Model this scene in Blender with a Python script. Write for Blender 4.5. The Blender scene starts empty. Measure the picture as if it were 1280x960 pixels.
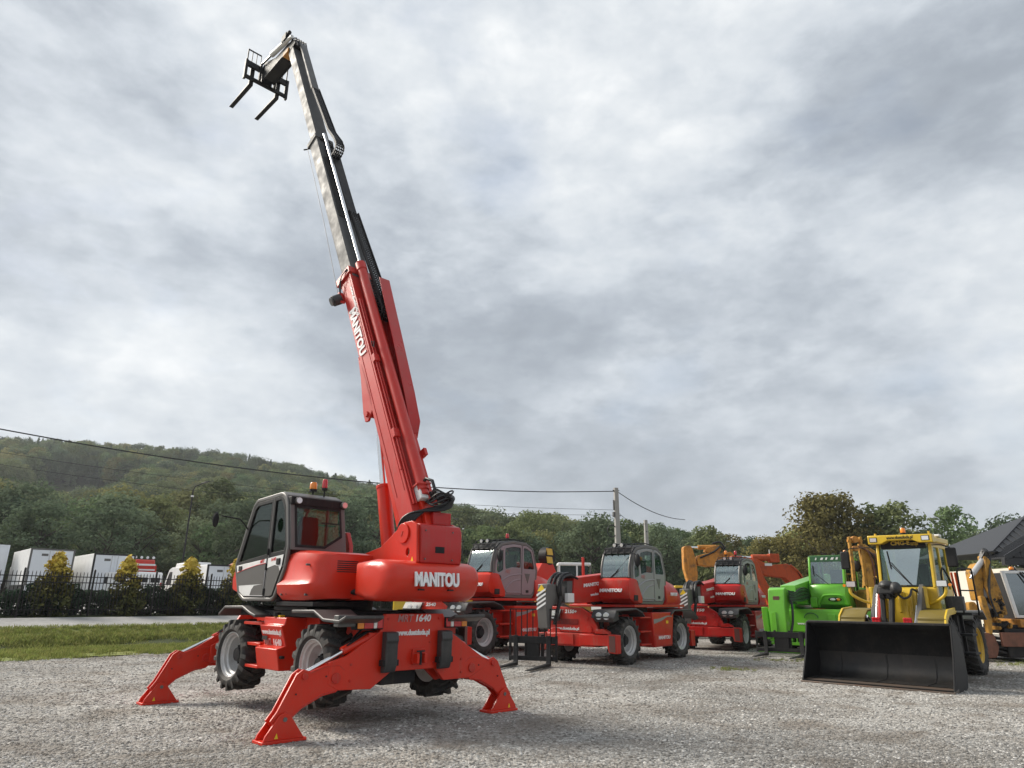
import bpy, bmesh, math, random
from mathutils import Vector, Matrix
import numpy as np
random.seed(7)
PI = math.pi
R = math.radians
scene = bpy.context.scene
col = scene.collection

# ------------------------------------------------------------------ camera
FPX, HZ, ROLL, CAMZ = 860.0, 270.0, R(0.5), 1.65
th = math.atan(HZ / FPX)
cd = bpy.data.cameras.new('camera')
cam = bpy.data.objects.new('camera', cd)
col.objects.link(cam)
cd.sensor_width = 36.0
cd.lens = FPX / 1280 * 36
cd.clip_start, cd.clip_end = 0.1, 6000
fw = Vector((0, math.cos(th), math.sin(th)))
u0 = Vector((0, -math.sin(th), math.cos(th)))
r0 = Vector((1, 0, 0))
rt = r0 * math.cos(ROLL) + u0 * math.sin(ROLL)
up = -r0 * math.sin(ROLL) + u0 * math.cos(ROLL)
m = Matrix((rt, up, -fw)).transposed().to_4x4()
m.translation = Vector((0, 0, CAMZ))
cam.matrix_world = m
scene.camera = cam

# ------------------------------------------------------------------ sky and sun
SUN_EL, SUN_AZ = R(36), math.atan2(-0.918, 0.397)          # azimuth from +Y towards +X
w = bpy.data.worlds.new('World')
scene.world = w
w.use_nodes = True
nt = w.node_tree
nt.nodes.clear()
def N(t, typ, **kw):
    n = t.nodes.new(typ)
    for k, v in kw.items():
        setattr(n, k, v)
    return n
def ramp(t, pts, src, mode='LINEAR'):
    r = N(t, 'ShaderNodeValToRGB')
    r.color_ramp.interpolation = mode
    e = r.color_ramp.elements
    while len(e) < len(pts):
        e.new(0.5)
    for q, (p, c) in zip(e, pts):
        q.position = p
        q.color = (c, c, c, 1) if isinstance(c, (int, float)) else (*c, 1)
    t.links.new(src, r.inputs[0])
    return r.outputs[0]
def math_n(t, op, a, b=None, c=None):
    n = N(t, 'ShaderNodeMath', operation=op)
    for i, v in enumerate((a, b, c)):
        if v is None:
            continue
        if isinstance(v, (int, float)):
            n.inputs[i].default_value = v
        else:
            t.links.new(v, n.inputs[i])
    return n.outputs[0]
def mixc(t, f, a, b, mode='MIX'):
    n = N(t, 'ShaderNodeMix', data_type='RGBA', blend_type=mode)
    for i, v in ((0, f), (6, a), (7, b)):
        if isinstance(v, (int, float)):
            n.inputs[i].default_value = v
        elif isinstance(v, tuple):
            n.inputs[i].default_value = (*v, 1)
        else:
            t.links.new(v, n.inputs[i])
    return n.outputs[2]
def noise(t, vec, scale, detail=4, rough=0.55, dist=0.0, out=0):
    n = N(t, 'ShaderNodeTexNoise')
    n.inputs['Scale'].default_value = scale
    n.inputs['Detail'].default_value = detail
    n.inputs['Roughness'].default_value = rough
    n.inputs['Distortion'].default_value = dist
    if vec is not None:
        t.links.new(vec, n.inputs['Vector'])
    return n.outputs[out]
sky = N(nt, 'ShaderNodeTexSky', sky_type='NISHITA')
sky.sun_disc = False
sky.sun_elevation = SUN_EL
sky.sun_rotation = SUN_AZ
sky.air_density, sky.dust_density = 1.0, 1.5
bg1 = N(nt, 'ShaderNodeBackground')
bg1.inputs[1].default_value = 0.10
nt.links.new(sky.outputs[0], bg1.inputs[0])
tc = N(nt, 'ShaderNodeTexCoord')
sep = N(nt, 'ShaderNodeSeparateXYZ')
nt.links.new(tc.outputs['Generated'], sep.inputs[0])
mp = N(nt, 'ShaderNodeMapping')
mp.inputs['Rotation'].default_value = (0, 0, R(24))
mp.inputs['Scale'].default_value = (1.0, 1.0, 1.9)
mp.inputs['Location'].default_value = (9.1, 4.4, 0.9)
nt.links.new(tc.outputs['Generated'], mp.inputs[0])
big = noise(nt, mp.outputs[0], 1.7, 5, 0.52, 0.25)
mid = noise(nt, mp.outputs[0], 6.5, 7, 0.55, 0.15)
fine = noise(nt, mp.outputs[0], 24.0, 8, 0.6, 0.1)
puff = ramp(nt, [(0.36, 0.25), (0.50, 0.48), (0.60, 0.72)], mid, 'EASE')
cl = math_n(nt, 'ADD', math_n(nt, 'MULTIPLY', big, 1.02), math_n(nt, 'ADD', math_n(nt, 'MULTIPLY', puff, 0.20), math_n(nt, 'MULTIPLY', fine, 0.19)))
shade = ramp(nt, [(0.38, (0.19, 0.212, 0.242)), (0.54, (0.245, 0.272, 0.306)), (0.63, (0.305, 0.334, 0.370)), (0.72, (0.395, 0.425, 0.458)), (0.81, (0.475, 0.500, 0.522)), (0.93, (0.60, 0.611, 0.615))], cl)
bg2 = N(nt, 'ShaderNodeBackground')
nt.links.new(shade, bg2.inputs[0])
bg2.inputs[1].default_value = 1.0
gap = ramp(nt, [(0.30, 0.72), (0.46, 0.97)], noise(nt, mp.outputs[0], 3.0, 5, 0.55, 0.2))
mx = N(nt, 'ShaderNodeMixShader')
nt.links.new(gap, mx.inputs[0])
nt.links.new(bg1.outputs[0], mx.inputs[1])
nt.links.new(bg2.outputs[0], mx.inputs[2])
wo = N(nt, 'ShaderNodeOutputWorld')
nt.links.new(mx.outputs[0], wo.inputs[0])

sl = bpy.data.lights.new('sun', 'SUN')
sl.energy = 3.2
sl.angle = R(25)
sl.color = (1.0, 0.93, 0.82)
sun = bpy.data.objects.new('sun', sl)
col.objects.link(sun)
sdir = Vector((math.sin(SUN_AZ) * math.cos(SUN_EL), math.cos(SUN_AZ) * math.cos(SUN_EL), math.sin(SUN_EL)))
sun.rotation_euler = sdir.to_track_quat('Z', 'Y').to_euler()
vs = scene.view_settings
vs.view_transform = 'Standard'
vs.look = 'None'
vs.exposure = 0.75
vs.gamma = 1.0
scene.cycles.max_bounces = 8
scene.cycles.transparent_max_bounces = 16
scene.cycles.use_denoising = True

# ------------------------------------------------------------------ helpers
class MB:
    """collects shapes into one mesh"""
    def __init__(s, xf=None):
        s.v, s.f, s.xf = [], [], xf
    def add(s, vs, fs):
        o = len(s.v)
        if s.xf is not None:
            vs = [s.xf @ Vector(p) for p in vs]
        s.v += [tuple(p) for p in vs]
        s.f += [tuple(o + i for i in f) for f in fs]
        return s
    def box(s, x0, x1, y0, y1, z0, z1):
        v = [(x, y, z) for z in (z0, z1) for y in (y0, y1) for x in (x0, x1)]
        return s.add(v, [(0, 2, 3, 1), (4, 5, 7, 6), (0, 1, 5, 4), (2, 6, 7, 3), (0, 4, 6, 2), (1, 3, 7, 5)])
    def hexa(s, b, t):
        """four bottom and four top points, same winding"""
        return s.add(list(b) + list(t), [(3, 2, 1, 0), (4, 5, 6, 7), (0, 1, 5, 4), (1, 2, 6, 5), (2, 3, 7, 6), (3, 0, 4, 7)])
    def bar(s, p, q, w, h, upv=(0, 0, 1)):
        p, q = Vector(p), Vector(q)
        d = (q - p).normalized()
        u = Vector(upv)
        if abs(d.dot(u)) > 0.98:
            u = Vector((1, 0, 0))
        a = d.cross(u).normalized() * w / 2
        b = a.cross(d).normalized() * h / 2
        ring = lambda c: [c - a - b, c + a - b, c + a + b, c - a + b]
        return s.add(ring(p) + ring(q), [(3, 2, 1, 0), (4, 5, 6, 7), (0, 1, 5, 4), (1, 2, 6, 5), (2, 3, 7, 6), (3, 0, 4, 7)])
    def prism(s, poly, ax, a, b):
        put = {'x': lambda u, v, t: (t, u, v), 'y': lambda u, v, t: (u, t, v), 'z': lambda u, v, t: (u, v, t)}[ax]
        n = len(poly)
        v = [put(u, w_, a) for u, w_ in poly] + [put(u, w_, b) for u, w_ in poly]
        return s.add(v, [tuple(range(n))[::-1], tuple(range(n, 2 * n))] + [(i, (i + 1) % n, n + (i + 1) % n, n + i) for i in range(n)])
    def plate(s, outer, holes, ax, a, b):
        put = {'x': lambda u, v, t: (t, u, v), 'y': lambda u, v, t: (u, t, v), 'z': lambda u, v, t: (u, v, t)}[ax]
        bm = bmesh.new()
        loops = []
        for lp in [outer] + list(holes):
            vs_ = [bm.verts.new((u, v, 0)) for u, v in lp]
            loops.append(vs_)
            for i in range(len(vs_)):
                bm.edges.new((vs_[i], vs_[(i + 1) % len(vs_)]))
        bmesh.ops.triangle_fill(bm, use_beauty=True, use_dissolve=False, edges=bm.edges[:])
        bm.verts.index_update()
        pts = [(q.co.x, q.co.y) for q in bm.verts]
        tris = [tuple(q.index for q in f.verts) for f in bm.faces]
        n = len(pts)
        v = [put(u, w_, a) for u, w_ in pts] + [put(u, w_, b) for u, w_ in pts]
        f = [t[::-1] for t in tris] + [tuple(i + n for i in t) for t in tris]
        for lp in loops:
            ids = [q.index for q in lp]
            for i in range(len(ids)):
                j, k = ids[i], ids[(i + 1) % len(ids)]
                f.append((j, k, k + n, j + n))
        bm.free()
        return s.add(v, f)
    def cyl(s, p, q, r, r2=None, n=16):
        p, q = Vector(p), Vector(q)
        r2 = r if r2 is None else r2
        d = (q - p).normalized()
        u = d.orthogonal().normalized()
        k = d.cross(u)
        v = [p + (u * math.cos(t) + k * math.sin(t)) * r for t in [2 * PI * i / n for i in range(n)]]
        v += [q + (u * math.cos(t) + k * math.sin(t)) * r2 for t in [2 * PI * i / n for i in range(n)]]
        return s.add(v, [tuple(range(n))[::-1], tuple(range(n, 2 * n))] + [(i, (i + 1) % n, n + (i + 1) % n, n + i) for i in range(n)])
    def tube(s, pts, r, n=8, closed=False):
        pts = [Vector(p) for p in pts]
        m_ = len(pts)
        v, f = [], []
        pu = None
        for i, p in enumerate(pts):
            a = pts[(i - 1) % m_] if closed or i > 0 else p
            b = pts[(i + 1) % m_] if closed or i < m_ - 1 else p
            d = (b - a).normalized()
            if pu is None:
                pu = d.orthogonal().normalized()
            pu = (pu - d * pu.dot(d))
            pu = pu.normalized() if pu.length > 1e-6 else d.orthogonal().normalized()
            k = d.cross(pu)
            rr = r[i] if isinstance(r, (list, tuple)) else r
            v += [p + (pu * math.cos(2 * PI * j / n) + k * math.sin(2 * PI * j / n)) * rr for j in range(n)]
        for i in range(m_ if closed else m_ - 1):
            i2 = (i + 1) % m_
            f += [(i * n + j, i * n + (j + 1) % n, i2 * n + (j + 1) % n, i2 * n + j) for j in range(n)]
        if not closed:
            f += [tuple(range(n))[::-1], tuple(range((m_ - 1) * n, m_ * n))]
        return s.add(v, f)
    def lathe(s, prof, o=(0, 0, 0), ax=(0, 0, 1), n=24):
        """prof: (radius, height along ax)"""
        o, d = Vector(o), Vector(ax).normalized()
        u = d.orthogonal().normalized()
        k = d.cross(u)
        v, f = [], []
        for r_, h in prof:
            for j in range(n):
                t = 2 * PI * j / n
                v.append(o + d * h + (u * math.cos(t) + k * math.sin(t)) * max(r_, 1e-4))
        for i in range(len(prof) - 1):
            f += [(i * n + j, i * n + (j + 1) % n, (i + 1) * n + (j + 1) % n, (i + 1) * n + j) for j in range(n)]
        f += [tuple(range(n))[::-1], tuple(range((len(prof) - 1) * n, len(prof) * n))]
        return s.add(v, f)
    def loft(s, loops, cap=True):
        n = len(loops[0])
        v = [p for lp in loops for p in lp]
        f = []
        for i in range(len(loops) - 1):
            f += [(i * n + j, i * n + (j + 1) % n, (i + 1) * n + (j + 1) % n, (i + 1) * n + j) for j in range(n)]
        if cap:
            f += [tuple(range(n))[::-1], tuple(range((len(loops) - 1) * n, len(loops) * n))]
        return s.add(v, f)
    def ell(s, c, rx, ry, rz, n=12, m_=8):
        v, f = [], []
        for i in range(1, m_):
            a = PI * i / m_
            v += [(c[0] + rx * math.sin(a) * math.cos(2 * PI * j / n), c[1] + ry * math.sin(a) * math.sin(2 * PI * j / n), c[2] + rz * math.cos(a)) for j in range(n)]
        v += [(c[0], c[1], c[2] + rz), (c[0], c[1], c[2] - rz)]
        T, B = len(v) - 2, len(v) - 1
        for i in range(m_ - 2):
            f += [(i * n + j, i * n + (j + 1) % n, (i + 1) * n + (j + 1) % n, (i + 1) * n + j) for j in range(n)]
        f += [(T, (j + 1) % n, j) for j in range(n)] + [(B, (m_ - 2) * n + j, (m_ - 2) * n + (j + 1) % n) for j in range(n)]
        return s.add(v, f)
    def mesh(s, name, sharp=35):
        me = bpy.data.meshes.new(name)
        me.from_pydata(s.v, [], s.f)
        bm = bmesh.new()
        bm.from_mesh(me)
        bmesh.ops.recalc_face_normals(bm, faces=bm.faces[:])
        bm.to_mesh(me)
        bm.free()
        me.polygons.foreach_set('use_smooth', [True] * len(me.polygons))
        me.set_sharp_from_angle(angle=R(sharp))
        me.update()
        return me
    def build(s, name, mat, parent=None, bev=0.0, sharp=35, seg=2, loc=None):
        o = bpy.data.objects.new(name, s.mesh(name, sharp))
        col.objects.link(o)
        if mat is not None:
            o.data.materials.append(mat)
        if parent is not None:
            o.parent = parent
        if loc is not None:
            o.location = loc
        if bev > 0:
            b = o.modifiers.new('bevel', 'BEVEL')
            b.width, b.segments, b.limit_method, b.angle_limit = bev, seg, 'ANGLE', R(32)
            b.use_clamp_overlap = True
        return o
def tag(o, label=None, cat=None, group=None, kind=None):
    if label: o['label'] = label
    if cat: o['category'] = cat
    if group: o['group'] = group
    if kind: o['kind'] = kind
    return o
def thing(name, label, cat, loc=(0, 0, 0), rz=0.0, group=None, scale=1.0):
    o = bpy.data.objects.new(name, None)
    o.empty_display_size = 0.2
    col.objects.link(o)
    o.location = loc
    o.rotation_euler = (0, 0, rz)
    o.scale = (scale,) * 3
    return tag(o, label, cat, group)
def empty(name, parent, loc=(0, 0, 0), rot=(0, 0, 0)):
    o = bpy.data.objects.new(name, None)
    o.empty_display_size = 0.1
    col.objects.link(o)
    o.parent = parent
    o.location = loc
    o.rotation_euler = rot
    return o
def shared(name, me, parent=None, loc=(0, 0, 0), rot=(0, 0, 0), scale=(1, 1, 1)):
    o = bpy.data.objects.new(name, me)
    col.objects.link(o)
    o.parent = parent
    o.location, o.rotation_euler, o.scale = loc, rot, scale
    return o
def frame(o, x, y):
    """matrix at o whose local x, y run along x, y"""
    x = Vector(x).normalized()
    z = x.cross(Vector(y)).normalized()
    y = z.cross(x)
    mt = Matrix((x, y, z)).transposed().to_4x4()
    mt.translation = Vector(o)
    return mt
def text(body, size, mat, parent, o, x, y, shear=0.0, bold=0.0, width=None, name='lettering', depth=0.002, align='CENTER'):
    cu = bpy.data.curves.new(name, 'FONT')
    cu.body, cu.size, cu.shear, cu.offset, cu.extrude = body, 1.0, shear, bold, 0.004
    cu.align_x, cu.align_y = align, 'CENTER'
    cu.resolution_u = 3
    t = bpy.data.objects.new(name, cu)
    col.objects.link(t)
    dg = bpy.context.evaluated_depsgraph_get()
    me = bpy.data.meshes.new_from_object(t.evaluated_get(dg))
    bpy.data.objects.remove(t)
    me.name = name
    xs = [v.co.x for v in me.vertices]
    ys = [v.co.y for v in me.vertices]
    wd = max(xs) - min(xs)
    hh = max(ys) - min(ys)
    sx = (width / wd) if width else size
    sy = size / hh if width else size
    me.transform(frame(o, x, y) @ Matrix.Diagonal((sx, sy, depth / 0.004, 1)))
    me.materials.clear()
    me.materials.append(mat)
    ob = bpy.data.objects.new(name, me)
    col.objects.link(ob)
    ob.parent = parent
    return ob
def copy_tree(o, parent=None):
    c = o.copy()
    col.objects.link(c)
    if parent is not None:
        c.parent = parent
    for ch in list(o.children):
        copy_tree(ch, c)
    return c

# ------------------------------------------------------------------ materials
def mat(name, base, rough=0.5, metal=0.0, coat=0.0, spec=0.5, var=0.0, vscale=3.0, bump=0.0, bscale=60.0, dirt=None, dirt_amt=0.0, dscale=2.0, rvar=0.0):
    m_ = bpy.data.materials.new(name)
    m_.use_nodes = True
    t = m_.node_tree
    b = t.nodes['Principled BSDF']
    b.inputs['Roughness'].default_value = rough
    b.inputs['Metallic'].default_value = metal
    b.inputs['Coat Weight'].default_value = coat
    b.inputs['Coat Roughness'].default_value = 0.12
    b.inputs['Specular IOR Level'].default_value = spec
    c = None
    tcn = N(t, 'ShaderNodeTexCoord')
    ov = tcn.outputs['Object']
    if var > 0:
        c = mixc(t, noise(t, ov, vscale, 5), tuple(x * (1 - var) for x in base), tuple(min(1, x * (1 + var)) for x in base))
    if dirt is not None:
        f = ramp(t, [(0.48, 0.0), (0.72, dirt_amt)], noise(t, ov, dscale, 8, 0.65))
        c = mixc(t, f, c if c is not None else tuple(base), dirt)
        f2 = ramp(t, [(0.58, 0.0), (0.70, min(1, dirt_amt * 1.4))], noise(t, ov, dscale * 9, 6, 0.7))
        c = mixc(t, f2, c, tuple(0.6 * d_ + 0.4 * x for d_, x in zip(dirt, base)))
        mpd = N(t, 'ShaderNodeMapping')
        mpd.inputs['Scale'].default_value = (9, 9, 0.7)
        t.links.new(ov, mpd.inputs[0])
        f3 = ramp(t, [(0.56, 0.0), (0.74, dirt_amt * 0.9)], noise(t, mpd.outputs[0], dscale, 5, 0.6))
        c = mixc(t, f3, c, dirt)
    if c is None:
        b.inputs['Base Color'].default_value = (*base, 1)
    else:
        t.links.new(c, b.inputs['Base Color'])
    if rvar > 0:
        t.links.new(ramp(t, [(0.3, max(0.02, rough - rvar)), (0.7, min(1, rough + rvar))], noise(t, ov, vscale * 2.3, 6)), b.inputs['Roughness'])
    if bump > 0:
        bn = N(t, 'ShaderNodeBump')
        bn.inputs['Strength'].default_value = bump
        bn.inputs['Distance'].default_value = 0.01
        t.links.new(noise(t, ov, bscale, 4), bn.inputs['Height'])
        t.links.new(bn.outputs[0], b.inputs['Normal'])
    return m_
def glass_mat(name, tint, gloss=0.0, rough=0.03):
    m_ = bpy.data.materials.new(name)
    m_.use_nodes = True
    t = m_.node_tree
    t.nodes.clear()
    tr = N(t, 'ShaderNodeBsdfTransparent')
    tr.inputs[0].default_value = (*tint, 1)
    gl = N(t, 'ShaderNodeBsdfGlossy')
    gl.inputs['Color'].default_value = (0.9, 0.95, 0.95, 1)
    gl.inputs['Roughness'].default_value = rough
    lw = N(t, 'ShaderNodeLayerWeight')
    lw.inputs[0].default_value = 0.5
    f = math_n(t, 'ADD', math_n(t, 'MULTIPLY', math_n(t, 'POWER', lw.outputs['Facing'], 4.0), 0.35), 0.03 + gloss)
    mm = N(t, 'ShaderNodeMixShader')
    t.links.new(f, mm.inputs[0])
    t.links.new(tr.outputs[0], mm.inputs[1])
    t.links.new(gl.outputs[0], mm.inputs[2])
    out = N(t, 'ShaderNodeOutputMaterial')
    t.links.new(mm.outputs[0], out.inputs[0])
    return m_
M = {}
M['red'] = mat('red paint', (0.62, 0.026, 0.008), 0.36, coat=0.15, spec=0.35, var=0.10, vscale=1.4, dirt=(0.30, 0.10, 0.07), dirt_amt=0.22, dscale=1.7, rvar=0.08)
M['boomred'] = mat('weathered red boom paint', (0.54, 0.030, 0.022), 0.45, coat=0.12, spec=0.35, var=0.12, vscale=1.2, dirt=(0.40, 0.12, 0.10), dirt_amt=0.35, dscale=1.1, rvar=0.1)
M['redworn'] = mat('dusty red paint', (0.52, 0.021, 0.011), 0.42, coat=0.10, spec=0.35, var=0.14, vscale=2, dirt=(0.25, 0.13, 0.09), dirt_amt=0.45, dscale=2.3, rvar=0.1)
M['red2'] = mat('deep red paint', (0.46, 0.013, 0.011), 0.34, coat=0.2, spec=0.35, var=0.1, vscale=1.5, dirt=(0.24, 0.09, 0.07), dirt_amt=0.3, dscale=2.0, rvar=0.08)
M['steel'] = mat('grey boom steel', (0.115, 0.115, 0.114), 0.6, spec=0.25, var=0.07, vscale=1.5, dirt=(0.09, 0.088, 0.085), dirt_amt=0.15, dscale=0.8, rvar=0.12)
M['chrome'] = mat('chromed rod', (0.80, 0.80, 0.80), 0.12, metal=1.0)
M['dark'] = mat('dark iron', (0.022, 0.022, 0.024), 0.6, spec=0.25, var=0.3, dirt=(0.09, 0.075, 0.06), dirt_amt=0.4)
M['black'] = mat('black paint', (0.014, 0.014, 0.015), 0.55, spec=0.25, var=0.25, dirt=(0.06, 0.055, 0.05), dirt_amt=0.3)
M['plastic'] = mat('black plastic', (0.035, 0.035, 0.036), 0.5, var=0.2, bump=0.1, bscale=90, dirt=(0.14, 0.13, 0.12), dirt_amt=0.35)
M['greyplastic'] = mat('grey plastic', (0.10, 0.098, 0.095), 0.45, var=0.12, dirt=(0.2, 0.19, 0.17), dirt_amt=0.3)
M['fender'] = mat('weathered black fender plastic', (0.055, 0.052, 0.052), 0.48, var=0.2, bump=0.1, bscale=80, dirt=(0.17, 0.15, 0.13), dirt_amt=0.4)
M['rubber'] = mat('tyre rubber', (0.030, 0.029, 0.028), 0.78, var=0.25, vscale=6, bump=0.25, bscale=50, dirt=(0.13, 0.11, 0.09), dirt_amt=0.55, dscale=4)
M['hose'] = mat('rubber hose', (0.012, 0.012, 0.013), 0.45)
M['rim'] = mat('silver rim paint', (0.52, 0.52, 0.52), 0.38, metal=0.3, var=0.1, dirt=(0.26, 0.22, 0.18), dirt_amt=0.4, dscale=6)
M['yrim'] = mat('yellow rim paint', (0.62, 0.38, 0.03), 0.45, var=0.1, dirt=(0.25, 0.17, 0.06), dirt_amt=0.4, dscale=5)
M['cabgrey'] = mat('grey cab metal', (0.135, 0.128, 0.122), 0.42, metal=0.2, var=0.08, dirt=(0.2, 0.18, 0.16), dirt_amt=0.2)
M['doorgrey'] = mat('grey door paint', (0.30, 0.30, 0.305), 0.42, metal=0.25, var=0.07, dirt=(0.30, 0.27, 0.25), dirt_amt=0.25)
M['mauve'] = mat('mauve grey door paint', (0.30, 0.25, 0.27), 0.42, metal=0.2, var=0.07, dirt=(0.30, 0.27, 0.25), dirt_amt=0.25)
M['doordark'] = mat('dark grey door decal', (0.11, 0.103, 0.098), 0.4, var=0.06)
M['white'] = mat('white print', (0.78, 0.78, 0.78), 0.5)
M['whitepaint'] = mat('white paint', (0.80, 0.80, 0.79), 0.4, var=0.04, dirt=(0.45, 0.43, 0.40), dirt_amt=0.3)
M['silverprint'] = mat('grey print', (0.42, 0.20, 0.19), 0.5)
M['redprint'] = mat('red print', (0.60, 0.03, 0.03), 0.5)
M['glass'] = glass_mat('cab glass', (0.70, 0.80, 0.75), 0.01)
M['sideglass'] = glass_mat('green tinted side glass', (0.26, 0.38, 0.32), 0.01)
M['paleglass'] = glass_mat('windscreen glass', (0.72, 0.82, 0.79), 0.22, 0.06)
M['amber'] = mat('amber lens', (0.85, 0.26, 0.01), 0.18, coat=0.8)
M['redlens'] = mat('red lens', (0.55, 0.012, 0.02), 0.18, coat=0.8)
M['clearlens'] = mat('clear lens', (0.75, 0.76, 0.76), 0.12, metal=0.35, coat=0.8)
M['seat'] = mat('dark red seat fabric', (0.16, 0.022, 0.026), 0.8)
M['interior'] = mat('dark interior plastic', (0.03, 0.03, 0.032), 0.7)
M['yellowdec'] = mat('yellow warning print', (0.80, 0.55, 0.02), 0.5)
M['green'] = mat('green paint', (0.14, 0.46, 0.03), 0.34, coat=0.3, var=0.08, dirt=(0.10, 0.22, 0.03), dirt_amt=0.4, dscale=2)
M['dkgreen'] = mat('dark green paint', (0.02, 0.09, 0.03), 0.4)
M['yellow'] = mat('yellow paint', (0.70, 0.47, 0.025), 0.36, coat=0.3, var=0.08, dirt=(0.30, 0.19, 0.04), dirt_amt=0.4, dscale=2)
M['olive'] = mat('shade darkened dusty yellow paint', (0.17, 0.125, 0.018), 0.5, var=0.12, dirt=(0.18, 0.14, 0.05), dirt_amt=0.5)  # yellow darkened for the shade on the fender fronts, random dust over it
M['orange'] = mat('worn orange paint', (0.56, 0.25, 0.05), 0.6, spec=0.25, var=0.15, dirt=(0.13, 0.09, 0.055), dirt_amt=0.85, dscale=3.5)
M['rustred'] = mat('orange red paint', (0.48, 0.08, 0.025), 0.6, spec=0.25, var=0.2, dirt=(0.14, 0.05, 0.03), dirt_amt=0.8, dscale=3)
M['mudyellow'] = mat('muddy yellow paint', (0.48, 0.25, 0.05), 0.65, spec=0.2, var=0.2, dirt=(0.07, 0.055, 0.04), dirt_amt=0.95, dscale=4.5)
M['rust'] = mat('rusty steel', (0.20, 0.085, 0.055), 0.8, var=0.3, dirt=(0.09, 0.05, 0.035), dirt_amt=0.7, dscale=4)
M['bucket'] = mat('worn black bucket steel', (0.009, 0.009, 0.010), 0.5, spec=0.25, var=0.3, vscale=3, dirt=(0.05, 0.045, 0.04), dirt_amt=0.4, dscale=2)
M['edge'] = mat('worn rusty cutting edge', (0.13, 0.105, 0.085), 0.45, metal=0.3, var=0.25, dirt=(0.16, 0.075, 0.04), dirt_amt=0.7, dscale=3)
M['armgrey'] = mat('dark grey arm paint', (0.09, 0.09, 0.088), 0.45, var=0.15, dirt=(0.2, 0.16, 0.08), dirt_amt=0.3)
M['render'] = mat('cream wall render', (0.66, 0.62, 0.53), 0.85, var=0.05)
M['roofdark'] = mat('anthracite roof metal', (0.030, 0.031, 0.034), 0.5, metal=0.2, var=0.15)
M['roofpanel'] = mat('anthracite roof panel', (0.040, 0.041, 0.045), 0.45, metal=0.2, var=0.15)
M['mirrorglass'] = mat('mirroring glass', (0.30, 0.33, 0.34), 0.08, metal=0.85)
M['shadewhite'] = mat('white paint with bluish shade', (0.70, 0.73, 0.77), 0.45, var=0.03)  # bluish shade of the truck rears mixed into the white
M['palered'] = mat('faded red paint', (0.50, 0.14, 0.13), 0.5, var=0.1)
M['wornsteel'] = mat('scoured bucket steel', (0.024, 0.0235, 0.023), 0.45, metal=0.3, var=0.35, vscale=5, dirt=(0.055, 0.045, 0.038), dirt_amt=0.6, dscale=1.6, rvar=0.12)
M['reflred'] = mat('red and grey reflector', (0.16, 0.07, 0.06), 0.35, metal=0.3, var=0.1)
M['concrete'] = mat('concrete', (0.34, 0.33, 0.31), 0.85, var=0.15, vscale=2, bump=0.2, dirt=(0.2, 0.19, 0.17), dirt_amt=0.4)
M['flatglass'] = glass_mat('flat front glass', (0.55, 0.66, 0.62), 0.42, 0.05)
M['shutter'] = mat('sunshade film', (0.56, 0.63, 0.60), 0.55, var=0.12, vscale=4)
# ================================================================== SETTING
EN = Vector((0.67, 0.742, 0)).normalized()        # along the lane and its fence
NN = Vector((-EN.y, EN.x, 0))                      # across it, away from the yard
PROF = [(-1e4, 0), (23.4, 0), (25.6, 0.05), (26.1, -0.04), (26.75, 0.26), (28.1, 0.60), (31.2, 0.84), (33, 0.90), (60, 1.4), (130, 2.4), (1e5, 2.4)]
def prof(s):
    for (a, za), (b, zb) in zip(PROF, PROF[1:]):
        if s <= b:
            return za + (zb - za) * (s - a) / (b - a)
    return PROF[-1][1]
RIDGE = [(-900, 88), (-500, 84), (-326, 78), (-300, 78), (-274, 76), (-222, 71), (-171, 66), (-120, 58), (-79, 51), (-39, 40), (1, 28), (30, 20), (59, 14), (120, 8), (220, 3), (2000, 0)]
def ridge(x):
    for (a, za), (b, zb) in zip(RIDGE, RIDGE[1:]):
        if x <= b:
            return za + (zb - za) * (x - a) / (b - a)
    return 0
def sst(t):
    t = min(1, max(0, t))
    return t * t * (3 - 2 * t)
def gz(x, y):
    z = prof(x * NN.x + y * NN.y)
    k = (y - 120) / 310
    if k > 0:
        xr = x * 430 / max(y, 120)                 # the slope fans out as it climbs
        z += max(0, ridge(xr) - 2.4) * (0.25 * min(k, 1) + 0.75 * sst(k)) * (1 if k < 1 else max(0.6, 1 - (k - 1) * 0.3))
        z += 1.5 * math.sin(x * 0.03) * math.sin(y * 0.021) * min(1, k * 3)
    return z
def at(s, e, dz=0.0):
    p = NN * s + EN * e
    return Vector((p.x, p.y, gz(p.x, p.y) + dz))

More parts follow.
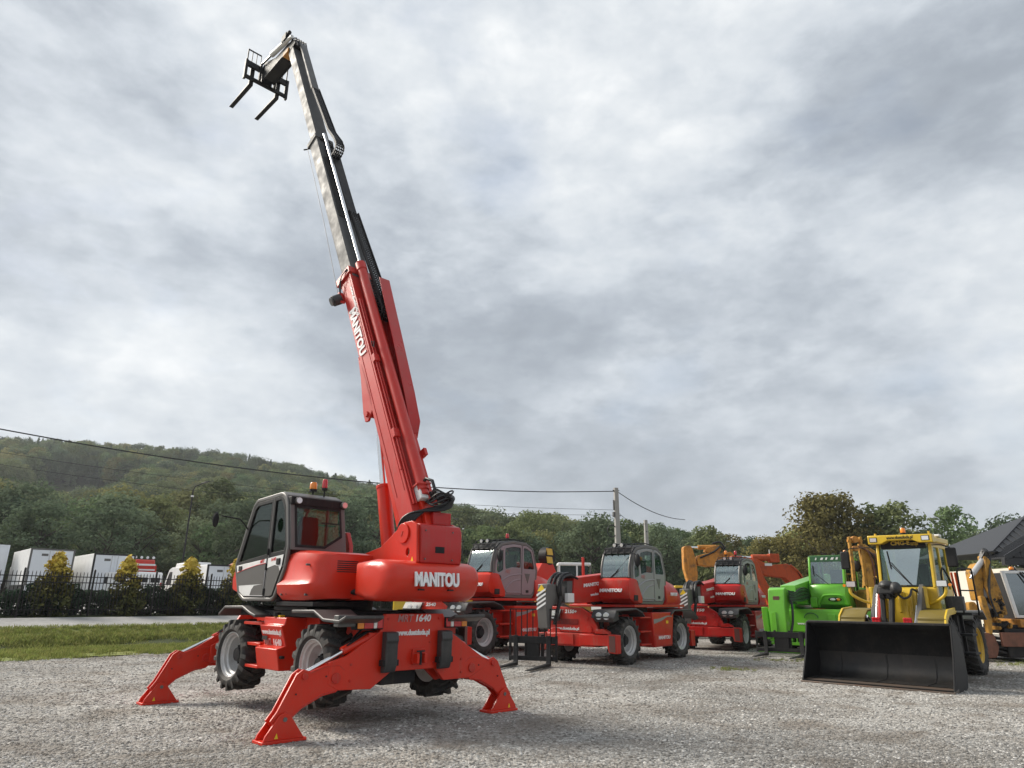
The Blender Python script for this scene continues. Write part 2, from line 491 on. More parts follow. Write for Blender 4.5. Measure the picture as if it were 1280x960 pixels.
# ---- ground materials
def gravel_mat():
    m_ = bpy.data.materials.new('gravel')
    m_.use_nodes = True
    t = m_.node_tree
    b = t.nodes['Principled BSDF']
    b.inputs['Roughness'].default_value = 0.9
    b.inputs['Specular IOR Level'].default_value = 0.2
    g = N(t, 'ShaderNodeNewGeometry').outputs['Position']
    def vor(sc):
        n = N(t, 'ShaderNodeTexVoronoi')
        n.inputs['Scale'].default_value = sc
        n.inputs['Randomness'].default_value = 1
        t.links.new(g, n.inputs['Vector'])
        return n
    v1, v2 = vor(19), vor(46)
    def val(v):
        s_ = N(t, 'ShaderNodeSeparateColor')
        t.links.new(v.outputs['Color'], s_.inputs[0])
        return s_.outputs[0]
    stone = ramp(t, [(0.0, (0.15, 0.142, 0.13)), (0.35, (0.36, 0.345, 0.32)), (0.7, (0.52, 0.50, 0.468)), (1.0, (0.80, 0.78, 0.74))], val(v1))
    grit = ramp(t, [(0.0, (0.18, 0.17, 0.156)), (0.6, (0.40, 0.383, 0.355)), (1.0, (0.66, 0.64, 0.60))], val(v2))
    c = mixc(t, ramp(t, [(0.42, 0.0), (0.58, 1.0)], noise(t, g, 9, 3)), stone, grit)
    c = mixc(t, ramp(t, [(0.0, 0.55), (0.25, 0.0)], v1.outputs['Distance']), c, (0.17, 0.16, 0.15)) if False else c
    c = mixc(t, ramp(t, [(0.42, 0.0), (0.64, 0.42)], noise(t, g, 2.6, 6, 0.65)), c, (0.235, 0.215, 0.185))
    c = mixc(t, ramp(t, [(0.52, 0.0), (0.66, 0.32)], noise(t, g, 6.5, 5, 0.6)), c, (0.58, 0.56, 0.52))
    soil = mixc(t, noise(t, g, 30, 4), (0.17, 0.14, 0.115), (0.31, 0.275, 0.235))
    patch = ramp(t, [(0.48, 0.0), (0.64, 0.75)], noise(t, g, 0.75, 6, 0.62, 0.5))
    trk = N(t, 'ShaderNodeMapping')
    trk.inputs['Rotation'].default_value = (0, 0, R(12))
    trk.inputs['Scale'].default_value = (0.22, 0.8, 1)
    t.links.new(g, trk.inputs[0])
    track = ramp(t, [(0.50, 0.0), (0.66, 0.40)], noise(t, trk.outputs[0], 1.0, 4, 0.55, 0.4))
    c = mixc(t, math_n(t, 'MAXIMUM', patch, track), c, soil)
    spots = ramp(t, [(0.66, 0.0), (0.74, 0.75)], noise(t, g, 1.9, 5, 0.6))
    c = mixc(t, spots, c, (0.11, 0.085, 0.062))
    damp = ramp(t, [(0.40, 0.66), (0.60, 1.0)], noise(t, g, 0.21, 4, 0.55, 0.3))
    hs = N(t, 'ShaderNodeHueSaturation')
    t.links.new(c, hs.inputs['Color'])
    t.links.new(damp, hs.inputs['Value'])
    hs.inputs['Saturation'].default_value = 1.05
    t.links.new(hs.outputs[0], b.inputs['Base Color'])
    h = math_n(t, 'ADD', math_n(t, 'MULTIPLY', v1.outputs['Distance'], -1.0), math_n(t, 'MULTIPLY', v2.outputs['Distance'], -0.5))
    bn = N(t, 'ShaderNodeBump')
    bn.inputs['Strength'].default_value = 0.9
    bn.inputs['Distance'].default_value = 0.03
    t.links.new(h, bn.inputs['Height'])
    t.links.new(bn.outputs[0], b.inputs['Normal'])
    return m_
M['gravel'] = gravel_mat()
def field_mat(name, c1, c2, c3, sc):
    m_ = bpy.data.materials.new(name)
    m_.use_nodes = True
    t = m_.node_tree
    b = t.nodes['Principled BSDF']
    b.inputs['Roughness'].default_value = 0.95
    b.inputs['Specular IOR Level'].default_value = 0.1
    g = N(t, 'ShaderNodeNewGeometry').outputs['Position']
    c = mixc(t, ramp(t, [(0.35, 0.0), (0.65, 1.0)], noise(t, g, sc, 6, 0.6)), c1, c2)
    c = mixc(t, ramp(t, [(0.45, 0.0), (0.7, 0.8)], noise(t, g, sc * 6, 4)), c, c3)
    t.links.new(c, b.inputs['Base Color'])
    bn = N(t, 'ShaderNodeBump')
    bn.inputs['Strength'].default_value = 0.6
    bn.inputs['Distance'].default_value = 0.05
    t.links.new(noise(t, g, sc * 25, 4), bn.inputs['Height'])
    t.links.new(bn.outputs[0], b.inputs['Normal'])
    return m_
M['grassbase'] = field_mat('verge turf', (0.17, 0.21, 0.06), (0.27, 0.27, 0.10), (0.12, 0.15, 0.05), 0.9)
M['forestfloor'] = field_mat('forest floor', (0.035, 0.05, 0.02), (0.06, 0.065, 0.03), (0.03, 0.035, 0.02), 0.05)
M['meadow'] = field_mat('dry hill meadow', (0.26, 0.25, 0.10), (0.32, 0.29, 0.13), (0.20, 0.21, 0.08), 0.06)
M['asphalt'] = field_mat('pale worn asphalt', (0.36, 0.355, 0.34), (0.41, 0.40, 0.385), (0.30, 0.29, 0.275), 0.7)

def sheet(name, ss, es, dz, m_, mesh_noise=0.0):
    v, f = [], []
    for s in ss:
        for e in es:
            p = at(s, e, dz)
            if mesh_noise:
                p.z += random.uniform(-mesh_noise, mesh_noise)
            v.append(p)
    k = len(es)
    for i in range(len(ss) - 1):
        for j in range(k - 1):
            f.append((i * k + j, i * k + j + 1, (i + 1) * k + j + 1, (i + 1) * k + j))
    return tag(MB().add(v, f).build(name, m_, sharp=60), kind='structure')
def rng(a, b, st):
    return [a + (b - a) * i / max(1, round((b - a) / st)) for i in range(max(1, round((b - a) / st)) + 1)]
# one ground sheet to the horizon, lane frame near, hills far
gs = [-4000, -1500, -600, -250, -100, -40, 0, 15, 23.4, 24.5, 25.6, 25.85, 26.1, 26.4, 26.75, 27.4, 28.1, 29, 30, 31.2, 33, 40, 50, 60, 75, 95, 110]
ges = [-4000, -1500, -600, -250, -120, -60, -30, -10, 0, 10, 20, 30, 45, 60, 90, 120]
v, f = [], []
xs = [-1800, -1200] + list(range(-800, 801, 25)) + [1200, 1800]
ys = [-1800, -900, -400, -100, -30, -10, 0, 4, 8, 12, 16, 20, 24, 28, 32, 36, 40, 46, 52, 60, 70, 80, 95, 110] + list(range(125, 801, 25)) + [1000, 1400, 1800]
xs = sorted(set(xs + [x * 2 for x in range(-40, 41)]))
for y in ys:
    for x in xs:
        v.append((x, y, gz(x, y) - (0.03 if y > -30 and abs(x) < 90 and y < 110 else 0)))
k = len(xs)
for i in range(len(ys) - 1):
    for j in range(k - 1):
        f.append((i * k + j, i * k + j + 1, (i + 1) * k + j + 1, (i + 1) * k + j))
tag(MB().add(v, f).build('ground', M['forestfloor'], sharp=180), kind='structure')
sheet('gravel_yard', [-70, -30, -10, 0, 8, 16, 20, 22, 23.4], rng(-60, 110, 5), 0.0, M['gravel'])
sheet('grass_verge', [22.9, 23.4, 24, 24.6, 25.2, 25.6, 25.85, 26.1, 26.4, 26.75, 27.2, 27.7, 28.1, 28.35], rng(-30, 90, 0.8), 0.008, M['grassbase'], 0.03)
sheet('road', [28.1, 29, 30.2, 31.2], rng(-40, 110, 5), 0.035, M['asphalt'])
sheet('planting_bed', [31.2, 31.9, 33, 34.2], rng(-40, 110, 2), 0.012, M['forestfloor'], 0.03)
sheet('truck_park', [34.2, 45, 62], rng(-40, 60, 5), 0.01, M['asphalt'])

# ---- geometry-node scatter for what nobody could count
def scatter(name, pts, protos, kind='stuff'):
    """pts: (position, rotation z, scale, prototype index)"""
    me = bpy.data.meshes.new(name)
    me.from_pydata([tuple(p[0]) for p in pts], [], [])
    for an, tp, vals in (('rz', 'FLOAT', [p[1] for p in pts]), ('sc', 'FLOAT', [p[2] for p in pts])):
        me.attributes.new(an, tp, 'POINT').data.foreach_set('value', vals)
    me.attributes.new('ix', 'INT', 'POINT').data.foreach_set('value', [p[3] for p in pts])
    o = bpy.data.objects.new(name, me)
    col.objects.link(o)
    c = bpy.data.collections.new(name + ' kinds')
    for i, p in enumerate(protos):
        p.name = '%02d ' % i + p.name
        for u in list(p.users_collection):
            u.objects.unlink(p)
        c.objects.link(p)
    g = bpy.data.node_groups.new(name, 'GeometryNodeTree')
    g.interface.new_socket('Geometry', in_out='INPUT', socket_type='NodeSocketGeometry')
    g.interface.new_socket('Geometry', in_out='OUTPUT', socket_type='NodeSocketGeometry')
    gi, go = N(g, 'NodeGroupInput'), N(g, 'NodeGroupOutput')
    ci = N(g, 'GeometryNodeCollectionInfo')
    ci.inputs['Collection'].default_value = c
    ci.inputs['Separate Children'].default_value = True
    ci.inputs['Reset Children'].default_value = True
    ip = N(g, 'GeometryNodeInstanceOnPoints')
    ip.inputs['Pick Instance'].default_value = True
    def attr(nm, tp):
        a = N(g, 'GeometryNodeInputNamedAttribute', data_type=tp)
        a.inputs['Name'].default_value = nm
        return a.outputs['Attribute']
    cx = N(g, 'ShaderNodeCombineXYZ')
    g.links.new(attr('rz', 'FLOAT'), cx.inputs[2])
    g.links.new(cx.outputs[0], ip.inputs['Rotation'])
    g.links.new(attr('sc', 'FLOAT'), ip.inputs['Scale'])
    g.links.new(attr('ix', 'INT'), ip.inputs['Instance Index'])
    g.links.new(ci.outputs[0], ip.inputs['Instance'])
    g.links.new(gi.outputs[0], ip.inputs['Points'])
    g.links.new(ip.outputs[0], go.inputs[0])
    md = o.modifiers.new('scatter', 'NODES')
    md.node_group = g
    return tag(o, kind=kind)

# ---- foliage
def leaf_mat(name, cols, val=0.25, trans=0.25, clump=0.6):
    m_ = bpy.data.materials.new(name)
    m_.use_nodes = True
    t = m_.node_tree
    t.nodes.clear()
    oi = N(t, 'ShaderNodeObjectInfo')
    tc_ = N(t, 'ShaderNodeTexCoord')
    c = ramp(t, [(i / max(1, len(cols) - 1), q) for i, q in enumerate(cols)], math_n(t, 'FRACT', math_n(t, 'ADD', math_n(t, 'MULTIPLY', oi.outputs['Random'], 0.65), math_n(t, 'MULTIPLY', noise(t, tc_.outputs['Object'], clump, 3), 0.7))))
    hs = N(t, 'ShaderNodeHueSaturation')
    t.links.new(c, hs.inputs['Color'])
    t.links.new(math_n(t, 'MULTIPLY', ramp(t, [(0.3, 0.5 - val / 2), (0.7, 0.5 + val / 2)], noise(t, tc_.outputs['Object'], clump * 4, 3)), math_n(t, 'MULTIPLY_ADD', math_n(t, 'FRACT', math_n(t, 'MULTIPLY', oi.outputs['Random'], 7.31)), 1.3, 1.3)), hs.inputs['Value'])
    d = N(t, 'ShaderNodeBsdfDiffuse')
    tr = N(t, 'ShaderNodeBsdfTranslucent')
    t.links.new(hs.outputs[0], d.inputs[0])
    t.links.new(hs.outputs[0], tr.inputs[0])
    mm = N(t, 'ShaderNodeMixShader')
    mm.inputs[0].default_value = trans
    t.links.new(d.outputs[0], mm.inputs[1])
    t.links.new(tr.outputs[0], mm.inputs[2])
    out = N(t, 'ShaderNodeOutputMaterial')
    t.links.new(mm.outputs[0], out.inputs[0])
    return m_
M['leaf_mixed'] = leaf_mat('mixed autumn leaves', [(0.116, 0.171, 0.085), (0.152, 0.201, 0.091), (0.207, 0.226, 0.098), (0.122, 0.183, 0.091), (0.275, 0.250, 0.104)])
M['leaf_dark'] = leaf_mat('dark green needles', [(0.095, 0.137, 0.088), (0.128, 0.168, 0.102), (0.165, 0.193, 0.110)])
M['leaf_olive'] = leaf_mat('olive brown leaves', [(0.165, 0.159, 0.063), (0.201, 0.189, 0.073), (0.244, 0.201, 0.076)])
M['leaf_gold'] = leaf_mat('golden conifer sprays', [(0.609, 0.435, 0.043), (0.725, 0.551, 0.072), (0.493, 0.406, 0.058)], 0.25, 0.2, 3.0)
M['leaf_goldin'] = leaf_mat('olive conifer sprays', [(0.189, 0.189, 0.043), (0.246, 0.217, 0.051), (0.145, 0.160, 0.043)], 0.3, 0.2, 3.0)
M['leaf_hedge'] = leaf_mat('dark juniper sprays', [(0.029, 0.052, 0.038), (0.041, 0.067, 0.043), (0.052, 0.072, 0.046)], 0.3, 0.15, 2.0)
M['bark'] = mat('bark', (0.075, 0.06, 0.05), 0.9, var=0.3, vscale=3, bump=0.5, bscale=12)
M['blade'] = leaf_mat('grass blades', [(0.17, 0.23, 0.055), (0.24, 0.28, 0.08), (0.31, 0.30, 0.11)], 0.25, 0.35, 1.0)

def leaves(rnd, c, rad, n, size, out, flat=0.0, droop=0.0):
    for _ in range(n):
        while True:
            q = Vector((rnd.uniform(-1, 1), rnd.uniform(-1, 1), rnd.uniform(-1, 1)))
            if 0.05 < q.length < 1:
                break
        q = q.normalized() * (q.length ** 0.5)
        p = Vector(c) + Vector((q.x * rad, q.y * rad, q.z * rad * (1 - flat)))
        nn = (q + Vector((rnd.uniform(-.9, .9), rnd.uniform(-.9, .9), rnd.uniform(-.4, .9)))).normalized()
        a = nn.orthogonal().normalized()
        a.rotate(Matrix.Rotation(rnd.uniform(0, 6.28), 3, nn))
        b = nn.cross(a)
        s = size * rnd.uniform(0.6, 1.3)
        o = len(out.v)
        out.v += [tuple(p - a * s), tuple(p + b * s * 0.6), tuple(p + a * s), tuple(p - b * s * 0.6)]
        out.f.append((o, o + 1, o + 2, o + 3))
def crown_mesh(name, seed, kind, n_clump, per, size):
    """crown of unit height 1 (base at 0), scaled on use"""
    rnd = random.Random(seed)
    mb = MB()
    if kind == 'broad':
        for _ in range(n_clump):
            t = rnd.random() ** 0.8
            z = 0.20 + 0.76 * t
            prof_r = 0.36 * math.sin(PI * min(1, (z - 0.10) / 0.92)) ** 0.6
            a = rnd.uniform(0, 2 * PI)
            r_ = prof_r * rnd.random() ** 0.45
            leaves(rnd, (r_ * math.cos(a), r_ * math.sin(a), z), rnd.uniform(0.055, 0.12), per, size, mb, 0.25)
    elif kind == 'tall':
        for _ in range(n_clump):
            z = 0.16 + 0.82 * rnd.random() ** 0.9
            prof_r = 0.24 * math.sin(PI * min(1, (z - 0.05) / 0.97)) ** 0.7
            a = rnd.uniform(0, 2 * PI)
            r_ = prof_r * rnd.random() ** 0.5
            leaves(rnd, (r_ * math.cos(a), r_ * math.sin(a), z), rnd.uniform(0.05, 0.09), per, size, mb, 0.0)
    elif kind == 'spruce':
        for i in range(n_clump):
            t = rnd.random()
            z = 0.08 + 0.90 * t
            r_ = (0.20 * (1 - t) + 0.008) * rnd.uniform(0.35, 1.0)
            a = rnd.uniform(0, 2 * PI)
            leaves(rnd, (r_ * math.cos(a), r_ * math.sin(a), z - r_ * 0.25), 0.045 * (1.15 - t), per, size, mb, 0.5)
    elif kind == 'bush':
        for _ in range(n_clump):
            a = rnd.uniform(0, 2 * PI)
            z = rnd.uniform(0.05, 0.92)
            r_ = 0.46 * math.sqrt(max(0.02, 1 - (z - 0.35) ** 2 / 0.45)) * rnd.random() ** 0.4
            leaves(rnd, (r_ * math.cos(a), r_ * math.sin(a), z), rnd.uniform(0.08, 0.14), per, size, mb)
    elif kind == 'column':
        for _ in range(n_clump):
            z = rnd.random()
            r_ = 0.36 * (1 - z) ** 0.62 * min(1, 0.65 + z * 2) * rnd.random() ** 0.35
            a = rnd.uniform(0, 2 * PI)
            leaves(rnd, (r_ * math.cos(a), r_ * math.sin(a), z * 0.95), 0.07, per, size, mb, -0.4)
    me = bpy.data.meshes.new(name)
    me.from_pydata(mb.v, [], mb.f)
    return me
def trunk_mesh(name, seed, top=0.85, r=0.022, limbs=9):
    rnd = random.Random(seed)
    mb = MB()
    pts = [(rnd.uniform(-.012, .012) * i, rnd.uniform(-.012, .012) * i, top * i / 5) for i in range(6)]
    mb.tube(pts, [r * (1 - 0.16 * i) for i in range(6)], 7)
    for i in range(limbs):
        z = rnd.uniform(0.25, 0.75) * top
        a = rnd.uniform(0, 6.28)
        L_ = rnd.uniform(0.12, 0.27)
        p0 = Vector((0, 0, z))
        p1 = p0 + Vector((math.cos(a) * L_ * .5, math.sin(a) * L_ * .5, L_ * 0.35))
        p2 = p0 + Vector((math.cos(a) * L_, math.sin(a) * L_, L_ * 0.8))
        mb.tube([p0, p1, p2], [r * .5, r * .33, r * .12], 5)
    return mb.mesh(name)
KINDS = {
    'broad_a': (crown_mesh('crown', 1, 'broad', 95, 60, 0.017), trunk_mesh('trunk', 1), 'leaf_mixed'),
    'broad_b': (crown_mesh('crown', 2, 'broad', 85, 60, 0.018), trunk_mesh('trunk', 2), 'leaf_mixed'),
    'tall_a': (crown_mesh('crown', 3, 'tall', 95, 55, 0.016), trunk_mesh('trunk', 3), 'leaf_mixed'),
    'pine': (crown_mesh('crown', 4, 'broad', 80, 60, 0.017), trunk_mesh('trunk', 4), 'leaf_dark'),
    'tall_pine': (crown_mesh('crown', 7, 'tall', 90, 50, 0.016), trunk_mesh('trunk', 7), 'leaf_dark'),
    'spruce': (crown_mesh('crown', 5, 'spruce', 150, 26, 0.016), trunk_mesh('trunk', 5, 0.95, 0.016, 0), 'leaf_dark'),
    'olive': (crown_mesh('crown', 6, 'broad', 210, 60, 0.0145), trunk_mesh('trunk', 6), 'leaf_olive'),
}
for k_, (cm, tm, lm) in KINDS.items():
    cm.materials.append(M[lm])
    tm.materials.append(M['bark'])
ORD = ['leftmost', 'second', 'third', 'fourth', 'fifth', 'sixth', 'seventh', 'eighth', 'ninth', 'tenth', 'eleventh', 'twelfth', 'thirteenth', 'fourteenth', 'fifteenth', 'sixteenth', 'seventeenth', 'eighteenth', 'nineteenth', 'twentieth', 'twenty first', 'twenty second', 'twenty third', 'twenty fourth', 'twenty fifth', 'twenty sixth', 'twenty seventh', 'twenty eighth', 'twenty ninth', 'thirtieth', 'thirty first', 'thirty second', 'thirty third', 'thirty fourth', 'thirty fifth', 'thirty sixth', 'thirty seventh', 'thirty eighth', 'thirty ninth', 'fortieth', 'forty first', 'forty second', 'forty third', 'forty fourth', 'forty fifth', 'forty sixth', 'forty seventh', 'forty eighth']
def nth(i):
    return ORD[i] if i == 0 else ORD[i] + ' from left'
def tree(kind, name, label, x, y, h, wide=1.0, rz=0.0, group=None, z=None):
    t = thing(name, label, 'tree', (x, y, (gz(x, y) if z is None else z) - 0.1), rz, group)
    cm, tm, _ = KINDS[kind]
    shared('crown', cm, t, scale=(h * wide, h * wide, h))
    shared('trunk', tm, t, scale=(h, h, h))
    return t

rnd = random.Random(11)
# rows of the wood that stand out one by one, behind the parked trucks and the yard
WOOD = 'trees at the foot of the wooded hill'
LBL = {'pine': ('pine_tree', 'dark green pine'), 'tall_pine': ('pine_tree', 'narrow dark pine'), 'broad_a': ('broadleaf_tree', 'bushy ochre tinged tree'), 'broad_b': ('broadleaf_tree', 'spreading green tree'), 'tall_a': ('broadleaf_tree', 'slim yellow green tree')}
for row, (y0, n, x0, x1, h0, h1, rn) in enumerate(((70, 15, -66, -8, 7.5, 9.5, 'front'), (84, 16, -78, -6, 10.5, 13.5, 'second'), (104, 16, -96, 6, 13, 16.5, 'third'), (132, 17, -125, 12, 14, 18, 'rear'))):
    seen = 0
    for i in range(n):
        x = x0 + (x1 - x0) * (i + rnd.uniform(0.2, 0.8)) / n
        y = y0 + rnd.uniform(-5, 5)
        k_ = rnd.choice(['pine', 'pine', 'tall_pine', 'broad_b'] if row < 2 else ['broad_a', 'broad_b', 'tall_a', 'pine', 'broad_a'])
        hh_, ww_, rr_ = rnd.uniform(h0, h1) * (0.78 if x > -16 else 1) * (0.66 if row > 1 and abs(x / y + 0.64) < 0.085 else 1), rnd.uniform(1.0, 1.35), rnd.uniform(0, 6)
        if x < -0.78 * y:
            continue
        tree(k_, LBL[k_][0], nth(seen) + ' in the ' + rn + ' row of the hill wood, a ' + LBL[k_][1], x, y, hh_, ww_, rr_, WOOD)
        seen += 1
# the tree line behind the machines
LINE = 'dark trees in the line behind the machines'
for i in range(46):
    x = -6 + 52 * i / 45 + rnd.uniform(-.4, .4)
    y = 84 + rnd.uniform(-7, 12) - max(0, x - 10) * 0.25
    k_ = rnd.choice(['pine', 'broad_b', 'tall_a', 'tall_pine', 'broad_a'])
    tree(k_, LBL[k_][0].replace('broadleaf', 'hedgerow'), nth(i) + ' in the tree line behind the machines, a ' + LBL[k_][1], x, y, (9.2 + rnd.uniform(-1.4, .8)) * (1 if x > 9 else 0.9), rnd.uniform(1.0, 1.3), rnd.uniform(0, 6), LINE)
tree('olive', 'large_tree', 'large olive brown leafy tree rising above the green machine', 28.2, 62, 11.0, 1.0, 0.4)
tree('olive', 'small_tree', 'lower olive brown tree left of the large olive one', 24.6, 66, 7.6, 1.15, 2.4)
tree('broad_b', 'dark_tree', 'dark green round tree behind the yellow loader cab', 33.6, 62, 10.3, 1.1, 1.7)
tree('tall_a', 'dark_tree', 'green tree with sparse top between the loader cab and the dark roof', 39.8, 63, 10.0, 1.15, 2.2)
tree('broad_a', 'roadside_tree', 'bushy green tree low between the loader and the dark roofed house', 38.2, 55, 6.4, 1.4, 3.2)
tree('pine', 'dark_tree', 'small dark tree peeping over the black roof', 47.5, 66, 9.6, 1.1, 0.2)
tree('broad_a', 'roadside_tree', 'low bushy tree behind the raised excavator arms beside the loader', 27.0, 54, 5.6, 1.5, 5.2)

# the far wood on the hill: one mass
pr = []
for kind, nm in (('broad_a', 'far tree a'), ('broad_b', 'far tree b'), ('tall_a', 'far tree c'), ('pine', 'far tree d'), ('spruce', 'far tree e')):
    o = bpy.data.objects.new(nm, KINDS[kind][0])
    col.objects.link(o)
    pr.append(o)
pts = []
rnd = random.Random(5)
def meadow(x, y):
    return ((x + 166) / 20) ** 2 + ((y - 262) / 34) ** 2 < 1
while len(pts) < 5200:
    y = 145 + (560 - 145) * rnd.random() ** 0.85
    x = rnd.uniform(-0.95, 0.35) * y
    if meadow(x, y) or gz(x, y) < 2.0 or (abs(x / y + 0.633) < 0.055 and 195 < y < 300):
        continue
    z = gz(x, y)
    top = (y > 300 and rnd.random() < 0.62)
    ix = rnd.choice([4, 4, 3]) if top else rnd.choice([0, 0, 1, 2, 3, 0])
    h = rnd.uniform(11, 18) * (1.0 if ix != 4 else 1.05)
    pts.append(((x, y, z - 0.5), rnd.uniform(0, 6.28), h, ix))
scatter('hill_forest', pts, pr)
mv, mf = [], []
for i in range(7):
    for k_ in range(24):
        a = 2 * PI * k_ / 24
        q = i / 6 * (1 + .06 * math.sin(3 * a))
        x, y = -166 + 22 * q * math.cos(a), 262 + 38 * q * math.sin(a)
        mv.append((x, y, gz(x, y) + 1.0 - .8 * (i == 6)))
for i in range(6):
    for k_ in range(24):
        mf.append((i * 24 + k_, i * 24 + (k_ + 1) % 24, (i + 1) * 24 + (k_ + 1) % 24, (i + 1) * 24 + k_))
MBm = MB().add(mv, mf)
tag(MBm.build('meadow', M['meadow'], sharp=180), kind='structure')

# ---- grass on the verge, stones on the yard
def tuft_obj(seed, n, h, spread):
    r_ = random.Random(seed)
    mb = MB()
    for _ in range(n):
        a = r_.uniform(0, 6.28)
        px, py = r_.uniform(-spread, spread), r_.uniform(-spread, spread)
        hh = h * r_.uniform(.5, 1.1)
        lx, ly = math.cos(a) * hh * .45, math.sin(a) * hh * .45
        w_ = 0.007
        mb.add([(px - w_ * math.sin(a), py + w_ * math.cos(a), 0), (px + w_ * math.sin(a), py - w_ * math.cos(a), 0), (px + lx * .4 + w_ * .6, py + ly * .4, hh * .65), (px + lx, py + ly, hh)], [(0, 1, 2), (0, 2, 3)])
    me = bpy.data.meshes.new('tuft')
    me.from_pydata(mb.v, [], mb.f)
    me.materials.append(M['blade'])
    o = bpy.data.objects.new('tuft', me)
    col.objects.link(o)
    return o
pts = []
for _ in range(15000):
    s, e = rnd.uniform(22.4, 28.25), rnd.uniform(-2, 22)
    if s < 24.0 and rnd.random() > ((s - 22.4) * 0.6) * (0.25 + 0.75 * (math.sin(e * 2.1) + math.sin(e * 5.3 + 1) > 0.2)):
        continue
    tall = 1.45 if 26.0 < s < 27.0 else 1.0
    pts.append((at(s, e), rnd.uniform(0, 6.28), rnd.uniform(.6, 1.2) * tall, rnd.randrange(3)))
for _ in range(160):                                   # weeds in the gravel near the green machine
    q = rnd.choice([(5.7, 18.9, .35), (8.2, 21.9, .5), (14.5, 21.0, .6), (15.6, 22.0, .6)])
    x, y = q[0] + rnd.gauss(0, q[2]), q[1] + rnd.gauss(0, q[2] * .6)
    pts.append(((x, y, 0), rnd.uniform(0, 6.28), rnd.uniform(.3, .6), rnd.randrange(3)))
scatter('grass', pts, [tuft_obj(i, 16, 0.13, 0.11) for i in range(3)])
def stone_mat():
    m_ = mat('loose stones', (0.34, 0.33, 0.31), 0.85, spec=0.2)
    t = m_.node_tree
    oi = N(t, 'ShaderNodeObjectInfo')
    g = N(t, 'ShaderNodeNewGeometry').outputs['Position']
    c = ramp(t, [(0, (0.12, 0.114, 0.106)), (0.4, (0.29, 0.278, 0.258)), (0.75, (0.42, 0.405, 0.378)), (1.0, (0.64, 0.62, 0.585))], oi.outputs['Random'])
    c = mixc(t, ramp(t, [(0.46, 0.0), (0.62, 0.70)], noise(t, g, 0.75, 6, 0.62, 0.5)), c, (0.17, 0.145, 0.118))
    c = mixc(t, ramp(t, [(0.66, 0.0), (0.74, 0.75)], noise(t, g, 1.9, 5, 0.6)), c, (0.11, 0.088, 0.066))
    t.links.new(c, t.nodes['Principled BSDF'].inputs['Base Color'])
    return m_
M['stone'] = stone_mat()
sp = []
for i in range(4):
    r_ = random.Random(40 + i)
    bm = bmesh.new()
    bmesh.ops.create_icosphere(bm, subdivisions=1, radius=1)
    for q in bm.verts:
        q.co = Vector((q.co.x * 1.25, q.co.y, q.co.z * 0.62)) * r_.uniform(0.72, 1.2)
    me = bpy.data.meshes.new('stone')
    bm.to_mesh(me)
    bm.free()
    me.materials.append(M['stone'])
    o = bpy.data.objects.new('stone', me)
    col.objects.link(o)
    sp.append(o)
pts = []
while len(pts) < 120000:
    y = 7.5 + 20 * rnd.random() ** 1.4
    x = rnd.uniform(-0.82, 0.82) * (y + 1)
    if x * NN.x + y * NN.y > 23.6:
        continue
    pts.append(((x, y, 0.0), rnd.uniform(0, 6.28), (0.006 + 0.0175 * rnd.random() ** 2.6) * (0.8 + y * 0.025), rnd.randrange(4)))
scatter('loose_gravel', pts, sp)

# ---- fence, hedge, golden conifers
fence = thing('metal_fence', 'black metal picket fence along the lane on the left', 'fence', at(31.9, 0))
pm = MB().box(-.03, .03, -.03, .03, -.1, 1.78).add([(-.035, -.035, 1.78), (.035, -.035, 1.78), (.035, .035, 1.78), (-.035, .035, 1.78), (0, 0, 1.84)], [(0, 1, 4), (1, 2, 4), (2, 3, 4), (3, 0, 4)]).mesh('post')
km = MB().box(-.011, .011, -.011, .011, 0.10, 1.66).add([(-.011, -.011, 1.66), (.011, -.011, 1.66), (.011, .011, 1.66), (-.011, .011, 1.66), (0, 0, 1.73)], [(0, 1, 4), (1, 2, 4), (2, 3, 4), (3, 0, 4)]).mesh('picket')
pm.materials.append(M['black'])
km.materials.append(M['black'])
fa = math.atan2(EN.y, EN.x)
E0, NP, PL = 2.94, 13, 2.42
for i in range(NP + 1):
    p = at(31.9, E0 + i * PL) - fence.location
    shared('post', pm, fence, p, (0, 0, fa))
    if i < NP:
        q = at(31.9, E0 + (i + 1) * PL) - fence.location
        for hz in (0.28, 1.30, 1.52):
            MB().bar(p + Vector((0, 0, hz)), q + Vector((0, 0, hz)), 0.03, 0.035).build('rail', M['black'], fence)
        for j in range(1, 19):
            shared('picket', km, fence, p.lerp(q, j / 19), (0, 0, fa))
bushes = [crown_mesh('foliage', 60 + i, 'bush', 70, 42, 0.05) for i in range(2)]
for b_ in bushes:
    b_.materials.append(M['leaf_hedge'])
i = 0
e = 5.6
while e < 34:
    h = rnd.uniform(0.95, 1.45)
    t = thing('dark_shrub', nth(i) + ' dark juniper shrub in the hedge behind the black fence', 'shrub', at(32.95 + rnd.uniform(-.15, .25), e), rnd.uniform(0, 6), 'dark shrubs in the hedge behind the fence')
    shared('foliage', bushes[i % 2], t, scale=(h * 1.15, h * 1.15, h))
    MB().tube([(0, 0, -.1), (.02, 0, .4), (0, .03, .8)], [.04, .03, .01], 6).build('stem', M['bark'], t)
    e += rnd.uniform(0.75, 1.15)
    i += 1
gold = [(9.0, 2.42, 'golden topped conifer leftmost in the row, in front of the white box truck'), (11.65, 2.38, 'golden topped conifer second from the left, below the red lorry roof'), (14.28, 2.45, 'golden topped conifer beside the street lamp foot'), (16.5, 2.5, 'golden topped conifer half hidden by the cab of the raised machine'), (19.3, 2.3, 'golden topped conifer hidden behind the raised red machine')]
gm = [crown_mesh('foliage', 80 + i, 'column', 120, 30, 0.030) for i in range(3)]
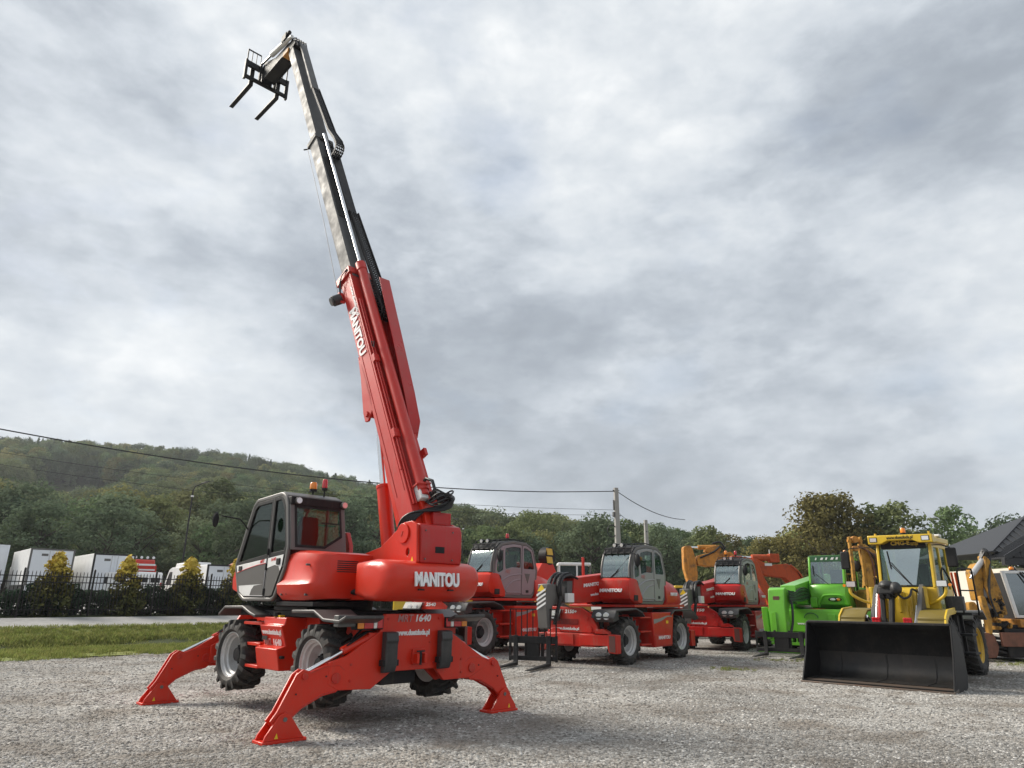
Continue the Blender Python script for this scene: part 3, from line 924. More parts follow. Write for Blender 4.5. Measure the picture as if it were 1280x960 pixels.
def gold_mat():
    """sprays are golden where young (top and outside), olive lower down, as the plant grows"""
    m_ = bpy.data.materials.new('golden conifer sprays two tone')
    m_.use_nodes = True
    t = m_.node_tree
    b = t.nodes['Principled BSDF']
    b.inputs['Roughness'].default_value = 0.9
    b.inputs['Specular IOR Level'].default_value = 0.1
    tc_ = N(t, 'ShaderNodeTexCoord')
    s_ = N(t, 'ShaderNodeSeparateXYZ')
    t.links.new(tc_.outputs['Object'], s_.inputs[0])
    f = math_n(t, 'ADD', s_.outputs[2], math_n(t, 'MULTIPLY', math_n(t, 'SUBTRACT', noise(t, tc_.outputs['Object'], 9, 4, 0.7), 0.5), 1.3))
    c = ramp(t, [(0.28, (0.075, 0.082, 0.03)), (0.60, (0.15, 0.135, 0.035)), (0.78, (0.50, 0.38, 0.06)), (1.0, (0.72, 0.56, 0.12))], f)
    t.links.new(c, b.inputs['Base Color'])
    return m_
gmat = gold_mat()
for g_ in gm:
    g_.materials.append(gmat)
for i, (e, h, lb) in enumerate(gold):
    t = thing('golden_conifer', lb, 'shrub', at(32.42, e), rnd.uniform(0, 6), 'golden conifers behind the fence')
    shared('foliage', gm[i % 3], t, scale=(h * 1.05, h * 1.05, h))
    MB().tube([(0, 0, -.1), (0, 0, h * .6)], [.05, .02], 6).build('trunk', M['bark'], t)
# ================================================================== SHARED MACHINE PARTS
def tyre_mesh(name, r, w_, lugs=19, lug_h=0.045, rim_r=None):
    """agricultural tyre about the local y axis, centred"""
    rr = rim_r or r * 0.60
    hw = w_ / 2
    mb = MB()
    rb = r - lug_h
    prof_ = [(rr, -hw * .74), (rr + .02, -hw * .86), (rr + (rb - rr) * .35, -hw), (rr + (rb - rr) * .75, -hw * .97), (rb - .015, -hw * .86), (rb, -hw * .55), (rb + .006, 0), (rb, hw * .55), (rb - .015, hw * .86), (rr + (rb - rr) * .75, hw * .97), (rr + (rb - rr) * .35, hw), (rr + .02, hw * .86), (rr, hw * .74)]
    n = 36
    v, f = [], []
    for q, y in prof_:
        for j in range(n):
            a = 2 * PI * j / n
            v.append((q * math.cos(a), y, q * math.sin(a)))
    for i in range(len(prof_) - 1):
        f += [(i * n + j, i * n + (j + 1) % n, (i + 1) * n + (j + 1) % n, (i + 1) * n + j) for j in range(n)]
    mb.add(v, f)
    wl_ = 2 * PI / lugs
    for side in (1, -1):
        for i in range(lugs):
            a0 = wl_ * (i + (0.5 if side < 0 else 0))
            # lug: runs from the shoulder to the centre line, swept
            sec = [(-0.06 * side * 0 + 0.02 * -side, 0.50), (hw * .5 * side, 0.22), (hw * .93 * side, 0.0), (hw * 1.0 * side, -0.05)]
            bot, top_ = [], []
            loops = []
            for y, sw in sec:
                a = a0 + sw * wl_ * 1.25
                hl = wl_ * (0.145 if abs(y) < hw * .7 else 0.19)
                ro = r if abs(y) < hw * .95 else r - 0.075
                ri = rb - 0.025 if abs(y) < hw * .9 else rb - 0.10
                yy = y
                loops.append([(ri * math.cos(a - hl * 1.25), yy, ri * math.sin(a - hl * 1.25)), (ro * math.cos(a - hl * .85), yy, ro * math.sin(a - hl * .85)), (ro * math.cos(a + hl * .85), yy, ro * math.sin(a + hl * .85)), (ri * math.cos(a + hl * 1.25), yy, ri * math.sin(a + hl * 1.25))])
            mb.loft(loops)
    return mb.mesh(name, 40)
def rim_mesh(name, rr, w_):
    hw = w_ / 2
    return MB().lathe([(0.05, -.04 * hw), (rr * .45, -.04 * hw), (rr * .55, -.02 * hw), (rr * .72, -.16 * hw), (rr * .775, .04 * hw), (rr * .80, .40 * hw), (rr * .88, .48 * hw), (rr * .90, .66 * hw), (rr * .97, .72 * hw), (rr, .84 * hw), (rr * 1.04, .84 * hw), (rr * 1.04, .70 * hw), (rr * .985, -.7 * hw), (.05, -.6 * hw)], (0, 0, 0), (0, 1, 0), 36).mesh(name, 26)
def hub_mesh(name, rr, w_):
    hw = w_ / 2
    mb = MB().lathe([(rr * .47, hw * -.03), (rr * .47, hw * .08), (rr * .34, hw * .14), (rr * .30, hw * .42), (rr * .12, hw * .46)], (0, 0, 0), (0, 1, 0), 20)
    for i in range(10):
        a = 2 * PI * i / 10
        mb.cyl((rr * .41 * math.cos(a), hw * .06, rr * .41 * math.sin(a)), (rr * .41 * math.cos(a), hw * .20, rr * .41 * math.sin(a)), 0.013, n=6)
    return mb.mesh(name, 30)
def wheel_set(r, w_, rim='rim', lugs=19, lug_h=0.045, rimr=0.6):
    a, b, c = tyre_mesh('tyre', r, w_, lugs, lug_h, r * rimr), rim_mesh('rim', r * rimr, w_), hub_mesh('hub', r * rimr, w_)
    a.materials.append(M['rubber'])
    b.materials.append(M[rim])
    c.materials.append(M['dark'])
    return a, b, c
def put_wheel(ws, root, x, y, z, steer=0.0, spin=0.0):
    side = 1 if y > 0 else -1
    e = empty('wheel', root, (x, y, z), (0, 0, steer + (0 if side > 0 else PI)))
    for nm, me in zip(('tyre', 'rim', 'hub'), ws):
        shared(nm, me, e, rot=(0, spin, 0))
    return e
WS_OLD = wheel_set(0.54, 0.44, 'rim', 17, 0.05, 0.62)
WS_NEW = wheel_set(0.62, 0.46, 'rim', 18, 0.05, 0.60)
def rounded(pts, r=0.05, n=4):
    """round the corners of a 2d polygon"""
    out = []
    m_ = len(pts)
    for i in range(m_):
        p, a, b = Vector(pts[i]), Vector(pts[i - 1]), Vector(pts[(i + 1) % m_])
        rr = r if not isinstance(r, (list, tuple)) else r[i]
        da, db = (a - p), (b - p)
        k = min(rr, da.length * .45, db.length * .45)
        s0, s1 = p + da.normalized() * k, p + db.normalized() * k
        for j in range(n + 1):
            t = j / n
            out.append(tuple((1 - t) ** 2 * s0 + 2 * t * (1 - t) * p + t * t * s1))
    return out
def inset(pts, d):
    """shrink a convex-ish polygon towards the inside by d"""
    n = len(pts)
    ar = sum(pts[i][0] * pts[(i + 1) % n][1] - pts[(i + 1) % n][0] * pts[i][1] for i in range(n))
    sg = 1 if ar > 0 else -1
    out = []
    for i in range(n):
        p0, p1, p2 = Vector(pts[i - 1]), Vector(pts[i]), Vector(pts[(i + 1) % n])
        d0, d1 = (p1 - p0).normalized(), (p2 - p1).normalized()
        n0, n1 = Vector((-d0.y, d0.x)) * sg, Vector((-d1.y, d1.x)) * sg
        b = (n0 + n1)
        b = b / max(0.35, b.length_squared) * 2
        out.append(tuple(p1 + b * d))
    return out
def beacon(root, x, y, z, m_, h=0.13, r=0.055, stalk=0.10):
    b = MB().lathe([(r * .95, 0), (r, .02), (r * .96, h * .75), (r * .75, h * .96), (r * .3, h)], (x, y, z + stalk + .03), (0, 0, 1), 16).build('beacon', m_, root)
    MB().cyl((x, y, z - .02), (x, y, z + stalk), .014, n=8).cyl((x, y, z + stalk - .01), (x, y, z + stalk + .03), r * 1.05, n=16).build('beacon_base', M['black'], b)
    return b
def carriage(root, xf, w_, forks=(-.4, .4), fork_len=1.2, mat_='black', grid=True, z_top=1.15, z_beam=0.55, ybeams=True):
    """fork carriage: local x forward, y left, z up; z=0 at the fork soles, x=0 at the fork face"""
    hw = w_ / 2
    k = empty('fork_carriage', root)
    k.matrix_local = xf
    MB().box(-.09, -.02, -hw, hw, .10, .21).build('lower_beam', M[mat_], k, .008)
    MB().box(-.10, -.02, -hw, hw, z_beam - .08, z_beam + .10).build('upper_beam', M[mat_], k, .008)
    MB().box(-.14, -.03, -hw * .26, hw * .26, .16, z_beam + .06).box(-.20, -.10, -.26, -.2, .12, z_beam + .14).box(-.20, -.10, .2, .26, .12, z_beam + .14).build('mounting_plate', M[mat_], k, .006)
    for s in (-1, 1):
        MB().box(-.09, -.03, s * hw - .03, s * hw + .03, .08, z_beam + .12).build('side_bar', M[mat_], k, .005)
    for y in forks:
        MB().prism([(-.01, .0), (.0, -.02), (fork_len, -.005), (fork_len + .02, .012), (.07, .055), (.045, .10), (.035, z_beam + .12), (-.01, z_beam + .12)], 'y', y - .06, y + .06).build('fork', M[mat_], k, .006)
    if grid:
        g = MB()
        g.bar((-.05, -hw, z_top), (-.05, hw, z_top), .03, .03).bar((-.05, -hw, z_beam + .1), (-.05, -hw, z_top), .03, .03).bar((-.05, hw, z_beam + .1), (-.05, hw, z_top), .03, .03)
        g.build('guard_frame', M[mat_], k)
        for i in range(1, 8):
            y = -hw + w_ * i / 8
            MB().bar((-.05, y, z_beam + .1), (-.05, y, z_top), .022, .022).build('guard_bar', M[mat_], k)
    return k

# ================================================================== THE RAISED MACHINE
mainm = thing('rotating_telehandler', 'red rotating telehandler with its boom raised high, standing on four outriggers', 'telehandler', (-2.94, 11.99, 0), R(134.18), 'red rotating telehandlers')
RD = M['red']
# --- chassis
MB().box(-2.0, 2.0, -.42, .42, .72, 1.38).build('chassis', RD, mainm, .015)
MB().box(-1.95, -1.1, -.30, .30, .50, .75).box(.65, 1.6, -.30, .30, .50, .75).build('axle_housing', M['dark'], mainm, .02)
MB().cyl((-1.53, -.85, .78), (-1.53, .85, .78), .12).cyl((1.1, -.85, .76), (1.1, .85, .76), .12).build('axle', M['dark'], mainm)
MB().box(-1.3, 1.35, -1.02, .95, 1.38, 1.47).build('deck', M['dark'], mainm, .01)
MB().cyl((-.05, 0, 1.44), (-.05, 0, 1.62), .62, n=36).build('slew_ring', M['dark'], mainm)
# inner red sides between the wheels
MB().box(-.95, .55, .42, .75, .62, 1.40).box(-.95, .55, -.75, -.42, .62, 1.40).build('frame_side', RD, mainm, .012)
for x, y, st in ((-1.53, .965, 0.0), (1.1, .965, R(3)), (-1.53, -.965, 0.0), (1.1, -.965, R(3))):
    put_wheel(WS_OLD, mainm, x, y, .77, st, 0.15 * x)
# --- fenders (bent plastic sheets)
def fender(poly, y0, y1, parent=None, mt='fender'):
    up_ = [(x, z) for x, z in poly]
    dn = [(x, z - .045) for x, z in poly][::-1]
    return MB().prism(up_ + dn, 'y', y0, y1).build('fender', M[mt], parent or mainm, .012)
for sy in (1, -1):
    a, b = (.62, 1.22) if sy > 0 else (-1.22, -.62)
    fender([(1.62, 1.40), (1.40, 1.52), (.72, 1.53), (.42, 1.44), (.22, 1.40)], a, b)
    fender([(-.95, 1.49), (-1.58, 1.50), (-1.85, 1.395), (-2.25, 1.38), (-2.42, 1.44)], a, b)
# --- step box with three treads
st = MB().prism([(.12, 1.36), (-.56, 1.37), (-.50, 1.26), (-.58, 1.24), (-.46, .99), (-.60, .93), (-.56, .64), (-.02, .62), (.12, .70)], 'y', .75, .76).build('step_panel', RD, mainm)
sb = MB()
face = [(1.08, 1.37), (1.10, 1.27), (1.15, 1.25), (1.05, .97), (1.19, .93), (1.12, .63), (.72, .63), (.72, 1.37)]
sb.prism(face, 'x', -.55, .16)
sb.build('tool_box', RD, mainm, .012)
for z, x1 in ((1.27, .80), (.965, .60), (.645, .60)):
    MB().box(.16, x1, .74, 1.12, z - .025, z + .02).build('step', RD, mainm, .006)
MB().plate([(.16, .62), (.60, .62), (.52, .97), (.64, 1.25), (.62, 1.38), (.16, 1.38)], [], 'y', .72, .74).build('step_back', RD, mainm)
MB().box(-.62, -.30, 1.08, 1.14, .80, .84).build('fuel_cap', M['black'], mainm, .01)
MB().box(-.30, -.10, .98, 1.06, 1.375, 1.40).build('warning_decal', M['yellowdec'], mainm)
MB().cyl((-.18, 1.05, 1.38), (-.18, 1.05, 1.44), .05).build('filler_cap', M['black'], mainm)
text('www.duetduda.pl', .1, M['white'], mainm, (-.195, 1.118, 1.155), (-1, 0, 0), (0, .33, .94), bold=.045, width=.62, depth=.004)
text('MRT', .1, M['silverprint'], mainm, (-.03, 1.082, 1.01), (-1, 0, 0), (0, .33, .94), shear=.2, bold=.02, width=.24, depth=.004)
text('1640', .1, M['white'], mainm, (-.33, 1.082, 1.01), (-1, 0, 0), (0, .33, .94), shear=.2, bold=.03, width=.26, depth=.004)
MB().box(-.06, .10, 1.112, 1.118, 1.04, 1.10).build('decal', M['dark'], mainm)
# --- rear end plate with the outrigger brackets
XP = -2.15
MB().box(-2.17, -2.02, -.46, .46, .70, 1.10).build('rear_plate', RD, mainm)
pl_ = [(.45, 1.45), (.53, 1.22), (1.02, .93), (1.27, .86), (1.27, .60), (1.12, .52), (.62, .50), (.30, .70), (-.46, .70), (-.62, .53), (-1.12, .53), (-1.42, .66), (-1.50, .74), (-.72, 1.20), (-.57, 1.45)]
for x in (-2.20, 2.06):
    MB().prism(pl_ if x < 0 else [(-y, z) for y, z in pl_], 'x', x, x + .06).build('end_plate', RD, mainm, .008)
for s in (1, -1):
    MB().prism([(.50 * s, 1.22), (.98 * s, .93), (1.12 * s, .86), (1.12 * s, .60), (.62 * s, .52), (.40 * s, .70)], 'x', -2.02, -1.96).build('bracket_plate', RD, mainm, .008)
    MB().prism([(.50 * s, 1.22), (.98 * s, .93), (1.12 * s, .86), (1.12 * s, .60), (.62 * s, .52), (.40 * s, .70)], 'x', 1.98, 2.04).build('bracket_plate', RD, mainm, .008)
for y, z in ((.40, 1.38), (-.50, 1.38), (.34, .78), (-.42, .78), (.95, .82), (.95, .62), (-.95, .80), (-.95, .62), (.22, 1.06), (-.34, 1.06)):
    MB().cyl((-2.20, y, z), (-2.215, y, z), .017, n=6).build('bolt', M['redworn'], mainm)
MB().tube(bez_([(-2.1, .55, 1.22), (-2.24, .60, 1.10), (-2.24, .78, 1.02), (-2.16, .9, 1.0)]) if False else [(-2.06, .52, 1.24), (-2.06, .70, 1.28), (-2.06, .88, 1.12)], .016, 6).build('hose', M['hose'], mainm)
# black stop blocks
for y0, y1 in ((.30, .50), (-.66, -.46)):
    b_ = MB().prism([(-2.22, 1.22), (-2.33, 1.21), (-2.35, 1.10), (-2.33, 1.07), (-2.33, .80), (-2.29, .70), (-2.22, .69)], 'y', y0, y1).build('rubber_block', M['plastic'], mainm, .012)
    MB().box(-2.325, -2.22, y0 - .03, y1 + .03, .78, .86).build('block_clamp', M['black'], b_, .008)
# tow hook
hk = MB().box(-2.24, -2.20, -.24, -.02, .77, .98).box(-2.34, -2.22, -.20, -.16, .79, .92).box(-2.34, -2.22, -.07, -.03, .79, .92).build('tow_bracket', RD, mainm, .008)
MB().cyl((-2.30, -.115, .77), (-2.30, -.115, .95), .018).bar((-2.30, -.18, .95), (-2.30, -.05, .95), .02, .02).build('tow_pin', M['dark'], hk)
text('MRT', .1, M['silverprint'], mainm, (-2.206, .12, 1.385), (0, -1, 0), (0, 0, 1), shear=.2, bold=.01, width=.27, depth=.004)
text('1640', .1, M['white'], mainm, (-2.206, -.19, 1.385), (0, -1, 0), (0, 0, 1), shear=.15, bold=.025, width=.27, depth=.004)
text('www.duetduda.pl', .1, M['white'], mainm, (-2.206, -.04, 1.195), (0, -1, 0), (0, 0, 1), bold=.045, width=.58, depth=.004)
# tail lamps
for s in (1, -1):
    y0, y1 = (.50, .92) if s > 0 else (-1.0, -.60)
    tl = MB().box(-2.24, -2.08, min(y0, y1), max(y0, y1), 1.25, 1.40).build('tail_lamp', M['black'], mainm, .01)
    ym = y1 if s > 0 else y0
    MB().box(-2.258, -2.24, min(ym, ym - s * .10), max(ym, ym - s * .10), 1.265, 1.385).build('indicator', M['amber'], tl, .012)
    MB().box(-2.255, -2.24, min(ym - s * .105, ym - s * .25), max(ym - s * .105, ym - s * .25), 1.265, 1.385).build('brake_light', M['redlens'], tl, .01)
    MB().box(-2.255, -2.24, min(ym - s * .255, ym - s * .31), max(ym - s * .255, ym - s * .31), 1.265, 1.385).build('reversing_light', M['clearlens'], tl, .01)
    MB().box(-2.255, -2.24, min(ym - s * .315, ym - s * .40), max(ym - s * .315, ym - s * .40), 1.265, 1.385).build('brake_light', M['redlens'], tl, .01)
MB().box(-2.22, -2.10, .93, 1.20, 1.29, 1.44).build('lamp_bracket', M['greyplastic'], mainm, .01)
MB().box(-2.05, -1.95, .46, .80, 1.02, 1.40).box(-2.05, -1.95, -.95, -.6, 1.0, 1.25).build('cross_bracket', RD, mainm, .01)
# --- outriggers
def bez_(p, n=5):
    p = [Vector(q) for q in p]
    o_ = []
    for i in range(len(p) - 1):
        a, b, c, d = (p[max(0, min(len(p) - 1, i + q))] for q in (-1, 0, 1, 2))
        for k_ in range(n):
            t = k_ / n
            o_.append(.5 * ((2 * b) + (c - a) * t + (2 * a - 5 * b + 4 * c - d) * t * t + (3 * b - a - 3 * c + d) * t ** 3))
    return o_ + [p[-1]]
def outrigger(sx, sy):
    """leg in the plane x = const; u measured outwards"""
    x0 = -2.12 if sx < 0 else 2.12
    e = empty('outrigger', mainm)
    P_ = lambda pts: [(sy * u, z) for u, z in pts]
    leg = [(1.02, .78), (1.02, .60), (1.14, .50), (1.33, .47), (1.60, .35), (1.78, .20), (1.92, .16), (2.00, .24), (1.92, .34), (1.71, .74), (1.62, .80), (1.52, .77), (1.30, .84), (1.10, .84)]
    for dx in (-.075, .047):
        MB().prism(P_(leg), 'x', x0 + dx, x0 + dx + .03).build('leg_plate', RD, e, .006)
    fill = [(1.08, .74), (1.10, .56), (1.34, .52), (1.62, .39), (1.80, .26), (1.90, .24), (1.90, .32), (1.66, .76), (1.60, .74), (1.52, .62), (1.3, .74)]
    MB().prism(P_(fill), 'x', x0 - .047, x0 + .047).build('leg_core', RD, e, .006)
    for u, z, r_ in ((1.16, .67, .065), (1.83, .255, .05), (1.60, .715, .04)):
        MB().cyl((x0 - .10, sy * u, z), (x0 + .10, sy * u, z), r_, n=18).build('pivot_pin', M['redworn'], e, .005)
    MB().cyl((x0 - .125, sy * 1.83, .255), (x0 + .125, sy * 1.83, .255), .026, n=12).build('pin_cap', M['cabgrey'], e)
    # foot
    ft = empty('foot_dummy', e) if False else None
    MB().box(x0 - .135, x0 + .135, min(sy * 1.53, sy * 2.10), max(sy * 1.53, sy * 2.10), .0, .035).build('foot_plate', RD, e, .006)
    tri = [(1.56, .036), (2.08, .036), (2.06, .09), (1.90, .30), (1.83, .33), (1.76, .30)]
    for dx in (-.115, .085):
        MB().prism(P_(tri), 'x', x0 + dx, x0 + dx + .03).build('foot_cheek', RD, e, .005)
    MB().prism([(sy * 1.90, .055), (sy * 1.945, .055), (sy * 1.922, .115)], 'x', x0 - .119, x0 - .1155).build('warning_decal', M['yellowdec'], e)
    # weld beads, ram hoses and grease fittings
    for dx in (-.078, .078):
        wb = MB()
        wb.tube([(x0 + dx, sy * u, z) for u, z in ((1.52, .75), (1.30, .815), (1.12, .82), (1.04, .76))], .006, 5)
        wb.build('weld_bead', M['redworn'], e)
        MB().tube([(x0 + dx, sy * u, z) for u, z in ((1.16, .52), (1.34, .49), (1.60, .37), (1.76, .235))], .006, 5).build('weld_bead', M['redworn'], e)
    for k_ in (-.03, .03):
        MB().tube(bez_([(x0 + k_, sy * .50, 1.13), (x0 + k_, sy * .66, 1.22), (x0 + k_, sy * .86, 1.13), (x0 + k_, sy * 1.0, 1.05)]), .014, 6).build('ram_hose', M['hose'], e)
    MB().box(x0 - .06, x0 + .06, min(sy * .55, sy * .68), max(sy * .55, sy * .68), 1.09, 1.21).build('ram_clevis', RD, e, .008)
    for u, z in ((1.30, .70), (1.70, .52)):
        MB().cyl((x0 - .078, sy * u, z), (x0 - .09, sy * u, z), .010, n=8).build('grease_fitting', M['dark'], e)
    # ram from the bracket to the knee
    MB().cyl((x0, sy * .62, 1.16), (x0, sy * 1.05, .985), .055, n=16).build('ram_barrel', RD, e)
    MB().cyl((x0, sy * 1.0, 1.005), (x0, sy * 1.60, .735), .030, n=14).build('ram_rod', M['chrome'], e)
    return e
for sx in (-1, 1):
    for sy in (1, -1):
        outrigger(sx, sy)
# side reflector plates on the far side
MB().box(-1.95, -1.75, -1.28, -1.22, .98, 1.25).build('side_reflector', M['reflred'], mainm, .008)

# --- turret
tur = [(-2.52, 2.16), (-2.48, 2.68), (-2.36, 2.74), (-2.16, 2.73), (-1.98, 2.62), (-1.60, 2.40), (-.90, 2.27), (-.45, 2.25), (-.45, 1.64), (-1.1, 1.62), (-2.35, 1.68), (-2.40, 2.10)]
hole = [(-2.29 + .045 * math.cos(a), 2.30 + .06 * math.sin(a)) for a in [2 * PI * i / 14 for i in range(14)]]
for y0, y1 in ((.15, .20), (-.58, -.53)):
    MB().plate(tur, [hole], 'y', y0, y1).build('turret_plate', RD, mainm, .006)
MB().cyl((-2.17, .20, 2.57), (-2.17, .225, 2.57), .145, n=32).build('pivot_cover', RD, mainm, .006)
MB().prism([(-2.19, 2.60), (-2.16, 2.60), (-2.13, 2.53), (-2.16, 2.53)], 'y', .225, .232).build('pivot_key', M['redworn'], mainm)
MB().prism([(-2.44, 2.17), (-2.38, 2.17), (-2.41, 2.235)], 'y', .20, .203).build('warning_decal', M['yellowdec'], mainm)
MB().box(-.6, 1.15, -.53, .15, 1.62, 1.78).box(-2.2, -.6, -.53, .15, 1.64, 1.74).build('turret_floor', RD, mainm, .01)
# rear cover box
MB().prism([(-2.47, 2.12), (-2.535, 2.15), (-2.55, 2.30), (-2.545, 2.60), (-2.50, 2.69), (-2.42, 2.71), (-1.98, 2.72), (-1.98, 2.60), (-2.42, 2.60), (-2.45, 2.2)], 'y', -.60, .15).build('rear_cover', M['red2'], mainm, .012)
for y in (.08, -.42):
    for z in (2.20, 2.60):
        MB().cyl((-2.54, y, z), (-2.558, y, z), .012, n=8).build('cover_bolt', M['cabgrey'], mainm)
MB().box(-2.553, -2.548, -.27, -.10, 2.29, 2.38).build('plate_decal', M['black'], mainm)
# --- counterweight: a big rounded casting
loops = []
prof_c = [(-2.58, 1.70), (-2.65, 1.80), (-2.68, 1.92), (-2.66, 2.03), (-2.59, 2.11), (-2.45, 2.165), (-2.2, 2.185), (-1.75, 2.15), (-1.75, 1.70), (-2.1, 1.62), (-2.42, 1.62)]
half = [(.70, 1.0), (.765, .94), (.81, .80), (.83, .55)]
for y, k_ in [(q[0] - .08, q[1]) for q in half[::-1]] + [(.25, 1.01), (-.3, 1.01)] + [(-q[0] - .10, q[1]) for q in half]:
    loops.append([(-2.10 + (x + 2.10) * k_, y, 1.86 + (z - 1.86) * (k_ ** .7)) for x, z in prof_c])
MB().loft(loops).build('counterweight', RD, mainm, .0, sharp=50)
text('MANITOU', .2, M['white'], mainm, (-2.712, -.03, 1.905), (0, -1, 0), (.18, 0, .98), shear=.12, bold=.045, width=.80, depth=.012)
for y in (.22, -.30):
    MB().box(-2.70, -2.66, y - .045, y + .045, 1.765, 1.785).build('lifting_slot', M['black'], mainm)
# --- hood behind the cab (tank and engine side cover)
hl = []
for x, y1, zt, zb in ((-.30, 1.15, 2.30, 1.62), (-.62, 1.17, 2.345, 1.62), (-.95, 1.17, 2.335, 1.62), (-1.24, 1.15, 2.31, 1.63), (-1.35, 1.09, 2.295, 1.64), (-1.40, .98, 2.28, 1.65)):
    hl.append([(x, .16, zb), (x, y1 - .10, zb), (x, y1, zb + .10), (x, y1 + .02, zb + .22), (x, y1 - .035, zb + .30), (x, y1 - .05, zt - .16), (x, y1 - .09, zt - .035), (x, y1 - .17, zt), (x, .16, zt)])
MB().loft(hl).build('engine_hood', RD, mainm, .0, sharp=38)
for xg in (-.62,):
    MB().bar((xg, 1.09, 2.20), (xg, 1.165, 1.70), .006, .012).build('panel_gap', M['dark'], mainm)
for x, z in ((-.40, 2.12), (-1.15, 2.12), (-.45, 1.70), (-1.18, 1.70)):
    MB().cyl((x, 1.10, z), (x, 1.165, z), .016, n=10).build('hood_bolt', M['cabgrey'], mainm)
for k_ in range(6):
    MB().box(-1.405, -1.395, .45, .80, 2.02 + .03 * k_, 2.034 + .03 * k_).build('hood_louvre', M['dark'], mainm)
MB().box(-1.30, -.15, .16, 1.08, 1.535, 1.60).box(-.95, .1, .2, .98, 1.47, 1.53).build('hood_underside', M['dark'], mainm, .01)
MB().prism([(-1.10, 1.62), (-1.95, 1.64), (-1.80, 1.70), (-1.15, 1.72)], 'y', .20, .52).build('lower_lip', RD, mainm, .008)
MB().ell((-1.48, .42, 1.745), .06, .17, .055).build('hood_vent', M['black'], mainm)
MB().tube([(-1.44, .55, 1.74), (-1.62, .45, 1.70), (-1.85, .3, 1.70)], .03, 8).build('hose', M['hose'], mainm)
# right hand engine hood (beyond the boom)
hr_ = []
for x, zt in ((-1.6, 2.10), (-1.3, 2.18), (-.4, 2.22), (.7, 2.18), (1.0, 2.05), (1.15, 1.9)):
    hr_.append([(x, -.60, 1.62), (x, -1.10, 1.62), (x, -1.16, 1.75), (x, -1.14, zt - .18), (x, -1.0, zt), (x, -.60, zt)])
MB().loft(hr_).build('engine_hood', RD, mainm, .0, sharp=38)
# --- cab
CAB_OUT = [(.90, 1.60), (1.12, 1.70), (1.36, 2.17), (.90, 3.14), (.76, 3.245), (-.13, 3.285), (-.27, 3.22), (-.36, 3.10), (-.52, 2.40), (-.47, 2.08), (-.22, 1.66), (-.12, 1.60)]
CR = rounded(CAB_OUT, [.05, .08, .10, .06, .05, .06, .06, .05, .06, .06, .06, .04], 3)
SPLIT = .13
DOOR = [(SPLIT + .02, 1.655), (.87, 1.655), (1.05, 1.73), (1.29, 2.17), (.84, 3.12), (.73, 3.18), (SPLIT + .02, 3.20)]
QUART = [(SPLIT - .02, 1.655), (SPLIT - .02, 3.20), (-.13, 3.215), (-.22, 3.15), (-.30, 3.02), (-.45, 2.40), (-.40, 2.10), (-.16, 1.68), (-.08, 1.655)]
for y0, y1 in ((1.10, 1.155), (.14, .19)):
    MB().plate(CR, [DOOR[::-1], QUART[::-1]], 'y', y0, y1).build('cab_side_frame', M['cabgrey'], mainm, .016)
BELT = lambda x: 2.27 - (x - .0) * .075
# door of the near side: black upper frame with glass, painted lower panel
dw = [(SPLIT + .07, BELT(SPLIT) + .06), (1.20, BELT(1.2) + .04), (.80, 3.06), (.70, 3.12), (SPLIT + .07, 3.14)]
dr = MB().plate(DOOR, [dw], 'y', 1.105, 1.150).build('cab_door', M['black'], mainm, .006)
MB().plate(inset(dw, -.012), [], 'y', 1.12, 1.128).build('door_glass', M['sideglass'], dr)
lowp = [(SPLIT + .035, 1.675), (.865, 1.675), (1.03, 1.745), (1.255, 2.165), (SPLIT + .035, BELT(SPLIT) - .015)]
MB().plate(lowp, [], 'y', 1.150, 1.162).build('door_panel', M['whitepaint'], dr, .006)
sw1 = [(SPLIT + .04, 1.94), (.50, 1.915), (.62, 1.80), (.66, 1.70), (SPLIT + .04, 1.68)]
sw2 = [(1.19, 2.04), (1.05, 1.95), (SPLIT + .04, 1.935), (SPLIT + .04, 2.165), (.45, 2.135), (.85, 2.09)]
sw0 = [(SPLIT + .04, 1.945), (1.10, 1.955), (1.03, 1.83), (.99, 1.76), (.88, 1.70), (.80, 1.69), (.72, 1.78), (.60, 1.83), (SPLIT + .04, 1.84)]
MB().plate([(1.19, 2.045), (1.08, 1.84), (.98, 1.845), (SPLIT + .04, 1.86), (SPLIT + .04, 2.17), (.45, 2.15), (.85, 2.10)], [], 'y', 1.162, 1.165).build('door_decal', M['doordark'], dr)
MB().plate([(.58, 1.775), (.50, 1.835), (SPLIT + .04, 1.86), (SPLIT + .04, 1.69), (.62, 1.69)], [], 'y', 1.162, 1.1652).build('door_decal', M['doordark'], dr)
MB().tube([(1.18, 1.167, 2.05), (.85, 1.167, 2.105), (.45, 1.167, 2.155), (SPLIT + .04, 1.167, 2.175)], .006, 6).build('pinstripe', M['redprint'], dr)
MB().box(1.02, 1.14, 1.162, 1.176, 2.07, 2.155).build('door_handle', M['black'], dr, .008)
text('MRT', .05, M['redprint'], dr, (.30, 1.164, 2.205), (-1, 0, .075), (0, 0, 1), shear=.2, bold=.02, width=.15)
qw = [(SPLIT - .06, BELT(SPLIT) + .07), (SPLIT - .06, 3.15), (-.11, 3.16), (-.18, 3.10), (-.26, 2.98), (-.40, 2.44), (-.36, BELT(-.36) + .06)]
qp = MB().plate(QUART, [qw], 'y', 1.105, 1.150).build('cab_quarter', M['black'], mainm, .006)
MB().plate(inset(qw, -.012), [], 'y', 1.12, 1.128).build('quarter_glass', M['sideglass'], qp)
MB().plate([(SPLIT - .035, 1.675), (SPLIT - .035, BELT(SPLIT) - .01), (-.41, BELT(-.41) - .01), (-.37, 2.11), (-.14, 1.69), (-.07, 1.675)], [], 'y', 1.150, 1.162).build('quarter_panel', M['doordark'], qp, .006)
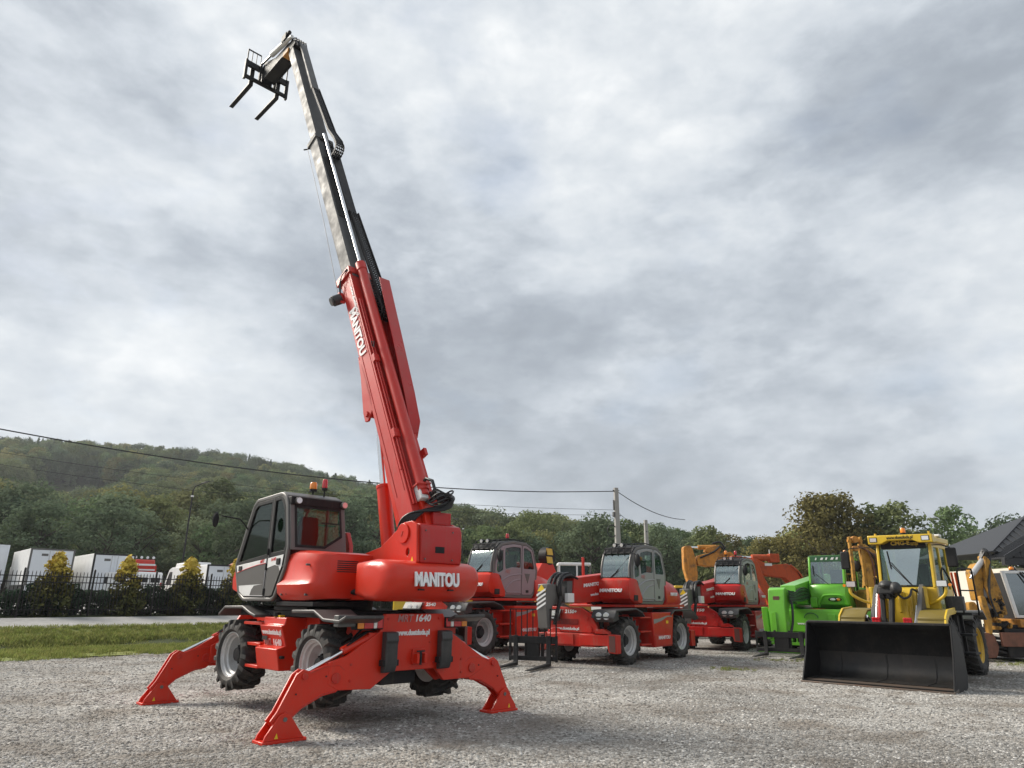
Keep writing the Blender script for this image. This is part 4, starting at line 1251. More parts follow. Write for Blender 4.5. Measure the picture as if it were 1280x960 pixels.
MB().plate([(SPLIT - .035, 2.10), (SPLIT - .035, BELT(SPLIT) - .01), (-.41, BELT(-.41) - .01), (-.38, 2.12), (-.34, 2.05), (-.28, 2.12), (-.15, 2.14)], [], 'y', 1.162, 1.165).build('quarter_decal', M['whitepaint'], qp)
text('1640', .05, M['redprint'], qp, (-.09, 1.166, 2.225), (-1, 0, .075), (0, 0, 1), shear=.2, bold=.02, width=.16)
for z in (1.74, 2.12, 2.35):
    MB().cyl((SPLIT, 1.16, z - .05), (SPLIT, 1.16, z + .05), .02, n=8).build('hinge', M['black'], dr)
MB().box(-.33, -.22, 1.155, 1.185, 2.14, 2.24).build('door_catch', M['black'], qp, .01)
# far side glass
MB().plate(inset(DOOR, .05), [], 'y', .16, .168).build('side_glass', M['glass'], mainm)
MB().plate(inset(QUART, .05), [], 'y', .16, .168).build('side_glass', M['glass'], mainm)
# roof, floor, rear wall
MB().prism([(.92, 3.13), (.77, 3.25), (-.13, 3.29), (-.28, 3.22), (-.28, 3.17), (-.12, 3.20), (.75, 3.18)], 'y', .16, 1.13).build('cab_roof', M['greyplastic'], mainm, .02)
MB().box(-.2, 1.0, .19, 1.10, 1.60, 1.66).build('cab_floor', M['interior'], mainm)
# rear window between the pillars: leaning plane from (-.36,3.10) to (-.52,2.40)
def RW(y, z, off=0.0):
    return (-.36 - (3.10 - z) * .2286 - off, y, z)
rwf = [RW(.19, 3.16, .02), RW(1.10, 3.16, .02), RW(1.10, 3.06, .05), RW(.19, 3.06, .05)]
hd = MB().box(-.42, -.27, .16, 1.13, 3.06, 3.19).build('rear_visor', M['black'], mainm, .01)
# worklights
for y in (1.02, .20):
    wl_ = MB().cyl((-.40, y, 3.125), (-.47, y, 3.125), .055, n=18).build('work_light', M['cabgrey'], mainm, .006)
    MB().cyl((-.465, y, 3.125), (-.478, y, 3.125), .046, n=18).build('lens', M['clearlens'], wl_)
fr_ = MB(Matrix(((0, -.2286, -1, 0), (1, 0, 0, 0), (0, 1, 0, 0), (0, 0, 0, 1))))
# local (u=y, v=z-?, w) mapping: x = -.36 - (3.10 - z)*.2286 - w
def rear_plate(outer, holes, w0, w1):
    mb = MB().plate(outer, holes, 'z', w0, w1)
    mb.v = [(-.36 - (3.10 - q[1]) * .2286 - q[2], q[0], q[1]) for q in mb.v]
    return mb
ro = [(.16, 2.36), (1.13, 2.36), (1.13, 3.10), (.16, 3.10)]
ri = [(.24, 2.60), (.55, 2.41), (1.05, 2.41), (1.05, 3.05), (.24, 3.05)]
rwin = rear_plate(ro, [ri], .0, .03).build('rear_window', M['cabgrey'], mainm, .006)
rear_plate(inset(ri, -.01), [inset(ri, .03)[::-1]], .03, .036).build('window_seal', M['black'], rwin)
rear_plate(ri, [], .012, .018).build('pane', M['glass'], rwin)
# windscreen (front, leaning) with black surround
MB().plate([(.18, 0), (1.11, 0), (1.11, 1.05), (.18, 1.05)], [], 'z', 0, .006)
ws = MB()
ws.hexa([(1.345, .20, 2.18), (1.345, 1.09, 2.18), (1.335, 1.09, 2.175), (1.335, .20, 2.175)], [(.885, .20, 3.14), (.885, 1.09, 3.14), (.875, 1.09, 3.135), (.875, .20, 3.135)])
ws.build('windscreen', M['glass'], mainm)
MB().hexa([(1.35, .20, 2.16), (1.35, 1.09, 2.16), (1.33, 1.09, 2.16), (1.33, .20, 2.16)], [(1.12, .20, 1.70), (1.12, 1.09, 1.70), (1.10, 1.09, 1.70), (1.10, .20, 1.70)]).build('lower_windscreen', M['glass'], mainm)
# red nose below the cab front
MB().prism([(1.16, 1.72), (1.42, 1.78), (1.46, 1.95), (1.38, 2.14), (1.33, 2.14), (1.10, 1.72)], 'y', .25, 1.12).build('cab_nose', RD, mainm, .02)
# interior
se = MB().loft([[( -.02 + dx, y, z) for dx, y, z in ((.0, .42, 2.05), (.0, .88, 2.05), (.5, .88, 2.05), (.5, .42, 2.05))], [(-.02 + dx, y, z) for dx, y, z in ((.0, .40, 2.17), (.0, .90, 2.17), (.52, .88, 2.17), (.52, .42, 2.17))]]).build('seat', M['seat'], mainm, .03)
MB().loft([[(.02, .42, 2.15), (.02, .88, 2.15), (.14, .86, 2.15), (.14, .44, 2.15)], [(-.14, .44, 2.62), (-.14, .86, 2.62), (-.02, .84, 2.62), (-.02, .46, 2.62)], [(-.19, .50, 2.92), (-.19, .80, 2.92), (-.10, .78, 2.92), (-.10, .52, 2.92)]]).build('seat_back', M['seat'], se, .03)
MB().box(.85, 1.08, .25, 1.05, 1.66, 2.28).box(.0, .5, .25, .38, 1.9, 2.25).build('dashboard', M['interior'], mainm, .03)
MB().tube([(.72 + .10 * math.cos(a), .65 + .18 * math.sin(a), 2.42 + .10 * math.cos(a)) for a in [2 * PI * i / 20 for i in range(20)]], .014, 8, True).bar((.74, .65, 2.40), (.95, .65, 2.1), .04, .04).build('steering_wheel', M['interior'], mainm)
MB().bar((-.50, .30, 2.80), (-.50, .62, 2.80), .02, .02).build('window_handle', M['black'], mainm)
# beacons and mirror
beacon(mainm, -.02, .56, 3.30, M['amber'], .12, .062, .07)
beacon(mainm, -.22, .46, 3.28, M['redlens'], .15, .046, .10)
MB().tube([(1.0, 1.12, 2.72), (1.03, 1.22, 2.85), (1.03, 1.30, 2.92), (1.03, 1.62, 2.95)], .012, 8).build('mirror_arm', M['black'], mainm)
MB().lathe([(.02, -.03), (.10, -.025), (.125, 0), (.11, .02), (.02, .03)], (0, 0, 0), (1, 0, 0), 20).build('mirror', M['black'], mainm, loc=(1.04, 1.70, 2.88)).scale = (1, .42, 1.0)
MB().bar((.95, .2, 3.15), (1.02, .2, 3.25), .03, .03).build('aerial_bracket', M['black'], mainm)
# red mirror or boom rest right of the cab
MB().prism([(-.35, 2.02), (-.30, 2.5), (-.18, 2.72), (.0, 2.72), (.06, 2.6), (-.08, 2.3), (-.12, 2.02)], 'y', -.12, -.04).build('cylinder_guard', M['red2'], mainm, .01)

# --- boom
BA = R(63.04)
BO = Vector((-1.73, .07, 3.81))
bx = Matrix(((math.cos(BA), -math.sin(BA), 0, BO.x), (0, 0, 1, 0), (math.sin(BA), math.cos(BA), 0, BO.z), (0, 0, 0, 1)))   # (a, t, y) -> local
def B(p): return bx @ Vector(p)
def bsec(a0, a1, t0, t1, y0, y1, ch=.05):
    """telescopic section with chamfered lower corners"""
    pr_ = [(t1, y0), (t1, y1), (t0 + ch, y1), (t0, y1 - ch), (t0, y0 + ch), (t0 + ch, y0)]
    mb = MB(bx)
    lp = lambda a: [(a, t, y) for t, y in pr_]
    return mb.loft([lp(a0), lp(a1)])
BR_ = M['boomred']
base_b = bsec(-1.05, 4.50, -.40, .0, -.43, .07, .05).build('boom_base', BR_, mainm, .01)
MB(bx).prism([(-1.45, -.30), (-1.05, -.48), (-.2, -.44), (.2, -.40), (.2, -.02), (-1.05, .0), (-1.36, -.03), (-1.48, -.14)], 'z', -.41, .05).build('boom_foot', RD, mainm, .01)
bsec(4.30, 9.28, -.33, .01, -.39, .03, .035).build('boom_middle', M['steel'], mainm, .006)
bsec(9.15, 13.95, -.285, -.01, -.35, -.005, .03).build('boom_top', M['steel'], mainm, .006)
# collars and stiffeners
MB(bx).plate([(-.45, -.47), (.04, -.47), (.04, .11), (-.45, .11)], [[(-.36, -.40), (-.36, .04), (.0, .04), (.0, -.40)]], 'x', 4.36, 4.52).build('boom_collar', BR_, base_b, .01)
MB(bx).plate([(-.36, -.42), (.03, -.42), (.03, .06), (-.36, .06)], [[(-.29, -.36), (-.29, .0), (.0, .0), (.0, -.36)]], 'x', 9.20, 9.32).build('boom_collar', M['steel'], mainm, .006)
MB(bx).box(9.12, 9.22, -.01, .07, -.3, -.05).box(9.2, 9.3, -.37, -.33, .0, .05).bar((9.22, -.38, .02), (9.24, -.46, .1), .025, .025).build('wear_pad_bracket', M['dark'], mainm, .004)
for t in (-.28, -.07):
    MB(bx).box(-.6, 4.3, t, t + .012, .07, .078).build('boom_rib', BR_, base_b)
MB(bx).box(-.25, 4.35, -.03, .0, .06, .085).build('boom_edge', BR_, base_b)
# lug for the lifting ram
for y0, y1 in ((.03, .07), (-.43, -.39)):
    MB(bx).prism([(2.45, -.38), (2.0, -.44), (1.30, -.60), (1.12, -.60), (1.08, -.52), (1.2, -.33), (1.5, -.28), (2.1, -.30)], 'z', y0, y1).build('ram_lug', BR_, base_b, .008)
MB(bx).cyl((1.22, -.50, -.46), (1.22, -.50, .10), .05, n=16).build('lug_pin', M['redworn'], base_b)
# lifting ram
rb0, rb1 = Vector((-1.42, -.15, 1.95)), B((1.22, -.50, -.18)); rb1.y = -.15
d_ = (rb1 - rb0)
MB().cyl(rb0, rb0 + d_ * .545, .115, n=24).cyl(rb0 + d_ * .525, rb0 + d_ * .545, .125, n=24).build('lift_ram', RD, mainm, .006)
MB().cyl(rb0 + d_ * .54, rb1, .055, n=18).build('lift_ram_rod', M['chrome'], mainm)
# extension ram on the back of the boom
er = MB(bx).cyl((-.72, .135, -.12), (4.42, .135, -.12), .092, n=22).cyl((4.36, .135, -.12), (4.56, .135, -.12), .105, n=22).cyl((-.80, .135, -.12), (-.70, .135, -.12), .07, n=16).build('extension_ram', BR_, mainm, .006)
MB(bx).cyl((4.5, .135, -.12), (9.25, .135, -.12), .034, n=16).build('extension_rod', M['chrome'], mainm)
MB(bx).tube([(-.62, .18, -.01), (-.66, .24, -.10), (-.64, .24, -.2)], .02, 8).bar((-.62, .0, .0), (-.62, .18, -.01), .025, .025).build('ram_pipe', BR_, mainm)
for t, y in ((.03, .04), (.035, -.005)):
    MB(bx).cyl((-.9, t, y), (3.6, t, y), .016, n=8).build('hydraulic_pipe', BR_, mainm)
for a in (.35, 2.0):
    MB(bx).box(a, a + .16, .0, .07, -.03, .085).build('pipe_clamp', BR_, mainm, .006)
MB(bx).tube([(2.35, .05, .05), (2.42, .09, .08), (2.38, .13, .06), (2.3, .08, .05)], .012, 6).build('pipe_union', M['dark'], mainm)
MB(bx).box(.05, .18, -.03, .10, -.47, -.41).build('chain_bracket', BR_, mainm, .006)
# tip link and white block
# energy chain guard (red trough) and chains
MB(bx).plate([(.50, -.04), (.72, .12), (1.3, .19), (2.4, .28), (3.95, .40), (3.85, .10), (3.6, -.04)], [], 'z', -.47, -.45).build('chain_guard', M['red2'], mainm, .004)
MB(bx).prism([(.50, -.04), (.72, .12), (1.3, .19), (2.4, .28), (3.95, .40), (3.95, .42), (2.4, .30), (1.28, .21), (.70, .14), (.47, -.04)], 'z', -.47, -.24).build('guard_flange', M['red2'], mainm, .004)
for a0, a1 in ((1.0, 1.9), (2.1, 3.0)):
    MB(bx).bar((a0, .10 + (a0 - 1) * .06, -.446), (a1, .10 + (a1 - 1) * .06, -.446), .010, .012).build('guard_rib', M['boomred'], mainm)
def chain(name, path, y0, y1, n, thick=.055, mat_='dark'):
    """link plates along a path in (a, t)"""
    cum = [0]
    for p, q in zip(path, path[1:]):
        cum.append(cum[-1] + math.hypot(q[0] - p[0], q[1] - p[1]))
    def pt(d):
        for i in range(len(path) - 1):
            if d <= cum[i + 1] + 1e-9:
                k_ = (d - cum[i]) / max(1e-9, cum[i + 1] - cum[i])
                return Vector((path[i][0] + (path[i + 1][0] - path[i][0]) * k_, path[i][1] + (path[i + 1][1] - path[i][1]) * k_, 0))
        return Vector((*path[-1], 0))
    e = empty('energy_chain', mainm)
    st_ = cum[-1] / n
    for i in range(n):
        p, q = pt(i * st_), pt((i + .86) * st_)
        mb = MB(bx)
        for y in (y0, y1):
            mb.bar((p.x, p.y, y), (q.x, q.y, y), .018, thick, (-(q - p).y, (q - p).x, 0))
        c = (p + q) / 2
        mb.bar((c.x, c.y + thick * .0, y0), (c.x, c.y, y1), st_ * .35, thick * .35)
        mb.build('chain_link', M[mat_], e)
    for j in range(3):
        yy_ = y0 + (y1 - y0) * (j + 1) / 4
        MB(bx).tube([(pt(d * cum[-1] / 60).x, pt(d * cum[-1] / 60).y, yy_) for d in range(61)], .014, 6).build('hose', M['hose'], e)
    return e
arc = lambda ca, ct, r_, a0, a1, n: [(ca + r_ * math.cos(a0 + (a1 - a0) * i / n), ct + r_ * math.sin(a0 + (a1 - a0) * i / n)) for i in range(n + 1)]
chain('chain', [(6.35, .15), (3.35, .28)] + arc(3.22, .165, .115, PI / 2, 3 * PI / 2, 8) + [(4.3, .06)], -.43, -.22, 62)
chain('chain', [(11.45, .17), (9.2, .30), (8.66, .42)] + arc(8.48, .25, .18, PI * .36, PI * 1.5, 10) + [(9.0, .08)], -.32, -.12, 58)
MB(bx).prism([(6.30, .09), (6.30, .13), (8.75, .13), (8.75, .09)], 'z', -.42, -.20).box(8.3, 8.8, .02, .10, -.40, -.16).build('chain_tray', M['dark'], mainm, .004)
MB(bx).prism([(11.35, .13), (11.35, .20), (13.65, .21), (13.95, .14), (13.95, .05), (13.6, .16)], 'z', -.30, -.10).build('chain_tray', M['steel'], mainm, .004)
MB(bx).box(6.2, 8.4, .012, .03, -.30, -.02).build('wear_strip', M['dark'], mainm)
# camera drum and cable at the collar
cdm = MB(bx).cyl((4.02, -.42, .10), (3.96, -.50, .24), .105, n=20).build('cable_reel', M['plastic'], mainm, .008)
MB(bx).cyl((3.955, -.505, .25), (3.945, -.52, .275), .08, n=20).build('reel_cap', M['greyplastic'], cdm)
MB(bx).box(3.9, 4.16, -.43, -.38, .04, .14).build('reel_bracket', BR_, cdm, .005)
cab_ = MB(bx)
for j in range(4):
    cab_.tube([(4.15 - .03 * j, -.42, .10), (4.30, -.34 + .02 * j, .13), (4.42, -.2, .14), (4.46, -.08 + .02 * j, .12), (4.36, .02, .09)], .010, 6)
cab_.tube([(4.2, -.40, .1), (4.10, -.50, .13), (3.98, -.52, .15), (3.88, -.46, .15)], .009, 6)
cab_.build('cable', M['hose'], mainm)
MB(bx).tube([(4.1, -.45, .12), (6.5, -.40, .07), (9.2, -.37, .05)], .006, 6).build('length_cable', M['cabgrey'], mainm)
text('MANITOU', .2, M['white'], mainm, B((2.95, -.215, .0792)), bx.to_3x3() @ Vector((-1, 0, 0)), bx.to_3x3() @ Vector((0, 1, 0)), shear=.12, bold=.04, width=1.18, depth=.006)
text('www.duetduda.pl', .1, M['white'], mainm, B((3.62, -.06, .0862)), bx.to_3x3() @ Vector((-1, 0, 0)), bx.to_3x3() @ Vector((0, 1, 0)), bold=.02, width=.80, depth=.004)
# base: white terminal block, coiled hoses
MB(bx).box(-.86, -.62, .03, .16, -.17, -.03).build('terminal_box', M['whitepaint'], mainm, .01)
hz_ = empty('hose_bundle', mainm)
hs = random.Random(3)
for j in range(7):
    o_ = .022 * j
    yy_ = .17 - .018 * j
    pts_ = [(-1.96 - .03 * j, yy_, 2.62), (-2.06 - .03 * j, yy_, 2.78), (-2.18 - .02 * j, .10 - .03 * j, 2.87 + o_ * .4), (-2.32, -.05 - .03 * j, 2.91 + o_ * .5), (-2.47 - .01 * j, -.24 - .02 * j, 2.92 + o_), (-2.50, -.40 - .01 * j, 2.98 + o_), (-2.36, -.50, 3.05 + o_), (-2.12, -.46, 3.10 + o_), (-2.02, -.32, 3.14 + o_ * .8)]
    sm = []
    for i in range(len(pts_) - 1):
        p0, p1, p2, p3 = (Vector(pts_[max(0, min(len(pts_) - 1, i + q))]) for q in (-1, 0, 1, 2))
        for k_ in range(4):
            t = k_ / 4
            sm.append(.5 * ((2 * p1) + (p2 - p0) * t + (2 * p0 - 5 * p1 + 4 * p2 - p3) * t * t + (3 * p1 - p0 - 3 * p2 + p3) * t ** 3))
    MB().tube(sm, .019, 7).build('hose', M['hose'], hz_)
for j in range(6):
    c = Vector((-2.34 - .015 * j, -.26 - .01 * j, 3.02 + .035 * j))
    MB().tube([c + Vector((.20 * math.cos(a) * (1 - .04 * j), .15 * math.sin(a), .045 * math.sin(2 * a + j))) for a in [2 * PI * i / 20 for i in range(20)]], .014, 6, True).build('hose_coil', M['hose'], hz_)
MB().tube([B((-.62, .15, -.10)), B((-.58, .26, -.12)), B((-.68, .36, -.14)), B((-.84, .34, -.16)), B((-.84, .22, -.18))], .026, 8).build('hose', M['hose'], hz_)
MB().box(-2.40, -1.95, -.50, -.16, 2.71, 2.90).build('hose_saddle', M['red2'], mainm, .01)
MB(bx).prism([(-1.30, .0), (-.72, .0), (-.80, .07), (-1.13, .09), (-1.35, .05)], 'z', -.40, -.06).build('boom_heel', RD, mainm, .008)
# head: link, tilt ram, carriage
tp = B((13.95, -.15, -.18))
MB(bx).cyl((13.86, .02, -.36), (13.86, .02, .0), .13, n=20).build('head_pulley', M['black'], mainm, .01)
hh = MB()
for y in (-.36, -.03):
    hh.prism([(4.35, 16.10), (4.55, 16.34), (4.80, 16.38), (5.6, 16.40), (6.32, 16.70), (6.48, 16.62), (6.46, 16.20), (6.32, 16.08), (5.2, 16.12), (4.7, 16.02)], 'y', y, y + .035)
hh.box(5.2, 6.3, -.33, -.03, 16.14, 16.38)
hh.build('boom_head', M['black'], mainm, .01)
MB().cyl((4.85, .06, 16.42), (5.75, .06, 16.56), .075, n=16).cyl((4.5, .06, 16.36), (4.88, .06, 16.42), .05, n=12).build('tilt_ram', M['whitepaint'], mainm)
MB().cyl((5.73, .06, 16.56), (6.36, .06, 16.64), .035, n=12).build('tilt_ram_rod', M['chrome'], mainm)
MB().box(4.72, 4.98, .02, .15, 16.40, 16.62).cyl((4.6, .09, 16.56), (4.95, .09, 16.62), .05).build('valve_block', M['dark'], mainm, .01)
MB().box(4.72, 5.02, -.30, .04, 16.02, 16.16).build('head_pad', M['orange'], mainm, .01)
hb = empty('head_hoses', mainm)
for j in range(5):
    y = -.32 + .07 * j
    MB(bx).tube([(13.55, .15, y), (13.95, .18, y), (14.18, .05, y), (14.16, -.15, y), (13.95, -.30, y + .05)], .02, 7).build('hose', M['hose'], hb)
xf = Matrix.Translation((6.62, -.18, 15.96))
carriage(mainm, xf, 1.22, (-.40, .40), 1.38, 'black', False, 1.12, .60)
gk = empty('load_guard', mainm)
for s in (-1, 1):
    ya, yb = (-.18 + s * .61, -.18 + s * .22)
    MB().bar((6.58, ya, 16.6), (6.58, ya, 17.08), .03, .03).bar((6.58, ya, 17.07), (6.58, yb, 17.07), .03, .03).build('guard_frame', M['black'], gk)
    for i in range(1, 4):
        y = ya + (yb - ya) * i / 3
        MB().bar((6.58, y, 16.6), (6.58, y, 17.07), .018, .018).build('guard_bar', M['black'], gk)
    MB().box(6.5, 6.6, min(ya, ya + s * .06), max(ya, ya + s * .06), 16.0, 16.66).build('guard_side', M['black'], gk)
# ================================================================== THE PARKED RED TELEHANDLERS
def bez(p, n=6):
    """smooth polyline through points"""
    p = [Vector(q) for q in p]
    out = []
    for i in range(len(p) - 1):
        a, b, c, d = (p[max(0, min(len(p) - 1, i + q))] for q in (-1, 0, 1, 2))
        for k_ in range(n):
            t = k_ / n
            out.append(.5 * ((2 * b) + (c - a) * t + (2 * a - 5 * b + 4 * c - d) * t * t + (3 * b - a - 3 * c + d) * t ** 3))
    return out + [p[-1]]
def roto(name, label, loc, rz, model, red='redworn', door='doorgrey', scale=1.0, beacons=(), reel=False, head=True, fork=True, grid=True, post=False):
    t = thing(name, label, 'telehandler', loc, rz, 'red rotating telehandlers', scale)
    RD_, DG = M[red], M[door]
    MB().box(-2.3, 2.35, -.42, .42, .60, 1.25).build('chassis', RD_, t, .015)
    MB().cyl((-1.68, -.9, .62), (-1.68, .9, .62), .13).cyl((1.68, -.9, .62), (1.68, .9, .62), .13).box(-1.9, -1.4, -.3, .3, .42, .75).box(1.4, 1.9, -.3, .3, .42, .75).build('axle', M['dark'], t, .01)
    for x, y in ((-1.68, .97), (1.68, .97), (-1.68, -.97), (1.68, -.97)):
        put_wheel(WS_NEW, t, x, y, .62, 0, x)
    # end frames and stowed outriggers
    for s in (1, -1):
        e = [(-1.0, 1.50), (.12, 1.46), (.42, 1.30), (.62, .98), (.68, .82), (-1.0, .82)] if s > 0 else [(-.9, 1.45), (.9, 1.45), (.9, .82), (-.9, .82)]
        xe = 2.42 * s
        MB().prism(e, 'x', xe, xe + .06 * s).build('end_plate', RD_, t, .01)
        MB().box(min(xe - .12 * s, xe + .12 * s), max(xe - .12 * s, xe + .12 * s), -1.05, .55, .46, .80).build('outrigger_beam', RD_, t, .012)
        for q in (1, -1):
            MB().box(min(xe - .07 * s, xe + .15 * s), max(xe - .07 * s, xe + .15 * s), min(.1 * q, 1.0 * q), max(.1 * q, 1.0 * q), .50, .775).build('outrigger', RD_, t, .01)
            MB().prism([(q * 1.0, .80), (q * 1.24, .78), (q * 1.24, .32), (q * 1.02, .34), (q * .97, .50)], 'x', xe - .10, xe + .17).build('outrigger_foot', M['redworn'], t, .01)
            MB().box(min(xe + .172 * s, xe + .178 * s), max(xe + .172 * s, xe + .178 * s), min(q * 1.04, q * 1.22), max(q * 1.04, q * 1.22), .36, .76).build('reflector', M['reflred'], t)
            MB().prism([(q * .55, .80), (q * .98, .80), (q * .95, .86), (q * .80, .93), (q * .58, .90)], 'x', xe - .08, xe + .08).build('outrigger_joint', RD_, t, .01)
    MB().box(2.485, 2.49, -.78, .02, 1.02, 1.16).build('grille', M['dark'], t)
    for k_ in range(5):
        MB().box(2.49, 2.497, -.78, .02, 1.035 + k_ * .026, 1.045 + k_ * .026).build('grille_slat', M['redworn'], t)
    MB().cyl((2.48, .38, .90), (2.51, .38, .90), .09, n=20).cyl((2.48, .30, 1.20), (2.51, .30, 1.20), .06, n=18).build('pivot_cap', RD_, t, .006)
    text('MRT', .1, M['silverprint'], t, (2.486, -.58, 1.36), (0, 1, 0), (0, 0, 1), shear=.2, bold=.02, width=.24, depth=.004)
    text(model, .1, M['white'], t, (2.486, -.22, 1.355), (0, 1, 0), (0, 0, 1), shear=.2, bold=.03, width=.40, depth=.004)
    text('www.duetduda.pl', .1, M['white'], t, (2.486, -.36, .91), (0, 1, 0), (0, 0, 1), bold=.03, width=.82, depth=.004)
    MB().tube(bez([(2.38, .55, 1.32), (2.30, .66, 1.10), (2.25, .62, .90), (2.3, .50, .80)]), .045, 8).cyl((2.3, .56, 1.28), (2.25, .66, .86), .05).build('outrigger_ram', M['dark'], t)
    # fenders and lamps
    for s in (1, -1):
        y0, y1 = (.52, 1.24) if s > 0 else (-1.24, -.52)
        for poly in ([(2.62, 1.24), (2.50, 1.42), (1.35, 1.46), (1.0, 1.36), (.86, 1.26)], [(-.92, 1.30), (-1.15, 1.41), (-2.35, 1.41), (-2.7, 1.30), (-2.9, 1.16)]):
            fender(poly, y0, y1, t, 'plastic')
        MB().prism([(2.62, 1.24), (2.52, 1.38), (2.2, 1.40), (2.2, 1.16), (2.5, 1.10)], 'y', min(s * .58, s * 1.14), max(s * .58, s * 1.14)).build('lamp_housing', M['plastic'], t, .015)
        for y in (.74, .97):
            MB().cyl((2.52, s * y, 1.25), (2.60, s * y, 1.26), .095, n=18).cyl((2.598, s * y, 1.26), (2.615, s * y, 1.26), .075, n=18).build('headlight', M['clearlens'], t)
    # side tank / engine box and steps on the near side
    for s in (1, -1):
        b0 = MB().prism([(.30, 1.33), (-1.16, 1.33), (-1.02, .72), (-.96, .38), (.22, .38), (.24, .62)], 'y', min(s * .55, s * 1.18), max(s * .55, s * 1.18)).build('side_box', RD_, t, .015)
        MB().box(-.93, .2, min(s * 1.185, s * 1.20), max(s * 1.185, s * 1.20), .42, .70).build('side_skirt', RD_, b0, .012)
        MB().box(.32, .95, min(s * .55, s * .75), max(s * .55, s * .75), .45, 1.3).build('step_back', RD_, t, .01)
        for z in (.45, .80, 1.18):
            MB().box(.30, .95, min(s * .6, s * 1.14), max(s * .6, s * 1.14), z, z + .04).build('step', RD_, t, .006)
    swp = bez([(.22, 1.15, 0), (-.2, 1.17, 0), (-.7, 1.24, 0), (-1.05, 1.22, 0)], 5)
    swq = bez([(-1.02, 1.20, 0), (-.7, 1.20, 0), (-.3, 1.10, 0), (.2, 1.02, 0)], 5)
    MB().prism([(p.x, p.y) for p in swp + swq], 'y', 1.181, 1.184).build('swoosh_decal', M['doorgrey'], t)
    text('MANITOU', .1, M['white'], t, (-.40, 1.203, .63), (-1, 0, 0), (0, 0, 1), shear=.1, bold=.03, width=.78, depth=.004)
    MB().box(-.75, -.60, 1.182, 1.185, 1.02, 1.10).build('decal', M['yellowdec'], t)
    # turret
    MB().cyl((-.2, 0, 1.25), (-.2, 0, 1.56), .70, n=36).build('slew_ring', M['dark'], t)
    MB().box(-2.3, 1.1, -1.15, 1.05, 1.48, 1.55).build('turret_floor', RD_, t, .01)
    tail = []
    for x, y1, zt in ((-.95, 1.08, 2.28), (-1.3, 1.10, 2.28), (-1.8, 1.08, 2.18), (-2.2, .98, 2.02), (-2.42, .80, 1.90)):
        tail.append([(x, .12, 1.55), (x, y1 - .05, 1.55), (x, y1, 1.66), (x, y1 - .02, zt - .22), (x, y1 - .16, zt - .03), (x, y1 - .3, zt), (x, .12, zt)])
    MB().loft(tail).build('engine_hood', RD_, t, sharp=40)
    tail = []
    for x, zt in ((-2.42, 1.9), (-2.0, 2.12), (-1.2, 2.2), (.6, 2.1), (.95, 1.9)):
        tail.append([(x, -.62, 1.55), (x, -1.12, 1.55), (x, -1.16, 1.7), (x, -1.12, zt - .15), (x, -.98, zt), (x, -.62, zt)])
    MB().loft(tail).build('engine_hood', RD_, t, sharp=40)
    text('MANITOU', .1, M['white'], t, (-1.45, 1.093, 1.86), (-1, 0, 0), (0, .0, 1), shear=.1, bold=.03, width=.46, depth=.02)
    MB().box(-2.5, -2.1, -.8, .8, 1.58, 1.85).build('counterweight', RD_, t, .05)
    for y0 in (.06, -.60):
        MB().prism([(-.9, 1.55), (-1.1, 2.2), (-1.45, 2.68), (-1.62, 2.76), (-2.15, 2.70), (-2.3, 2.55), (-2.3, 1.55)], 'y', y0, y0 + .05).build('turret_plate', RD_, t, .01)
    MB().cyl((-1.95, -.66, 2.52), (-1.95, .16, 2.52), .07, n=16).cyl((-1.45, .1, 2.42), (-1.45, .13, 2.42), .05, n=12).build('pivot_pin', M['dark'], t)
    # cab
    out = rounded([(.80, 3.16), (1.00, 3.0), (1.16, 2.62), (1.17, 2.28), (1.06, 1.90), (.68, 1.57), (-.80, 1.55), (-1.00, 1.75), (-1.13, 2.40), (-.92, 3.08), (-.55, 3.25), (.2, 3.27)], .09, 3)
    dsp = -.30
    door_ = [(dsp + .02, 3.17), (.16, 3.18), (.70, 3.10), (.90, 2.95), (1.06, 2.58), (1.07, 2.28), (.97, 1.94), (.64, 1.645), (dsp + .08, 1.645)]
    rearq = [(dsp - .02, 3.16), (dsp + .04, 1.645), (-.76, 1.645), (-.92, 1.80), (-1.04, 2.40), (-.84, 3.04), (-.54, 3.16)]
    for y0 in (.965, .0):
        MB().plate(out, [rounded(door_, .06, 2), rounded(rearq, .06, 2)], 'y', y0, y0 + .055).build('cab_side_frame', M['cabgrey'], t, .014)
    win = rounded([(dsp + .08, 2.46), (dsp + .07, 3.08), (.15, 3.09), (.58, 3.02), (.60, 2.62), (.56, 2.40), (.2, 2.47)], .06, 3)
    win2 = rounded([(.68, 2.98), (.84, 2.88), (.98, 2.56), (.98, 2.34), (.90, 2.28), (.67, 2.36)], .04, 3)
    d_ = MB().plate(rounded(inset(door_, .008), .06, 2), [win, win2], 'y', .975, 1.03).build('cab_door', DG, t, .01)
    MB().plate(inset(win, -.012), [], 'y', 1.0, 1.006).build('door_glass', M['glass'], d_)
    MB().plate(inset(win2, -.010), [], 'y', 1.0, 1.006).build('door_glass', M['glass'], d_)
    MB().ell((.86, 1.03, 2.12), .085, .02, .10).build('door_handle', M['black'], d_)
    rib = bez([(.80, 1.034, 2.05), (.40, 1.034, 2.20), (.0, 1.034, 2.26), (dsp + .06, 1.034, 2.27)])
    MB().tube(rib, .022, 6).build('door_rib', DG, d_)
    rib = bez([(dsp + .1, 1.034, 2.12), (.20, 1.034, 2.05), (.52, 1.034, 1.86), (.58, 1.034, 1.76), (.42, 1.034, 1.72), (dsp + .1, 1.034, 1.72)])
    MB().tube(rib, .020, 6).build('door_rib', DG, d_)
